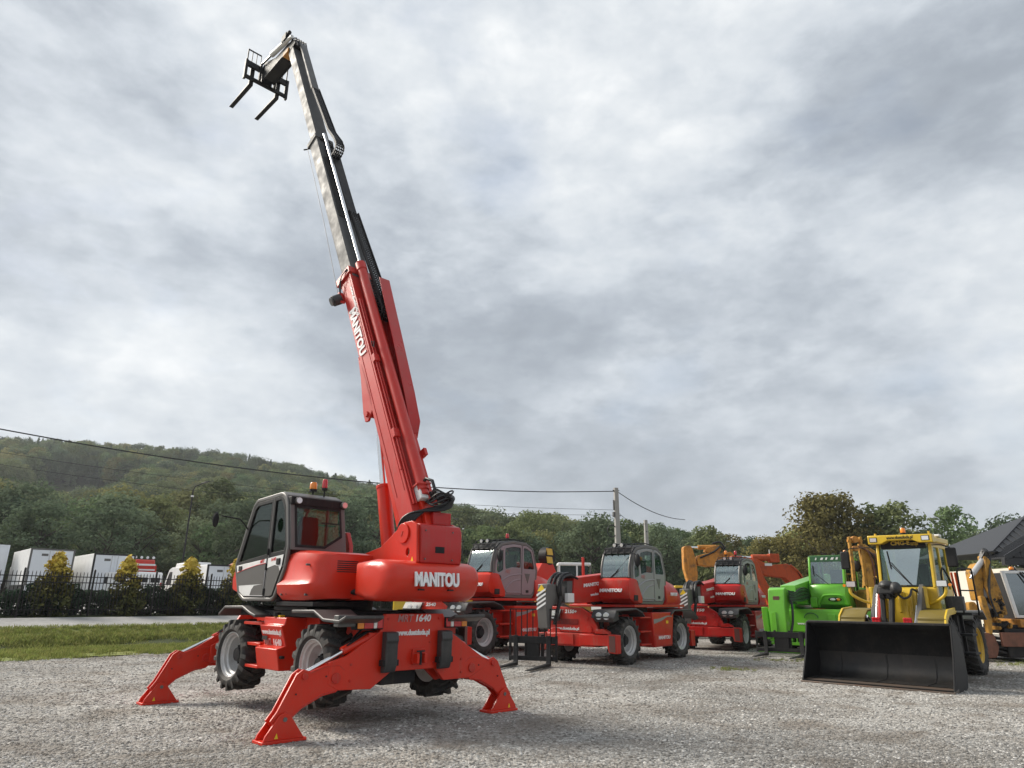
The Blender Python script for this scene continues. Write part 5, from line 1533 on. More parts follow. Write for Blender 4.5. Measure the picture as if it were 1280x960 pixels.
    text('MRT', .1, M['silverprint'] if door != 'x' else M['white'], d_, (.45, 1.032, 2.33), (-1, 0, -.1), (0, 0, 1), shear=.2, bold=.02, width=.26, depth=.004)
    qwin = rounded([(dsp - .08, 2.44), (dsp - .08, 3.08), (-.52, 3.08), (-.78, 2.98), (-.97, 2.44)], .05, 3)
    q_ = MB().plate(rounded(inset(rearq, .008), .06, 2), [qwin], 'y', .975, 1.025).build('cab_quarter', DG, t, .01)
    MB().plate(inset(qwin, -.012), [], 'y', 1.0, 1.006).build('quarter_glass', M['glass'], q_)
    MB().prism([(-.42, 2.30), (-.70, 2.30), (-.58, 2.0)], 'y', 1.025, 1.034).build('quarter_recess', M['cabgrey'], q_, .006)
    MB().box(-.62, -.48, 1.025, 1.032, 1.72, 1.80).build('decal', M['dark'], q_)
    MB().plate(inset(door_, .05), [], 'y', .02, .026).build('side_glass', M['sideglass'], t)
    MB().plate(inset(rearq, .05), [], 'y', .02, .026).build('side_glass', M['sideglass'], t)
    # curved windscreen, roof, back glass
    def strip(nm, pts_, y0, y1, th_, m_, par):
        mb = MB()
        n_ = len(pts_)
        nr = []
        for i in range(n_):
            a, b = Vector(pts_[max(0, i - 1)]), Vector(pts_[min(n_ - 1, i + 1)])
            q = (b - a).normalized()
            nr.append(Vector((-q.y, q.x)) * th_)
        lp = [pts_[i] for i in range(n_)] + [tuple(Vector(pts_[i]) + nr[i]) for i in range(n_ - 1, -1, -1)]
        return mb.prism(lp, 'y', y0, y1).build(nm, m_, par)
    wsp = [(1.20, 2.30), (1.185, 2.55), (1.11, 2.78), (1.01, 2.98), (.90, 3.09)]
    w0 = strip('windscreen', wsp, .07, .955, .008, M['paleglass'], t)
    for y in (.055, .965):
        MB().tube([(x, y, z) for x, z in bez([(x, z, 0) for x, z in wsp], 3) and wsp], .028, 8).build('windscreen_pillar', M['cabgrey'], w0)
    MB().tube([(1.205, .06, 2.30), (1.205, .96, 2.30)], .022, 6).build('windscreen_seal', M['black'], w0)
    MB().bar((1.225, .35, 2.28), (1.20, .62, 2.50), .02, .02).bar((1.21, .52, 2.42), (1.06, .92, 2.88), .028, .02).build('wiper', M['black'], w0)
    MB().prism([(1.05, 2.98), (.92, 3.10), (.84, 3.17), (.2, 3.28), (-.55, 3.26), (-.94, 3.08), (-.90, 3.03), (-.5, 3.20), (.2, 3.22), (.8, 3.10)], 'y', .02, 1.0).build('cab_roof', M['black'], t, .012)
    rg = empty('roof_guard', t)
    for y in (.1, .31, .52, .73, .94):
        MB().tube([(1.06, y, 2.97), (.98, y, 3.14), (.80, y, 3.27), (.1, y, 3.33), (-.4, y, 3.30)], .016, 6).build('guard_bar', M['black'], rg)
    MB().tube([(1.0, .06, 3.14), (1.0, .98, 3.14)], .018, 6).build('guard_bar', M['black'], rg)
    for y in (.42, .66):
        wl_ = MB().cyl((.92, y, 3.24), (1.02, y, 3.23), .06, n=14).build('work_light', M['black'], t)
        MB().cyl((1.018, y, 3.23), (1.035, y, 3.228), .052, n=14).build('lens', M['clearlens'], wl_)
    strip('rear_window', [(-1.13, 2.42), (-.94, 3.04)], .06, .96, .008, M['glass'], t)
    MB().prism([(-1.02, 1.6), (-1.14, 2.40), (-1.10, 2.42), (-.98, 1.6)], 'y', .05, .97).build('cab_back', M['cabgrey'], t)
    MB().box(-.9, .7, .06, .96, 1.55, 1.62).build('cab_floor', M['interior'], t)
    s0 = MB().box(-.35, .15, .28, .74, 2.0, 2.12).build('seat', M['interior'], t, .03)
    MB().prism([(-.35, 2.1), (-.22, 2.1), (-.36, 2.9), (-.46, 2.88)], 'y', .30, .72).build('seat_back', M['interior'], s0, .03)
    MB().box(.75, 1.0, .2, .85, 1.65, 2.28).build('dashboard', M['interior'], t, .04)
    # nose under the windscreen
    ns = []
    for y, k_ in ((-.13, .80), (-.05, .96), (.12, 1.0), (.88, 1.0), (1.0, .97), (1.06, .82)):
        ns.append([(.62, y, 1.57 + (1 - k_) * .2), (.98 * k_ + .02, y, 1.58 + (1 - k_) * .15), (1.30 * k_, y, 1.72), (1.38 * k_, y, 1.90), (1.31 * k_, y, 2.22 - (1 - k_) * .2), (1.22 * k_, y, 2.29 - (1 - k_) * .2), (1.12 * k_, y, 2.28 - (1 - k_) * .3), (.62, y, 1.75)])
    MB().loft(ns).build('cab_nose', RD_, t, sharp=36)
    text('MANITOU', .1, M['white'], t, (1.385, .45, 1.93), (0, 1, 0), (-.22, 0, 1), shear=.08, bold=.045, width=.72, depth=.03)
    MB().box(.88, 1.12, 1.045, 1.066, 1.66, 1.82).build('nose_vent', M['black'], t, .02)
    MB().tube([(.98, 1.0, 2.98), (1.06, 1.10, 2.96), (1.02, 1.16, 2.9)], .014, 6).build('mirror_arm', M['black'], t)
    MB().ell((1.02, 1.16, 2.78), .05, .10, .19).build('mirror', M['black'], t)
    for x, y, mt_ in beacons:
        beacon(t, x, y, 3.30, M[mt_], .15, .055, .10)
    # boom, low and forward
    yb0, yb1 = -.50, .0
    bm_ = MB().prism([(-2.35, 2.35), (-2.2, 2.72), (-1.9, 2.76), (.4, 2.46), (2.62, 2.25), (2.68, 1.60), (2.3, 1.58), (.4, 1.68), (-1.2, 1.95)], 'y', yb0, yb1).build('boom', RD_, t, .015)
    MB().prism([(2.5, 2.18), (2.9, 2.16), (2.92, 1.68), (2.5, 1.66)], 'y', yb0 + .05, yb1 - .05).build('boom_inner', M['steel'], t, .01)
    text('MANITOU', .1, M['white'], t, (1.62, yb1 + .004, 2.10), (-1, 0, .09), (0, 0, 1), shear=.1, bold=.04, width=1.05, depth=.008)
    MB().prism([(2.18, 1.96), (1.04, 2.06), (1.04, 2.23), (2.18, 2.13)], 'y', yb1, yb1 + .003).build('white_decal', M['silverprint'], t) if False else None
    text('www.duetduda.pl', .1, M['white'], t, (1.40, yb1 + .004, 1.84), (-1, 0, .09), (0, 0, 1), bold=.03, width=.72, depth=.006)
    MB().cyl((-.8, -.25, 1.7), (1.2, -.25, 1.62), .09, n=16).build('lift_ram', M['dark'], t)
    hb_ = empty('hose_bundle', t)
    hr2 = random.Random(len(label))
    for j in range(9):
        y = yb0 + .06 + .055 * j
        d0 = hr2.uniform(-.05, .05)
        MB().tube(bez([(2.45, y, 2.24), (2.85, y, 2.33 + d0), (3.20, y, 2.24 + d0), (3.32 + d0, y, 1.95), (3.22, y, 1.66 + d0), (2.95, y, 1.62)], 4), .036, 7).build('hose', M['hose'], hb_)
    if reel:
        rl = MB().cyl((-2.75, .42, 2.98), (-2.75, .12, 2.98), .30, n=28).build('hose_reel', M['black'], t)
        for z in (2.84, 3.12):
            MB().prism([(-2.90, z - .11), (-2.56, z - .11), (-2.50, z + .11), (-2.84, z + .11)], 'y', .42, .44).build('reel_panel', M['yellow'], rl)
        MB().prism([(-3.15, 1.75), (-3.15, 2.45), (-2.95, 2.72), (-2.3, 2.72), (-1.9, 2.3), (-1.9, 1.75)], 'y', .12, .40).build('reel_mount', RD_, rl, .01)
    if post:
        MB().box(.45, .52, -1.05, -.98, 2.0, 2.95).build('marker_post', RD_, t, .008)
    if head:
        hd_ = MB().prism([(2.9, 2.0), (3.62, 2.08), (3.80, 2.06), (3.86, 1.48), (3.80, .95), (3.66, .92), (3.56, 1.5), (2.9, 1.72)], 'y', -.40, -.10).build('boom_head', M['cabgrey'], t, .012)
        # striped face
        MB().plate([(-.40, 1.48), (-.10, 1.48), (-.10, 1.86), (-.40, 1.86)], [], 'z', 0, .001)
        for k_ in range(4):
            z = 1.40 + k_ * .115
            MB().prism([(-.395, z), (-.395, z + .055), (-.105, z + .215), (-.105, z + .16)], 'x', 3.872, 3.876).build('stripe', M['white'], hd_)
        MB().prism([(-.38, 1.88), (-.12, 1.88), (-.25, 2.05)], 'x', 3.84, 3.866).build('warning_decal', M['yellowdec'], hd_)
        MB().box(2.85, 3.15, .02, .14, 1.60, 1.84).build('valve_block', M['whitepaint'], t, .01)
        MB().cyl((3.3, .0, 1.75), (3.62, .0, 1.05), .05).build('tilt_ram', M['dark'], t)
    if fork:
        xf_ = Matrix.Translation((3.86, -.55, .04)) @ Matrix.Rotation(R(15), 4, 'Z')
        carriage(t, xf_, 1.30, (-.46, .46), 1.55, 'black', True, 1.38, .60)
    return t
roto('rotating_telehandler', 'red rotating telehandler mid row, its black pallet forks with guard resting on the gravel', (3.38, 22.06, 0), R(-127.5), '2150+', post=True)
roto('rotating_telehandler', 'red telehandler with mauve grey door and yellow hose reel, partly behind the raised one', (-.68, 25.1, 0), R(-127.5), '2540', red='red', door='mauve', scale=1.1, beacons=((-.45, .3, 'redlens'),), reel=True, head=False, fork=False)
roto('rotating_telehandler', 'red rotating telehandler farthest back, beside the green machine, with two roof beacons', (8.42, 28.2, 0), R(-124), '2150', red='red2', beacons=((.25, .25, 'amber'), (.0, .55, 'redlens')), head=True, fork=False)
# ================================================================== THE YELLOW WHEEL LOADER
LD = thing('wheel_loader', 'yellow wheel loader with a wide black bucket lowered on the gravel', 'wheel loader', (7.46, 15.29, 0), R(226.3))
YL = M['yellow']
WS_L = wheel_set(0.68, 0.50, 'yrim', 20, 0.035, 0.58)
# bucket
bkp = [(.0, .02), (.02, .045), (-.85, .07), (-1.02, .16), (-1.10, .34), (-1.08, .62), (-.98, .92), (-.80, 1.12), (-.62, 1.20), (-.60, 1.24), (-.80, 1.20), (-1.03, .99), (-1.15, .64), (-1.16, .30), (-1.06, .08), (-.88, .0), (-.1, .0)]
bk = MB().prism(bkp, 'y', -1.43, 1.43).build('bucket', M['bucket'], LD, sharp=45)
for s in (1, -1):
    MB().prism([(.0, .0), (-.03, .06), (-.36, .62), (-.56, 1.22), (-.66, 1.25), (-.86, 1.17), (-1.08, .96), (-1.20, .62), (-1.20, .25), (-1.08, .03), (-.9, -.0)], 'y', min(s * 1.43, s * 1.465), max(s * 1.43, s * 1.465)).build('bucket_cheek', M['bucket'], bk, .006)
MB().hexa([(.05, -1.47, .004), (.05, 1.47, .004), (-.30, 1.47, .004), (-.30, -1.47, .004)], [(.045, -1.47, .03), (.045, 1.47, .03), (-.30, 1.47, .072), (-.30, -1.47, .072)]).build('cutting_edge', M['edge'], bk, .004)
MB().box(-.67, -.58, -1.43, 1.43, 1.215, 1.265).build('top_rail', M['dark'], bk, .01)
MB().prism([(-.28, .078), (-.85, .082), (-1.0, .175), (-1.085, .36), (-1.075, .60), (-1.07, .60), (-1.08, .36), (-.995, .18), (-.85, .088), (-.28, .084)], 'y', -1.42, 1.42).build('wear_plate', M['wornsteel'], bk)
for y in (-.94, 0, .94):
    MB().prism([(-.30, .086), (-.85, .090), (-.99, .182), (-1.07, .36), (-1.066, .58), (-1.06, .58), (-1.062, .36), (-.985, .19), (-.85, .098), (-.30, .094)], 'y', y - .006, y + .006).build('weld_seam', M['dark'], bk)
for y in (-.5, .5):
    MB().prism([(-1.165, .2), (-1.45, .25), (-1.5, .5), (-1.25, .9), (-1.165, .8)], 'y', y - .12, y + .12).build('bucket_bracket', M['bucket'], bk, .01)
YO = .06
for x, y in ((-1.98, .90), (-1.98, -.90), (-4.88, .82), (-4.88, -.86)):
    put_wheel(WS_L, LD, x, y + YO * .5, .68, 0, x)
# front frame, arms, linkage
MB().box(-2.9, -1.5, YO - .40, YO + .40, .55, 1.15).build('front_frame', YL, LD, .02)
MB().cyl((-1.98, -.85, .68), (-1.98, .85, .68), .16).cyl((-4.88, -.85, .68), (-4.88, .85, .68), .16).build('axle', M['dark'], LD)
tw = MB().prism([(-2.25, 1.10), (-2.20, 1.30), (-2.42, 1.98), (-2.62, 2.02), (-2.75, 1.1)], 'y', YO - .24, YO + .40).build('lift_tower', YL, LD, .02)
for y in (-.12, .06, .30):
    MB().bar((-2.235, YO + y, 1.45), (-2.39, YO + y, 1.95), .05, .04).build('tower_rib', YL, tw, .01)
MB().tube([(-2.36, YO + .12, 1.93), (-2.24, YO + .2, 1.88), (-2.22, YO + .22, 1.6), (-2.20, YO + .23, 1.35)], .016, 6).tube([(-2.36, YO + .3, 1.9), (-2.25, YO + .32, 1.8), (-2.2, YO + .33, 1.4)], .014, 6).build('hydraulic_pipe', YL, tw)
for y in (YO - .44, YO + .52):
    MB().prism([(-2.62, 2.02), (-2.45, 2.08), (-2.30, 1.98), (-1.75, 1.30), (-1.35, .62), (-1.18, .55), (-1.15, .38), (-1.35, .34), (-1.62, .55), (-2.0, 1.08), (-2.62, 1.78)], 'y', y - .05, y + .05).build('lift_arm', M['armgrey'], LD, .015)
    MB().cyl((-2.55, y + .10 * (1 if y > 0 else -1), .95), (-1.95, y + .10 * (1 if y > 0 else -1), 1.25), .06).build('lift_ram', YL, LD)
    MB().cyl((-1.95, y + .10 * (1 if y > 0 else -1), 1.25), (-1.7, y + .10 * (1 if y > 0 else -1), 1.36), .035).build('lift_rod', M['chrome'], LD)
MB().bar((-2.05, YO - .27, 1.9), (-1.7, YO - .27, 1.2), .06, .10).build('red_arm', M['red2'], LD, .01)
MB().cyl((-2.1, YO - .36, 1.85), (-1.75, YO - .36, 1.22), .022).cyl((-2.1, YO + .44, 1.6), (-1.75, YO + .44, 1.22), .022).build('ram_rod', M['chrome'], LD)
lk = MB().prism([(-2.25, 2.06), (-2.05, 2.12), (-1.88, 2.02), (-1.82, 1.86), (-1.95, 1.74), (-2.2, 1.80)], 'y', YO - .26, YO + .06).build('bell_crank', M['black'], LD, .03)
MB().ell((-2.0, YO - .10, 2.05), .20, .17, .12).ell((-1.95, YO + .10, 1.98), .17, .13, .15).build('crank_boss', M['plastic'], lk)
for y in (-.19, -.05):
    MB().cyl((-1.84, YO + y, 1.80), (-1.80, YO + y, 1.79), .05, n=14).build('crank_pin', M['dark'], lk)
MB().bar((-1.90, YO - .20, 1.78), (-1.62, YO - .16, 1.0), .10, .12).bar((-1.90, YO + .0, 1.78), (-1.62, YO - .02, 1.0), .10, .12).build('tilt_link', M['black'], LD, .02)
MB().tube(bez([(-1.95, YO + .14, 1.84), (-1.90, YO + .26, 1.76), (-2.0, YO + .36, 1.82), (-2.15, YO + .38, 1.96), (-2.3, YO + .44, 1.92)]), .026, 8).build('hose', M['hose'], LD)
MB().box(-1.75, -1.6, YO - .7, YO + .7, .9, 1.22).build('cross_tube', M['black'], LD, .02)
for y in (-.31, .34):
    rf = MB().box(-1.63, -1.59, YO + y - .09, YO + y + .09, 1.225, 1.345).build('red_marker', M['redlens'], LD, .006)
    for k_ in range(3):
        for z in (1.235, 1.295):
            MB().box(-1.59, -1.575, YO + y - .082 + k_ * .056, YO + y - .036 + k_ * .056, z, z + .045).build('marker_cell', M['redlens'], rf, .004)
# front fenders
for s in (1, -1):
    y0, y1 = YO + s * .55, YO + s * 1.10
    y0, y1 = min(y0, y1), max(y0, y1)
    fp = [(-1.42, .80), (-1.46, 1.10), (-1.60, 1.36), (-1.85, 1.50), (-2.5, 1.54), (-2.5, 1.50), (-1.88, 1.46), (-1.64, 1.33), (-1.50, 1.08), (-1.46, .80)]
    fe = MB().prism(fp, 'y', y0, y1).build('fender', M['olive'], LD, .006)
    ye = y1 if s > 0 else y0
    MB().prism([(-1.40, .70), (-1.45, 1.11), (-1.59, 1.38), (-1.84, 1.53), (-2.5, 1.57), (-2.5, 1.44), (-1.9, 1.40), (-1.70, 1.29), (-1.57, 1.05), (-1.48, .70)], 'y', ye - .03, ye + .01).build('fender_rim', YL, fe, .006)
    MB().box(-1.60, -1.56, y0, y1, 1.30, 1.34).box(-1.50, -1.455, y0, y1, 1.16, 1.20).build('fender_rib', M['olive'], fe)
# cab
YC = YO + .18
CY0, CY1 = YC - .60, YC + .62
cabp = [(-2.62, 1.30), (-2.56, 2.02), (-2.72, 3.02), (-4.05, 3.02), (-4.05, 1.30)]
for y0, y1 in ((CY0, CY0 + .06), (CY1 - .06, CY1)):
    MB().plate(cabp, [[(-2.72, 2.05), (-2.84, 2.94), (-3.30, 2.94), (-3.30, 1.45), (-2.76, 1.45)][::-1], [(-3.40, 1.98), (-3.40, 2.94), (-3.95, 2.94), (-3.95, 1.98)][::-1]], 'y', y0, y1).build('cab_side_frame', YL, LD, .012)
    MB().box(-3.95, -2.78, (y0 + y1) / 2 - .004, (y0 + y1) / 2 + .004, 1.44, 2.95).build('side_glass', M['glass'], LD)
for y in (CY0 + .04, CY1 - .04):
    MB().bar((-2.585, y, 2.0), (-2.735, y, 3.02), .075, .06, (0, 1, 0)).build('front_pillar', YL, LD, .012)
MB().box(-4.0, -2.62, CY0 + .02, CY1 - .02, 1.28, 1.36).build('cab_floor', M['dark'], LD)
MB().prism([(-2.62, 1.30), (-2.56, 1.98), (-2.60, 2.03), (-2.66, 1.98), (-2.70, 1.30)], 'y', CY0 + .02, CY1 - .02).build('cab_front', YL, LD, .012)
def WSP(y, k_):   # on the windscreen plane
    return (-2.60 - .145 * k_, y, 2.04 + .96 * k_)
wg = MB().add([WSP(CY0 + .07, 0), WSP(CY1 - .07, 0), WSP(CY1 - .07, 1), WSP(CY0 + .07, 1)] + [tuple(Vector(p) - Vector((.01, 0, 0))) for p in (WSP(CY0 + .07, 0), WSP(CY1 - .07, 0), WSP(CY1 - .07, 1), WSP(CY0 + .07, 1))], [(0, 1, 2, 3), (7, 6, 5, 4), (0, 4, 5, 1), (1, 5, 6, 2), (2, 6, 7, 3), (3, 7, 4, 0)]).build('windscreen', M['glass'], LD)
# the flat middle pane, wider at the top, set in the screen
bl = [WSP(CY0 + .26, .03), WSP(CY0 + .80, .03), WSP(CY0 + .98, .90), WSP(CY0 + .15, .90)]
MB().add([tuple(Vector(p) + Vector((.012, 0, 0))) for p in bl] + [tuple(Vector(p) + Vector((.004, 0, 0))) for p in bl], [(0, 1, 2, 3), (7, 6, 5, 4), (0, 4, 5, 1), (1, 5, 6, 2), (2, 6, 7, 3), (3, 7, 4, 0)]).build('flat_pane', M['flatglass'], wg)
for a, b in (((CY0 + .07, 0), (CY1 - .07, 0)), ((CY0 + .07, 0), (CY0 + .07, 1)), ((CY1 - .07, 0), (CY1 - .07, 1))):
    MB().bar(tuple(Vector(WSP(*a)) + Vector((.008, 0, 0))), tuple(Vector(WSP(*b)) + Vector((.008, 0, 0))), .03, .012).build('windscreen_seal', M['black'], wg)
wp = MB()
for o_ in (0, .05):
    p, q = Vector(WSP(CY0 + .72 + o_ * .3, .0)), Vector(WSP(CY0 + .26 + o_, .58))
    wp.bar(p + Vector((.03, 0, .0)), q + Vector((.03, 0, 0)), .018, .015)
p, q = Vector(WSP(CY0 + .30, .42)), Vector(WSP(CY0 + .24, .86))
wp.bar(p + Vector((.025, 0, 0)), q + Vector((.025, 0, 0)), .025, .015)
wp.build('wiper', M['black'], LD)
# roof with the notched visor
rfp = [(CY0 - .10, 3.03), (CY0 + .20, 3.03), (CY0 + .34, 3.10), (CY1 - .34, 3.10), (CY1 - .20, 3.03), (CY1 + .10, 3.03), (CY1 + .10, 3.22), (CY0 - .10, 3.24)]
rf_ = MB().prism(rfp, 'x', -2.72, -2.48).build('roof_visor', YL, LD, .015)
MB().box(-4.15, -2.72, CY0 - .06, CY1 + .06, 3.05, 3.19).build('cab_roof', YL, LD, .03)
MB().box(-2.74, -2.70, CY0 + .12, CY1 - .12, 2.92, 3.10).build('name_board', M['black'], LD)
text('CMG-E', .1, M['yellow'], LD, (-2.695, YC - .04, 3.045), (0, 1, 0), (0, 0, 1), bold=.03, width=.42, depth=.006)
text('europe', .1, M['yellow'], LD, (-2.695, YC + .27, 3.03), (0, 1, 0), (0, 0, 1), width=.16, depth=.006)
text('www.duetduda.pl', .1, M['black'], LD, (-2.478, YC + .02, 3.165), (0, 1, 0), (0, 0, 1), shear=.1, bold=.015, width=.58, depth=.004)
for y in (CY0 + .03, CY1 - .05):
    wl_ = MB().box(-2.50, -2.474, y - .09, y + .09, 3.07, 3.19).build('work_light', M['black'], LD, .01)
    MB().box(-2.474, -2.468, y - .072, y + .072, 3.085, 3.175).build('lens', M['clearlens'], wl_)
for y in (CY0 + .06, CY1 + .02):
    MB().cyl((-2.6, y, 3.20), (-2.6, y, 3.29), .025, n=10).build('roof_lug', YL, LD)
MB().box(-3.4, -3.2, CY1 - .1, CY1 + .1, 3.2, 3.26).build('roof_hatch', M['whitepaint'], LD, .02)
beacon(LD, -2.95, YC + .0, 3.22, M['amber'], .12, .06, .06)
# inside
s0 = MB().box(-3.7, -3.2, YC - .22, YC + .24, 1.75, 1.9).build('seat', M['interior'], LD, .03)
MB().prism([(-3.7, 1.9), (-3.58, 1.9), (-3.74, 2.6), (-3.82, 2.58)], 'y', YC - .22, YC + .24).build('seat_back', M['interior'], s0, .03)
MB().box(-2.86, -2.70, CY0 + .08, CY1 - .08, 1.4, 2.05).bar((-2.8, YC, 2.0), (-3.0, YC, 2.18), .06, .06).build('dashboard', M['interior'], LD, .02)
MB().tube([(-3.02 + .07 * math.cos(a), YC + .2 * math.sin(a), 2.2 + .16 * math.cos(a)) for a in [2 * PI * i / 18 for i in range(18)]], .016, 6, True).build('steering_wheel', M['interior'], LD)
# lamps on curved yellow arms, mirrors
for s in (1, -1):
    yb_ = YO + s * .62
    MB().tube(bez([(-2.55, yb_ - s * .10, 1.62), (-2.45, yb_ + s * .12, 1.68), (-2.36, yb_ + s * .30, 1.78), (-2.32, yb_ + s * .40, 1.88), (-2.32, yb_ + s * .42, 2.02)]), .035, 8).build('lamp_arm', YL, LD)
    hl_ = MB().box(-2.36, -2.26, yb_ + s * .36 - .11, yb_ + s * .36 + .11, 2.02, 2.16).build('headlight', M['black'], LD, .012)
    MB().box(-2.26, -2.252, yb_ + s * .36 - .10, yb_ + s * .36 + .10, 2.03, 2.15).build('lens', M['clearlens'], hl_)
    MB().cyl((-2.30, yb_ + s * .52, 2.06), (-2.26, yb_ + s * .52, 2.06), .035).build('indicator', M['amber'], hl_)
    MB().cyl((-2.42, yb_ - s * .06, 1.55), (-2.42, yb_ - s * .06, 2.02), .07, n=14).build('lamp_post', YL, LD, .01)
    MB().tube([(-2.75, CY0 if s < 0 else CY1, 2.98), (-2.70, yb_ + s * .4, 2.97), (-2.70, yb_ + s * .56, 2.9)], .012, 6).build('mirror_arm', M['black'], LD)
    MB().box(-2.74, -2.66, yb_ + s * .56 - .11, yb_ + s * .56 + .11, 2.46, 2.90).build('mirror', M['black'], LD, .03)
# hand rails, platform, steps on the near side
MB().tube(bez([(-2.75, CY1 + .12, 1.55), (-2.72, CY1 + .10, 2.2), (-2.76, CY1 + .12, 2.42), (-2.95, CY1 + .12, 2.42), (-3.0, CY1 + .22, 2.1), (-3.02, CY1 + .30, 1.5)], 5), .020, 8).build('hand_rail', M['black'], LD)
MB().tube([(-3.05, CY1 + .36, 1.45), (-3.05, CY1 + .36, 2.36), (-3.10, CY1 + .38, 2.44), (-3.5, CY1 + .56, 2.44), (-3.55, CY1 + .56, 2.38), (-3.55, CY1 + .56, 1.4)], .020, 8).bar((-3.05, CY1 + .36, 1.95), (-3.55, CY1 + .56, 1.95), .03, .03).build('hand_rail', M['black'], LD)
MB().box(-3.6, -3.0, CY1 + .02, CY1 + .52, 1.40, 1.46).build('platform', M['black'], LD, .01)
MB().box(-3.05, -2.85, CY1 + .05, CY1 + .42, 1.50, 1.82).build('battery_box', M['plastic'], LD, .02)
for z in (.55, .95):
    MB().box(-3.5, -3.0, CY1 + .18, CY1 + .46, z, z + .05).build('step', M['black'], LD, .008)
MB().box(-3.02, -2.96, CY1 + .16, CY1 + .22, .5, 1.42).box(-3.52, -3.46, CY1 + .16, CY1 + .22, .5, 1.42).box(-3.5, -3.0, CY1 + .1, CY1 + .16, .5, 1.4).build('step_frame', M['black'], LD)
# rear body
MB().box(-5.9, -4.1, YO - .55, YO + .55, .6, 1.75).build('engine_cover', YL, LD, .06)
MB().box(-4.2, -2.7, YO - .45, YO + .45, .6, 1.28).build('rear_frame', M['dark'], LD, .02)
MB().box(-6.1, -5.85, YO - .9, YO + .9, .6, 1.3).build('counterweight', M['dark'], LD, .05)
for s in (1, -1):
    MB().prism([(-4.1, 1.30), (-4.25, 1.48), (-5.4, 1.50), (-5.7, 1.30), (-5.7, 1.26), (-5.38, 1.45), (-4.27, 1.43), (-4.13, 1.26)], 'y', min(YO + s * .5, YO + s * 1.10), max(YO + s * .5, YO + s * 1.10)).build('rear_fender', M['greyplastic'], LD, .01)
MB().cyl((-5.0, YO + .3, 1.75), (-5.0, YO + .3, 2.4), .06).build('exhaust', M['dark'], LD)

# ================================================================== THE GREEN TELEHANDLER
GT = thing('green_telehandler', 'bright green rotating telehandler behind the bucket, with black pallet forks lowered', 'telehandler', (11.35, 26.2, 0), R(232))
GR = M['green']
for x, y in ((-1.5, .95), (1.5, .95), (-1.5, -.95), (1.5, -.95)):
    put_wheel(WS_NEW, GT, x, y, .62, 0, x)
MB().box(-2.2, 2.3, -.45, .45, .55, 1.3).build('chassis', GR, GT, .015)
MB().cyl((-1.5, -.9, .62), (-1.5, .9, .62), .14).cyl((1.5, -.9, .62), (1.5, .9, .62), .14).build('axle', M['dark'], GT)
fp = MB().prism([(-1.20, 1.40), (1.12, 1.40), (1.05, .95), (.5, .72), (-1.2, .72)], 'x', 2.25, 2.42).build('front_plate', GR, GT, .015)
MB().box(2.42, 2.46, -.95, -.55, .8, 1.3).box(2.42, 2.46, .75, .98, 1.05, 1.3).build('plate_rib', GR, fp, .01)
MB().tube([(2.44, .22 + .22 * math.cos(a), 1.16 + .16 * math.sin(a)) for a in [PI * i / 10 for i in range(11)]], .014, 6).build('plate_groove', M['dkgreen'], fp)
text('www.duetduda.pl', .1, M['white'], GT, (2.426, .12, .98), (0, 1, 0), (0, 0, 1), bold=.03, width=.72, depth=.006)
MB().box(1.6, 2.4, -1.3, 1.25, 1.38, 1.44).build('fender', GR, GT, .01)
MB().box(-2.3, 1.2, -1.25, 1.2, 1.32, 1.40).build('deck', GR, GT, .01)
MB().box(1.7, 2.2, .6, 1.2, 1.16, 1.36).build('wheel_arch', M['black'], GT, .02)
for s in (1, -1):
    MB().box(2.0, 2.3, min(s * .5, s * 1.25), max(s * .5, s * 1.25), .38, .70).build('outrigger', GR, GT, .015)
    MB().box(-2.2, -1.9, min(s * .5, s * 1.25), max(s * .5, s * 1.25), .38, .70).build('outrigger', GR, GT, .015)
MB().box(2.02, 2.36, -1.2, .6, .28, .37).build('front_bar', GR, GT, .01)
for y in (-.9, -.62, -.35, -.1, .15):
    MB().cyl((2.3, y, .36), (2.3, y, .72), .03, n=8).build('hydraulic_fitting', GR, GT)
# cab
gc = [(.35, 1.45), (1.10, 1.45), (1.33, 1.62), (1.36, 2.05), (1.30, 2.30), (1.10, 3.22), (-.55, 3.22), (-.62, 1.45)]
gcr = rounded(gc, .07, 3)
for y0, y1 in ((-.03, .03), (1.12, 1.18)):
    MB().plate(gcr, [[(.55, 1.62), (1.14, 1.66), (1.22, 2.02), (1.17, 2.30), (1.00, 3.08), (.05, 3.08), (.05, 1.62)][::-1], [(-.05, 1.62), (-.05, 3.08), (-.45, 3.08), (-.5, 1.62)][::-1]], 'y', y0, y1).build('cab_side_frame', GR, GT, .02)
    MB().box(-.5, 1.0, (y0 + y1) / 2 - .003, (y0 + y1) / 2 + .003, 1.62, 3.08).build('side_glass', M['sideglass'], GT)
cf = []
for y, k_ in ((-.06, .93), (.02, 1.0), (1.13, 1.0), (1.21, .93)):
    cf.append([(.5, y, 1.45), (1.10 * k_, y, 1.45), (1.36 * k_, y, 1.60), (1.42 * k_, y, 1.95), (1.36 * k_, y, 2.22), (1.29 * k_, y, 2.28), (1.18 * k_, y, 2.24), (.5, y, 1.6)])
MB().loft(cf).build('cab_nose', GR, GT, sharp=40)
nz = empty('nose_guard', GT)
MB().tube(bez([(1.40, .26, 1.52), (1.47, .28, 1.66), (1.48, .42, 1.86), (1.47, .58, 1.90), (1.47, .95, 1.90), (1.44, 1.10, 1.82), (1.38, 1.16, 1.60)], 4), .04, 8).build('guard_tube', GR, nz)
MB().box(1.40, 1.52, .0, .22, 1.50, 1.82).build('front_bracket', GR, GT, .02)
MB().ell((1.40, .78, 1.76), .04, .22, .07).build('headlight_strip', M['black'], GT)
MB().ell((1.425, .72, 1.76), .03, .10, .05).build('headlight', M['clearlens'], GT)
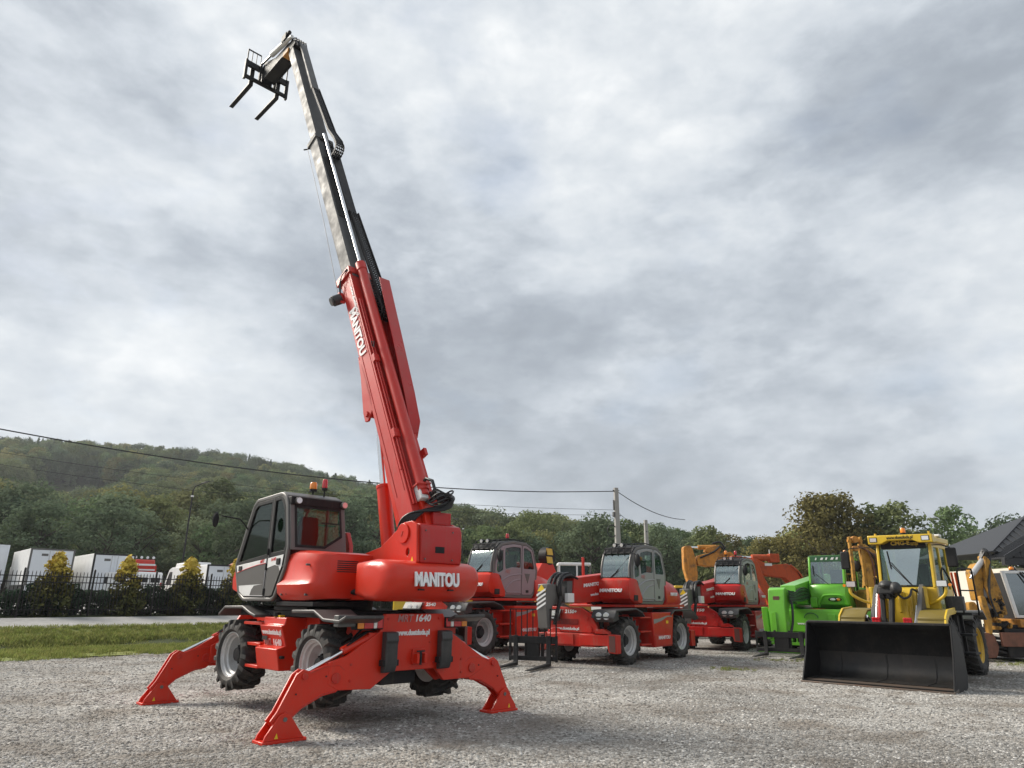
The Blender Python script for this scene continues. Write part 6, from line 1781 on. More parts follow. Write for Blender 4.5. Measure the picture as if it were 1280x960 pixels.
MB().ell((1.425, .90, 1.76), .03, .06, .05).build('indicator', M['amber'], GT)
MB().prism([(1.335, 2.29), (1.135, 3.06), (1.125, 3.06), (1.325, 2.29)], 'y', .05, 1.10).build('windscreen', M['paleglass'], GT)
for y in (.02, 1.13):
    MB().bar((1.325, y, 2.27), (1.10, y, 3.2), .075, .07, (0, 1, 0)).build('front_pillar', GR, GT, .015)
MB().hexa([(1.16, .0, 3.03), (1.16, 1.15, 3.03), (1.04, 1.15, 3.03), (1.04, .0, 3.03)], [(1.13, .0, 3.24), (1.13, 1.15, 3.24), (1.04, 1.15, 3.24), (1.04, .0, 3.24)]).build('roof_visor', M['dkgreen'], GT, .01)
for j, w_ in enumerate((.05, .10, .07, .11, .08)):
    y = .22 + j * .17
    MB().prism([(y, 3.09), (y + w_ * .8, 3.09), (y + w_ * 1.2, 3.17), (y + w_ * .4, 3.17)], 'x', 1.15, 1.157).build('visor_decal', M['white'], GT)
MB().box(-.6, 1.06, -.02, 1.17, 3.18, 3.25).build('cab_roof', GR, GT, .03)
MB().box(-.6, .5, .05, 1.1, 1.45, 1.6).build('cab_floor', M['interior'], GT)
MB().prism([(-.2, 1.9), (.2, 1.9), (.2, 2.05), (-.05, 2.1), (-.12, 2.8), (-.24, 2.8)], 'y', .35, .82).build('seat', M['interior'], GT, .03)
MB().bar((1.36, .62, 2.26), (1.28, .22, 2.62), .022, .016).bar((1.29, .16, 2.55), (1.22, .13, 2.9), .026, .016).build('wiper', M['black'], GT)
beacon(GT, .9, 1.18, 3.2, M['amber'], .14, .06, .05)
MB().tube(bez([(1.05, 1.14, 3.2), (1.12, 1.40, 3.2), (1.10, 1.58, 3.05)]), .02, 8).build('mirror_arm', GR, GT)
MB().ell((1.08, 1.55, 2.86), .05, .13, .2).build('mirror', M['black'], GT)
# engine side and boom
MB().box(-2.1, -.62, .0, 1.15, 1.42, 2.2).build('engine_hood', GR, GT, .08)
MB().box(-2.2, 1.0, -1.2, -.7, 1.42, 1.95).build('engine_hood', GR, GT, .08)
MB().prism([(-2.2, 2.2), (-2.1, 2.68), (-1.7, 2.72), (2.7, 2.20), (2.75, 1.66), (.3, 1.56), (-1.4, 1.7)], 'y', -.60, -.10).build('boom', GR, GT, .015)
MB().box(2.5, 3.2, -.54, -.16, 1.60, 2.02).build('boom_inner', M['dkgreen'], GT, .01)
hb_ = empty('hose_bundle', GT)
for j in range(8):
    z = 1.70 + .055 * j
    MB().tube(bez([(1.4, -.07, 1.8 + .04 * j), (1.9, -.04, z + .05), (2.5, -.05, z), (3.1, -.06, z - .02 * j), (3.45, -.12, z - .06)], 3), .022, 6).build('hose', M['hose'] if j % 2 else M['dkgreen'], hb_)
hd_ = MB().prism([(3.15, 2.04), (3.50, 2.12), (3.66, 2.05), (3.76, 1.5), (3.74, .62), (3.5, .58), (3.3, 1.4), (3.1, 1.62)], 'y', -.72, -.20).build('boom_head', GR, GT, .02)
MB().box(3.74, 3.78, -.66, -.5, .70, 1.35).build('head_rib', GR, hd_, .01)
MB().box(3.70, 3.72, -.66, -.30, 1.60, 1.64).build('head_print', M['white'], hd_)
MB().box(3.66, 3.72, -.56, -.36, 1.72, 1.84).build('badge', M['reflred'], hd_)
MB().tube(bez([(3.3, -.12, 1.72), (3.5, -.04, 1.45), (3.6, -.05, 1.0), (3.7, -.14, .62)]), .04, 8).build('hose', M['hose'], hb_)
MB().prism([(3.3, .5), (3.6, .5), (3.7, 1.5), (3.55, 1.5)], 'y', -.98, -.80).build('tilt_arm', GR, GT, .02)
carriage(GT, Matrix.Translation((3.92, -.36, .05)), 1.62, (-.50, .62), 1.2, 'black', False, 1.0, .60)
MB().box(3.80, 3.84, -1.17, .45, .12, .20).build('rub_bar', GR, GT)
# ================================================================== EXCAVATORS BEHIND THE ROW
def rel(o, pts):
    return [(x - o[0], z - o[2]) for x, z in pts]
def tracks(t, dy, L_=3.4, w_=2.4, m_='dark'):
    for s in (1, -1):
        y = s * w_ / 2
        lp = rounded([(-L_ / 2, .05), (L_ / 2, .05), (L_ / 2 + .25, .45), (L_ / 2, .85), (-L_ / 2, .85), (-L_ / 2 - .25, .45)], .2, 3)
        tr = MB().prism(lp, 'x' if False else 'y', y - .25, y + .25).build('track', M[m_], t, .02)
        tr.location = (0, dy, 0)
def exc_body(t, x, y, z0, m_, cabw='black', rz=0.0):
    """upper structure seen in glimpses: engine house, cab, counterweight"""
    e = empty('upper_structure', t, (x, y, z0), (0, 0, rz))
    MB().box(-1.3, 1.3, -1.6, 1.4, .0, .30).build('platform', M['dark'], e, .02)
    MB().box(-1.3, -.35, -1.4, 1.2, .3, 1.15).build('engine_house', M[m_], e, .05)
    MB().box(-1.3, 1.3, -2.3, -1.4, .1, 1.2).build('counterweight', M[m_], e, .12)
    fr__ = MB().plate(rounded([(-.2, .3), (1.25, .3), (1.30, 1.0), (1.05, 1.75), (-.2, 1.8)], .08, 2), [rounded([(-.1, .95), (1.18, .95), (.98, 1.65), (-.1, 1.68)], .05, 2)], 'x', 0, .05)
    fr__.v = [(v_[0] + .25, v_[1], v_[2]) for v_ in fr__.v]
    fr__.build('cab_side', M[m_], e, .01)
    MB().box(.25, 1.25, -.2, .0, .3, 1.8).box(.28, 1.22, -.2, 1.1, 1.75, 1.82).build('cab_shell', M[m_], e, .02)
    MB().box(.32, 1.2, .0, 1.1, .35, 1.7).build('cab_glass', M['sideglass'], e)
# A: orange excavator with the stick hanging down
o = (9.4, 35.0, gz(9.4, 35))
t = thing('excavator', 'orange excavator with its boom level and stick hanging straight down, behind the red machines', 'excavator', o, 0.0, 'parked excavators')
tracks(t, 1.0)
exc_body(t, 2.2, 1.5, .9, 'orange')
st_ = MB().prism(rounded(rel(o, [(8.52, 4.22), (8.72, 4.30), (8.94, 4.26), (9.12, 3.6), (9.16, 2.85), (8.98, 2.25), (8.78, 2.20), (8.66, 2.5), (8.50, 3.2)]), .08, 2), 'y', -.22, .22).build('stick', M['orange'], t, .03)
for y in (-.23, -.08, .08):
    MB().prism(rel(o, [(8.62, 4.05), (8.72, 4.05), (8.86, 2.9), (8.80, 2.5), (8.70, 2.9)]), 'y', y - .03, y + .03).build('stick_rib', M['orange'], st_, .01)
MB().prism(rel(o, [(9.15, 3.62), (9.25, 3.82), (9.85, 3.98), (10.3, 3.92), (10.85, 4.0), (11.0, 3.85), (11.0, 3.42), (10.2, 3.32), (9.65, 3.28), (9.2, 3.36)]), 'y', -.25, .25).build('boom', M['orange'], t, .03)
MB().cyl((8.9 - o[0], 0, 4.22 - o[2]), (9.5 - o[0], 0, 4.22 - o[2]), .05, n=10).build('ram_rod', M['chrome'], t)
MB().cyl((9.3 - o[0], 0, 4.22 - o[2]), (10.2 - o[0], 0, 4.24 - o[2]), .11, n=14).build('stick_ram', M['orange'], t)
MB().prism(rel(o, [(9.6, 4.0), (9.66, 4.2), (10.3, 4.34), (10.4, 4.1), (10.3, 3.9)]), 'y', -.2, .2).build('ram_bracket', M['orange'], t, .02)
MB().tube(bez([(9.3 - o[0], -.28, 3.7 - o[2]), (10.0 - o[0], -.28, 4.0 - o[2]), (10.35 - o[0], -.24, 4.25 - o[2]), (10.55 - o[0], -.2, 4.0 - o[2]), (10.4 - o[0], -.2, 3.8 - o[2])]), .045, 7).tube(bez([(10.0 - o[0], -.1, 4.4 - o[2]), (10.4 - o[0], -.1, 4.46 - o[2]), (10.62 - o[0], -.1, 4.15 - o[2])]), .05, 7).build('hose', M['hose'], t)
for x in (10.45, 10.62, 10.79):
    MB().bar((x - o[0], -.30, 3.5 - o[2]), (x - o[0], -.30, 4.0 - o[2]), .06, .06).build('boom_pipe', M['orange'], t)
MB().box(-1.35, -.85, -.4, .4, 1.35, 2.28).build('cab_glimpse', M['black'], t, .03)
MB().box(-1.45, -.7, -.4, .4, 2.26, 2.38).build('cab_roof', M['yellow'], t, .03)
# B: orange red excavator with a cranked boom
o = (12.2, 33.0, gz(12.2, 33))
t = thing('excavator', 'orange red excavator with folded boom above the green machine, behind the farthest red one', 'excavator', o, 0.0, 'parked excavators')
tracks(t, 2.0)
exc_body(t, 3.2, 2.0, .9, 'rustred')
MB().prism(rel(o, [(11.0, 3.52), (11.35, 3.58), (11.75, 3.38), (12.1, 3.30), (12.75, 3.36), (13.1, 3.18), (13.45, 2.5), (13.6, 1.9), (13.2, 1.9), (12.95, 2.35), (12.6, 2.72), (12.0, 2.78), (11.7, 2.80), (11.42, 3.02)]), 'y', -.28, .28).build('boom', M['rustred'], t, .03)
MB().prism(rel(o, [(11.0, 3.5), (11.3, 3.42), (11.55, 2.7), (12.05, 1.6), (12.15, 1.0), (11.85, 1.0), (11.35, 2.2), (11.0, 3.0)]), 'y', -.60, -.30).build('stick', M['rustred'], t, .03)
MB().cyl((10.4 - o[0], -.1, 3.66 - o[2]), (11.3 - o[0], -.1, 3.62 - o[2]), .05, n=10).build('ram_rod', M['chrome'], t)
MB().cyl((11.2 - o[0], -.1, 3.62 - o[2]), (12.4 - o[0], -.1, 3.62 - o[2]), .15, n=14).box(12.0 - o[0], 12.45 - o[0], -.25, .05, 3.42 - o[2], 3.80 - o[2]).build('stick_ram', M['rustred'], t, .02)
MB().bar((12.02 - o[0], -.2, 3.5 - o[2]), (12.02 - o[0], -.2, 3.98 - o[2]), .03, .03).build('grab_bar', M['whitepaint'], t)
MB().box(11.72 - o[0], 12.05 - o[0], -.30, -.285, 3.25 - o[2], 3.36 - o[2]).build('maker_plate', M['whitepaint'], t)
MB().prism(rel(o, [(10.1, 3.52), (10.3, 3.70), (10.75, 3.68), (10.7, 3.5)]), 'y', -.2, .15).build('ram_end', M['rustred'], t, .02)
for k_ in range(3):
    MB().tube(bez([(12.9 - o[0], -.3 + .08 * k_, 3.3 - o[2]), (13.3 - o[0], -.32 + .08 * k_, 2.9 - o[2]), (13.5 - o[0], -.3 + .08 * k_, 2.3 - o[2]), (13.75 - o[0], -.3, 1.7 - o[2])]), .035, 6).build('hose', M['hose'] if k_ else M['rustred'], t)
# C: brown excavator arms beside the loader cab
o = (12.0, 24.0, 0.0)
t = thing('excavator', 'muddy orange excavator with upright arms between the green machine and the yellow loader cab', 'excavator', o, 0.0, 'parked excavators')
tracks(t, 2.6)
exc_body(t, 1.4, 2.6, .9, 'mudyellow')
for x in (11.56, 11.94):
    MB().prism(rel(o, [(x - .035, 3.80), (x + .035, 3.82), (x + .06, 3.0), (x + .02, 2.2), (x - .06, 2.2)]), 'y', -.06, .06).build('link_arm', M['mudyellow'], t, .01)
MB().cyl((11.5 - o[0], 0, 3.68 - o[2]), (12.0 - o[0], 0, 3.68 - o[2]), .05).cyl((11.74 - o[0], -.1, 3.72 - o[2]), (11.74 - o[0], .1, 3.72 - o[2]), .11, n=14).cyl((11.74 - o[0], -.1, 3.42 - o[2]), (11.74 - o[0], .1, 3.42 - o[2]), .09, n=14).build('link_pin', M['orange'], t)
MB().prism(rel(o, [(11.98, 3.60), (12.12, 3.55), (12.4, 3.36), (12.62, 3.05), (12.66, 2.6), (12.2, 2.5), (12.0, 2.9)]), 'y', .0, .35).build('boom', M['mudyellow'], t, .03)
MB().prism(rel(o, [(11.98, 2.95), (12.16, 2.90), (12.18, 2.0), (12.02, 1.4), (11.9, 1.4), (11.96, 2.0)]), 'y', -.1, .12).build('stick', M['mudyellow'], t, .02)
for k_ in range(6):
    x = 12.0 + .1 * k_
    MB().tube(bez([(x - .2 - o[0], -.05, 3.5 - .05 * k_ - o[2]), (x + .1 - o[0], -.12, 3.3 - .06 * k_), (x + .22 - o[0], -.1, 2.7), (x + .16 - o[0], -.05, 2.0 - .08 * k_)]), .024, 6).build('hose', M['hose'] if k_ % 2 else M['rust'], t)
MB().box(-.75, -.1, -.5, .5, .7, 1.5).build('blade', M['green'], t, .03)
# D: muddy folded excavator by the dark roofed house
o = (14.7, 22.4, 0.0)
t = thing('excavator', 'muddy yellow excavator with arm folded down, at the right edge beside the loader', 'excavator', o, 0.0, 'parked excavators')
dk = {}
def D(nm, pts, y0, y1, m_, b=.02):
    return MB().prism(rounded(rel(o, pts), .05, 2), 'y', y0, y1).build(nm, M[m_], t, b)
D('stick', [(14.85, 3.10), (15.02, 3.12), (15.14, 2.75), (15.30, 2.0), (15.38, 1.35), (15.15, 1.30), (14.98, 2.0)], -.05, .12, 'mudyellow')
D('stick', [(14.80, 3.10), (14.95, 2.95), (14.86, 2.2), (14.98, 1.45), (14.82, 1.40), (14.68, 2.2)], -.35, -.20, 'mudyellow')
D('boom', [(14.40, 2.62), (14.58, 2.85), (14.80, 2.9), (14.72, 2.4), (14.62, 1.75), (14.42, 1.75)], -.2, .15, 'mudyellow')
D('bucket_link', [(14.42, 1.90), (14.58, 1.88), (14.66, 1.2), (14.58, .72), (14.48, .75), (14.46, 1.3)], -.35, -.2, 'mudyellow')
D('link_plate', [(14.12, 1.70), (14.32, 1.72), (14.46, 1.45), (14.40, 1.15), (14.10, 1.2)], -.2, .0, 'mudyellow')
MB().cyl((14.38 - o[0], -.25, 2.55), (14.82 - o[0], -.2, 2.98), .085, n=14).build('ram', M['rim'], t)
MB().cyl((14.30 - o[0], -.25, 2.40), (14.42 - o[0], -.25, 2.60), .05, n=12).build('ram_rod', M['chrome'], t)
for k_ in range(7):
    y = -.3 + .07 * k_
    MB().tube(bez([(14.72 - o[0] + .03 * k_, y, 3.02), (14.85 - o[0] + .04 * k_, y - .05, 3.22 + .02 * k_), (14.98 - o[0] + .05 * k_, y, 3.05), (14.80 - o[0], y - .1, 2.5), (14.66 - o[0] + .04 * k_, y - .15, 1.9), (14.78 - o[0] + .06 * k_, y - .1, 1.3)]), .026, 6).build('hose', M['hose'], t)
rr_ = random.Random(9)
for k_ in range(26):
    x, z = rr_.uniform(14.75, 15.25) - o[0], rr_.uniform(.95, 1.9)
    MB().box(x - .05, x + .06, -.3, .0, z - .05, z + .06).cyl((x, -.36, z), (x + .05, -.2, z + .04), .035, n=8).build('valve_fitting', M['dark'] if k_ % 3 else M['mudyellow'], t, .006)
D('bucket', [(14.25, .85), (14.62, .80), (14.72, .42), (14.60, .12), (14.25, .10), (14.12, .4)], -.35, .3, 'rust')
for k_ in range(4):
    MB().prism(rel(o, [(14.55 + .0 * k_, .30 + .12 * k_), (14.95, .22 + .13 * k_), (14.95, .28 + .13 * k_), (14.55, .40 + .12 * k_)]), 'y', -.3, .25).build('bucket_tooth', M['dark'], t, .01)
MB().tube([(14.80 - o[0], -.25, 3.12), (14.80 - o[0], -.25, 3.22), (15.18 - o[0], -.25, 3.22), (15.18 - o[0], -.25, 3.1)], .016, 6).build('hose_guard', M['black'], t)
for x in (14.20, 14.30, 14.42):
    MB().bar((x - o[0], .6, 1.3), (x - .06 - o[0], .6, 2.62), .05, .05).build('red_pipe', M['rustred'], t)
# cab with the pale frame
e = t
MB().plate(rel(o, [(15.42, 2.66), (16.7, 2.66), (16.4, 1.25), (15.62, 1.25)]), [rel(o, [(15.54, 2.58), (16.6, 2.58), (16.3, 1.33), (15.71, 1.33)])], 'y', -.05, .03).build('cab_frame', M['whitepaint'], e, .01)
MB().plate(rel(o, [(15.54, 2.58), (16.6, 2.58), (16.3, 1.33), (15.71, 1.33)]), [], 'y', .0, .01).build('cab_glass', M['mirrorglass'], e)
MB().prism(rel(o, [(15.45, 2.6), (16.7, 2.6), (16.4, 1.2), (15.65, 1.2)]), 'y', .06, 1.3).build('cab_shell', M['interior'], e, .02)
MB().box(15.5 - o[0], 16.5 - o[0], -.35, 1.2, .98, 1.22).build('platform', M['orange'], e, .02)
MB().box(14.95 - o[0], 16.4 - o[0], -.2, .6, .95, 1.06).box(15.0 - o[0], 16.3 - o[0], -.30, 1.4, .80, .95).build('turntable', M['dark'], e, .02)
MB().box(14.78 - o[0], 16.5 - o[0], -.46, -.34, .44, .84).build('dozer_blade', M['rust'], e, .01)
MB().box(15.0 - o[0], 16.4 - o[0], -.3, 1.6, .12, .5).build('undercarriage', M['dark'], e, .04)
beacon(t, 16.0 - o[0], .3, 2.66, M['amber'], .09, .07, .02)
MB().bar((15.98 - o[0], -.08, 2.62), (16.25 - o[0], -.12, 2.2), .03, .03).bar((16.05 - o[0], -.08, 2.62), (16.35 - o[0], -.12, 2.3), .03, .03).build('wiper', M['black'], t)
# pale cab of a distant machine between the first two red ones
o = (3.5, 38.0, gz(3.5, 38))
t = thing('backhoe', 'pale grey roofed digger cab far behind, between the two nearer red machines', 'digger', o)
MB().box(-1.0, .75, -.6, .6, 3.40 - o[2], 3.56 - o[2]).build('cab_roof', M['whitepaint'], t, .05)
for x in (-.92, .0, .62):
    MB().bar((x, -.55, 1.2), (x + (.0 if x < .5 else .1), -.55, 3.42 - o[2]), .08, .08).bar((x, .55, 1.2), (x, .55, 3.42 - o[2]), .08, .08).build('cab_pillar', M['whitepaint'] if x < .5 else M['cabgrey'], t)
MB().box(-.88, .6, -.5, -.48, 1.5, 3.4 - o[2]).box(-.88, .6, .48, .5, 1.5, 3.4 - o[2]).build('cab_glass', M['sideglass'], t)
MB().box(-.9, .7, -.6, .6, .6, 1.5).box(-2.2, -.9, -.5, .5, .6, 1.75).build('body', M['mudyellow'], t, .05)
MB().box(-.85, -.15, -.3, .3, 1.5, 2.2).build('seat', M['mudyellow'], t, .05)
MB().prism([(.7, 1.6), (1.2, 2.0), (1.8, 2.05), (2.0, 1.6), (1.6, 1.3)], 'y', -.3, .3).build('boom', M['dark'], t, .02)
for x in (-1.7, .5):
    for s in (1, -1):
        MB().cyl((x, s * .7, .5), (x, s * 1.05, .5), .5, n=20).build('wheel', M['rubber'], t, .04)
# yellow digger glimpsed beside the second machine
o = (-2.3, 36.5, gz(-2.3, 36.5))
t = thing('excavator', 'yellow digger arm showing just left of the half hidden red machine', 'excavator', o, 0.0, 'parked excavators')
tracks(t, 1.5)
exc_body(t, -2.2, 1.5, .9, 'yellow')
MB().prism(rounded([(-.35, .9), (-.35, 1.5), (.05, 1.75), (.55, 1.70), (.60, 1.3), (.3, .9)], .06, 2), 'y', -.25, .25).build('boom', M['yellow'], t, .03)

# ================================================================== HOUSE
HS = thing('house', 'low house with black metal roof and dark panelled gable at the right edge', 'house', (31.9, 40.0, 0))
# gable faces the yard: eave left at x=-4, apex at x=+.35
EX, EZ, AX, AZ, DP = -4.0, 4.18, .35, 6.45, 1.4
hzb = gz(29.6, 40)
MB().box(EX + .45, 8.0, .35, 6.0, -.2, 3.62).build('wall', M['render'], HS)
MB().prism([(EX + .15, EZ - .12), (AX, AZ - .12), (2 * AX - EX - .15, EZ - .12)], 'y', .18, .34).build('gable_backing', M['roofdark'], HS)
r_ = random.Random(2)
slope = (AZ - EZ) / (AX - EX)
for i in range(22):
    x0 = EX + .3 + i * .40
    for j in range(5):
        z0 = EZ + .0 + j * .44
        xm = x0 + .2
        top = EZ + slope * (xm - EX) - .22 if xm < AX else EZ + slope * (2 * AX - EX - xm) - .22
        if z0 + .1 > top:
            continue
        z1 = min(z0 + .42, top)
        MB().box(x0 + .008, x0 + .392, .12 + r_.uniform(0, .012), .178, z0, z1).build('panel', M['roofpanel'], HS, .006)
for s in (1, -1):
    xe = EX if s > 0 else 2 * AX - EX
    b_, t_ = [(xe, -.12, EZ - .06), (AX, -.12, AZ), (AX, DP, AZ), (xe, DP, EZ - .06)], [(xe, -.12, EZ + .02), (AX, -.12, AZ + .08), (AX, DP, AZ + .08), (xe, DP, EZ + .02)]
    rf = MB().hexa(b_, t_).build('roof', M['roofdark'], HS)
    for k_ in range(9):
        y = -.1 + (DP + .1) * k_ / 8
        MB().bar((xe, y, EZ + .045), (AX, y, AZ + .105), .04, .05).build('seam', M['roofpanel'], rf)
    MB().bar((xe, -.14, EZ - .02), (AX, -.14, AZ + .06), .05, .26).build('bargeboard', M['roofdark'], rf)
MB().box(EX - .05, 4.6, -.1, .2, EZ - .42, EZ - .06).build('fascia', M['roofdark'], HS, .01)
MB().hexa([(EX + 1.0, -1.5, 2.95), (4.6, -1.5, 2.95), (4.6, .3, 3.72), (EX + 1.0, .3, 3.72)], [(EX + 1.0, -1.5, 3.01), (4.6, -1.5, 3.01), (4.6, .3, 3.78), (EX + 1.0, .3, 3.78)]).build('porch_roof', M['roofdark'], HS)
for k_ in range(10):
    x = EX + 1.1 + .6 * k_
    MB().bar((x, -1.5, 3.03), (x, .3, 3.80), .035, .05).build('seam', M['roofpanel'], HS)
MB().cyl((EX + .15, .0, EZ - .35), (EX + .75, .2, EZ - .75), .05, n=10).cyl((EX + .75, .25, EZ - .75), (EX + .75, .25, 0), .05, n=10).build('drainpipe', M['roofdark'], HS)
MB().box(EX + 1.3, EX + 2.3, .30, .36, 1.2, 2.5).build('window', M['mirrorglass'], HS, .01)

mr = MB().add([(-3.95, 1.0, 4.55), (16, 1.0, 4.55), (12, 5.0, 7.15), (1.45, 5.0, 7.15), (-3.95, 9.0, 4.55), (16, 9.0, 4.55)], [(0, 1, 2, 3), (4, 0, 3), (5, 4, 3, 2), (1, 5, 2), (0, 4, 5, 1)]).build('roof', M['roofdark'], HS)
for k_ in range(14):
    x = -3.6 + .55 * k_
    k2 = min(1, (x + 3.95) / 5.4)
    MB().bar((x, 1.0, 4.58), (x, 1.0 + 4 * k2, 4.58 + 2.6 * k2), .04, .05).build('seam', M['roofpanel'], mr)
MB().bar((-3.95, .97, 4.57), (1.45, 4.98, 7.17), .12, .06).build('hip_cap', M['roofpanel'], mr)

# dark carport-like shed behind the green machine
o = (14.9, 38.0, gz(14.9, 38))
t = thing('shed', 'small black framed shed glimpsed between the orange red excavator and green cab', 'shed', o, 0.05)
MB().box(-.9, 1.4, -.8, .8, 2.28, 2.42).build('roof', M['roofdark'], t, .01)
for x, y in ((-.8, -.7), (1.3, -.7), (-.8, .7), (1.3, .7)):
    MB().box(x - .06, x + .06, y - .06, y + .06, -.1, 2.3).build('post', M['roofdark'], t)
MB().box(-.75, 1.25, .6, .66, .0, 2.2).build('wall', M['render'], t)

# ================================================================== LAMPS, POLES, CABLES
def lamp(label, x, y, h, arm=(1, 0), r=.07, lean=(0, 0)):
    t = thing('street_lamp', label, 'street lamp', (x, y, gz(x, y)), 0, 'street lamps')
    MB().cyl((0, 0, -.2), (lean[0], lean[1], h), r, r * .6, 10).build('pole', M['dark'], t)
    a = Vector((*arm, 0)) * .9
    MB().tube([(lean[0], lean[1], h - .05), (lean[0] + a.x * .15, lean[1] + a.y * .15, h + .25), (lean[0] + a.x * .9, lean[1] + a.y * .9, h + .55)], r * .5, 8).build('arm', M['dark'], t)
    MB().box(-.28, .28, -.09, .09, -.04, .05).build('lamp_head', M['greyplastic'], t, .02, loc=(lean[0] + a.x, lean[1] + a.y, h + .57)).rotation_euler = (0, -.3 * arm[0], 0)
    MB().box(-.09, .09, -.09, .09, h * .93, h * .945).build('camera_box', M['whitepaint'], t, .01, loc=(lean[0], lean[1], 0))
lamp('tall black street lamp left of the raised machine cab, arm to the right', -25.6, 55.5, 8.6, r=.09)
lamp('thin street lamp just right of the raised machine boom base', -5.1, 75, 8.1, (-1, 0), .06)
lamp('thin street lamp standing left of the concrete power pole', 10.4, 80, 7.2, (-1, .2), .06)
def pole(label, x, y, h, w0, coil=False):
    h = h - gz(x, y)
    t = thing('power_pole', label, 'power pole', (x, y, gz(x, y)), .3, 'power poles')
    MB().hexa([(-w0, -w0 * .7, -.3), (w0, -w0 * .7, -.3), (w0, w0 * .7, -.3), (-w0, w0 * .7, -.3)], [(-w0 * .62, -w0 * .5, h), (w0 * .62, -w0 * .5, h), (w0 * .62, w0 * .5, h), (-w0 * .62, w0 * .5, h)]).build('pole', M['concrete'], t, .015)
    if coil:
        MB().tube([(-.42 + .36 * math.cos(a), .0, h - 3.1 + .42 * math.sin(a)) for a in [2 * PI * i / 18 for i in range(18)]], .035, 6, True).build('cable_coil', M['hose'], t)
        MB().bar((-.25, 0, h - .2), (.25, 0, h - .2), .06, .06).bar((-.3, 0, h - 2.0), (.3, 0, h - 2.0), .06, .06).build('bracket', M['dark'], t)
        MB().cyl((-.22, 0, h - 1.6), (-.22, 0, h - .9), .05).box(-.3, -.18, -.1, .1, h - 2.1, h - 1.75).build('fuse_box', M['greyplastic'], t)
    else:
        MB().cyl((0, -.12, h - 1.0), (0, .12, h - 1.0), .05).cyl((0, -.14, h - 2.2), (0, .14, h - 2.2), .03).build('bolt', M['dark'], t)
pole('tall concrete power pole with coiled cable behind the middle red machine', 7.62, 50, 9.5, .23, True)
pole('shorter concrete pole behind and right of the tall power pole', 11.6, 60, 8.32, .22)
pole('thin concrete pole in front of the large olive brown tree', 27.4, 60, 7.11, .16)
def cable(label, pts, r, group='overhead power cables'):
    o = MB().tube(bez(pts, 10), r, 5).build('power_cable', M['hose'], None)
    tag(o, label, 'cable', group)
def sag(p, q, s, n=6):
    p, q = Vector(p), Vector(q)
    return [p.lerp(q, i / n) - Vector((0, 0, s * 4 * (i / n) * (1 - i / n))) for i in range(n + 1)]
cable('thick black cable from upper left to the top of the concrete pole', sag((-26.0, 31, 9.4), (7.62, 50, 9.25), 1.05), .032)
cable('upper of two thin wires crossing the wooded hill on the left', sag((-34, 40, 10.3), (7.6, 50, 7.9), .85), .012)
cable('lower of two thin wires crossing the wooded hill on the left', sag((-34, 40.5, 9.6), (7.6, 50.2, 7.55), .9), .012)
cable('black cable falling from the pole top into the trees on the right', sag((7.75, 50, 9.2), (15.5, 62, 8.6), .45), .03)
cable('thin wire running from the tall concrete pole to the shorter one', sag((7.75, 50, 7.7), (11.6, 60, 8.0), .35), .02)

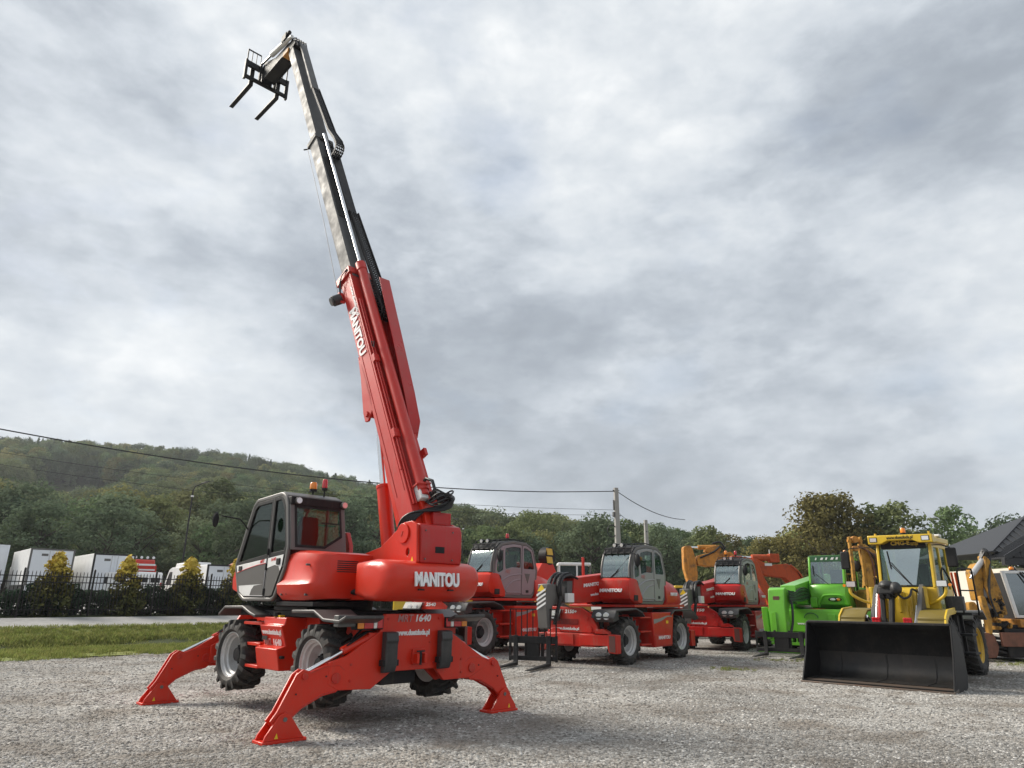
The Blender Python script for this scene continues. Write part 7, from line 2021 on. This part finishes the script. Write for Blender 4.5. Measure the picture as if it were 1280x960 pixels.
# ================================================================== TRUCKS BEYOND THE FENCE
TRZ = R(133)
def wheel_simple(t, x, y, r=.48, w_=.3):
    e = empty('wheel', t, (x, y, r))
    MB().lathe([(r * .55, -w_ / 2), (r * .9, -w_ / 2), (r, -w_ * .35), (r, w_ * .35), (r * .9, w_ / 2), (r * .55, w_ / 2)], (0, 0, 0), (0, 1, 0), 20).build('tyre', M['rubber'], e)
    MB().cyl((0, -w_ * .42, 0), (0, w_ * .42, 0), r * .57, n=16).build('rim', M['rim'], e)
def box_truck(label, x, y, L_=6.2, W_=2.5, H_=2.45, z0=1.0, frame_='cabgrey', cabcol='whitepaint', tail=True, name='box_truck', rz=TRZ, extra=None):
    """rear at local x=0 facing -x"""
    t = thing(name, label, 'truck', (x, y, gz(x, y)), rz, 'white vans and trucks parked beyond the fence')
    bx_ = MB().box(.04, L_, -W_ / 2, W_ / 2, z0, z0 + H_).build('cargo_box', M['whitepaint'], t, .02)
    for s in (1, -1):
        MB().box(-.01, .09, min(s * W_ / 2, s * (W_ / 2 - .09)) - .01, max(s * W_ / 2, s * (W_ / 2 - .09)) + .01, z0 - .05, z0 + H_ + .02).build('corner_post', M[frame_], bx_, .01)
    MB().box(-.01, .09, -W_ / 2 + .09, W_ / 2 - .09, z0 + H_ - .07, z0 + H_ + .02).build('header_rail', M[frame_], bx_, .01)
    MB().box(-.02, .1, -W_ / 2 + .09, W_ / 2 - .09, z0 - .08, z0 + .04).build('sill_rail', M[frame_], bx_, .01)
    for s in (1, -1):
        d = MB().box(.0, .04, min(s * .015, s * (W_ / 2 - .10)), max(s * .015, s * (W_ / 2 - .10)), z0 + .05, z0 + H_ - .08).build('rear_door', M['shadewhite'], t, .01)
        MB().cyl((-.015, s * .18, z0 + .06), (-.015, s * .18, z0 + H_ - .1), .018, n=8).build('lock_rod', M['rim'], d)
    MB().box(-.004, .0, .25, .62, z0 + H_ - .45, z0 + H_ - .30).build('decal', M['greyplastic'], t)
    if tail:
        MB().box(-.10, -.04, -W_ / 2 + .05, W_ / 2 - .05, .45, 1.0).build('tail_lift', M['shadewhite'], t, .01)
        for k_ in range(3):
            MB().prism([(W_ / 2 - .15 - .14 * k_, .74), (W_ / 2 - .22 - .14 * k_, .74), (W_ / 2 - .32 - .14 * k_, .94), (W_ / 2 - .25 - .14 * k_, .94)], 'x', -.104, -.101).build('stripe', M['redprint'], t)
    MB().box(.2, L_ + 1.4, -.42, .42, .6, .85).build('chassis', M['dark'], t)
    MB().prism([(L_ + .1, .5), (L_ + 1.9, .5), (L_ + 1.95, 1.2), (L_ + 1.4, 2.35), (L_ + .1, 2.4)], 'y', -W_ / 2 + .15, W_ / 2 - .15).build('cab', M[cabcol], t, .05)
    MB().prism([(L_ + 1.93, 1.28), (L_ + 1.96, 1.28), (L_ + 1.46, 2.28), (L_ + 1.43, 2.28)], 'y', -W_ / 2 + .25, W_ / 2 - .25).build('windscreen', M['sideglass'], t)
    for xx in (1.6, L_ + 1.0):
        for s in (1, -1):
            wheel_simple(t, xx, s * (W_ / 2 - .2))
    return t
box_truck('white box truck cut by the left edge of the photo', -35.6, 48.1, z0=1.1, H_=2.5, frame_='shadewhite')
box_truck('white box truck with red striped tail lift, left of the first golden conifer', -29.95, 46.4, z0=1.05, H_=2.25, frame_='greyplastic')
box_truck('white box truck with black framed twin rear doors between two golden conifers', -26.35, 47.3, z0=.75, H_=2.35, frame_='dark', tail=False)
box_truck('low white box van with black framed doors, nearest the raised machine cab', -18.7, 47.0, z0=.70, H_=1.85, frame_='dark', tail=False)
# the red deflector of the last one, a lorry behind it
t = thing('red_lorry', 'red lorry with white stripes and roof lamps peeping over the white vans', 'truck', (-27.55, 53, gz(-27, 53)), R(-150), 'white vans and trucks parked beyond the fence')
MB().box(-1.1, 1.1, -3.6, 0, .7, 2.6).build('body', M['redworn'], t, .06)
MB().prism([(-.0, .6), (.1, 2.6), (-.3, 3.0), (-1.5, 3.0), (-1.5, .6)], 'x', -.95, .95).build('cab', M['redworn'], t, .06)
MB().box(-1.0, 1.0, .06, .12, 2.55, 2.68).box(-1.0, 1.0, .06, .12, 2.2, 2.3).build('white_stripe', M['white'], t)
for k_ in range(5):
    MB().cyl((-.8 + .4 * k_, -.1, 3.14), (-.8 + .4 * k_, .02, 3.14), .10, n=12).build('roof_lamp', M['clearlens'], t)
MB().bar((-.95, -.05, 3.03), (.95, -.05, 3.03), .05, .05).build('lamp_bar', M['dark'], t)
MB().box(-1.0, 1.0, .08, .14, 1.3, 2.1).build('windscreen', M['sideglass'], t)
for y in (-1.0, -3.6):
    for s in (1, -1):
        MB().cyl((s * .85, y, .48), (s * 1.12, y, .48), .48, n=18).build('wheel', M['rubber'], t)
def van(label, x, y, rz, h=2.35, L_=5.2, ladder=False):
    t = thing('white_van', label, 'van', (x, y, gz(x, y)), rz, 'white vans and trucks parked beyond the fence')
    pr_ = rounded([(0, .35), (L_, .35), (L_ + .05, .95), (L_ - .75, 1.25), (L_ - 1.45, h - .15), (L_ - 2.0, h), (.12, h), (0, h - .25)], .10, 3)
    b_ = MB().prism(pr_, 'y', -.95, .95).build('body', M['whitepaint'], t, .06)
    MB().plate([(L_ - 2.2, 1.3), (L_ - 1.05, 1.3), (L_ - 1.65, h - .3), (L_ - 2.2, h - .3)], [], 'y', .952, .960).plate([(L_ - 2.2, 1.3), (L_ - 1.05, 1.3), (L_ - 1.65, h - .3), (L_ - 2.2, h - .3)], [], 'y', -.960, -.952).build('side_window', M['black'], t)
    MB().prism([(L_ - .74, 1.28), (L_ - .70, 1.28), (L_ - 1.40, h - .17), (L_ - 1.44, h - .17)], 'y', -.85, .85).build('windscreen', M['sideglass'], t)
    for xx in (1.0, L_ - .95):
        for s in (1, -1):
            wheel_simple(t, xx, s * .82, .36, .24)
    for s in (1, -1):
        MB().box(-.03, .0, min(s * .78, s * .92), max(s * .78, s * .92), .85, 1.35).build('tail_lamp', M['redlens'], t, .01)
        MB().box(-.012, .0, min(s * .1, s * .75), max(s * .1, s * .75), 1.35, h - .35).build('rear_window', M['black'], t)
    if ladder:
        MB().prism([(.3, h + .02), (3.4, h + .02), (3.2, h + .28), (.5, h + .32)], 'y', -.7, .7).build('roof_box', M['whitepaint'], t, .05)
    return t
van('white high roofed van with a pale roof box, behind the third golden conifer', -20.9, 48.4, TRZ, 2.45, ladder=True)
van('white van with dark windows half hidden behind the second golden conifer', -23.3, 46.2, R(150), 2.0)
# extra red deflector on a truck behind
t = thing('red_deflector_truck', 'white truck whose pale red roof deflector shows above the low box van', 'truck', (-18.9, 51.5, gz(-19, 51)), TRZ, 'white vans and trucks parked beyond the fence')
MB().box(0, 2.2, -1.1, 1.1, .6, 2.45).build('cab', M['whitepaint'], t, .05)
MB().prism([(.1, 2.45), (2.1, 2.45), (1.7, 2.62), (.4, 2.92), (.1, 2.92)], 'y', -1.0, 1.0).build('deflector', M['palered'], t, .04)
MB().box(-5.5, -.1, -1.1, 1.1, .9, 2.3).build('cargo_box', M['whitepaint'], t, .02)
for xx in (1.2, -3.8):
    for s in (1, -1):
        wheel_simple(t, xx, s * .95)

# ================================================================== HAZE
hz_box = MB().box(-1900, 1900, -1900, 1900, -2.0, 135).build('haze', None)
hm = bpy.data.materials.new('haze')
hm.use_nodes = True
t_ = hm.node_tree
t_.nodes.clear()
pv = N(t_, 'ShaderNodeVolumePrincipled')
pv.inputs['Color'].default_value = (0.86, 0.90, 0.95, 1)
pv.inputs['Density'].default_value = 0.0003
pv.inputs['Anisotropy'].default_value = 0.2
out = N(t_, 'ShaderNodeOutputMaterial')
t_.links.new(pv.outputs[0], out.inputs['Volume'])
hz_box.data.materials.append(hm)
tag(hz_box, kind='stuff')
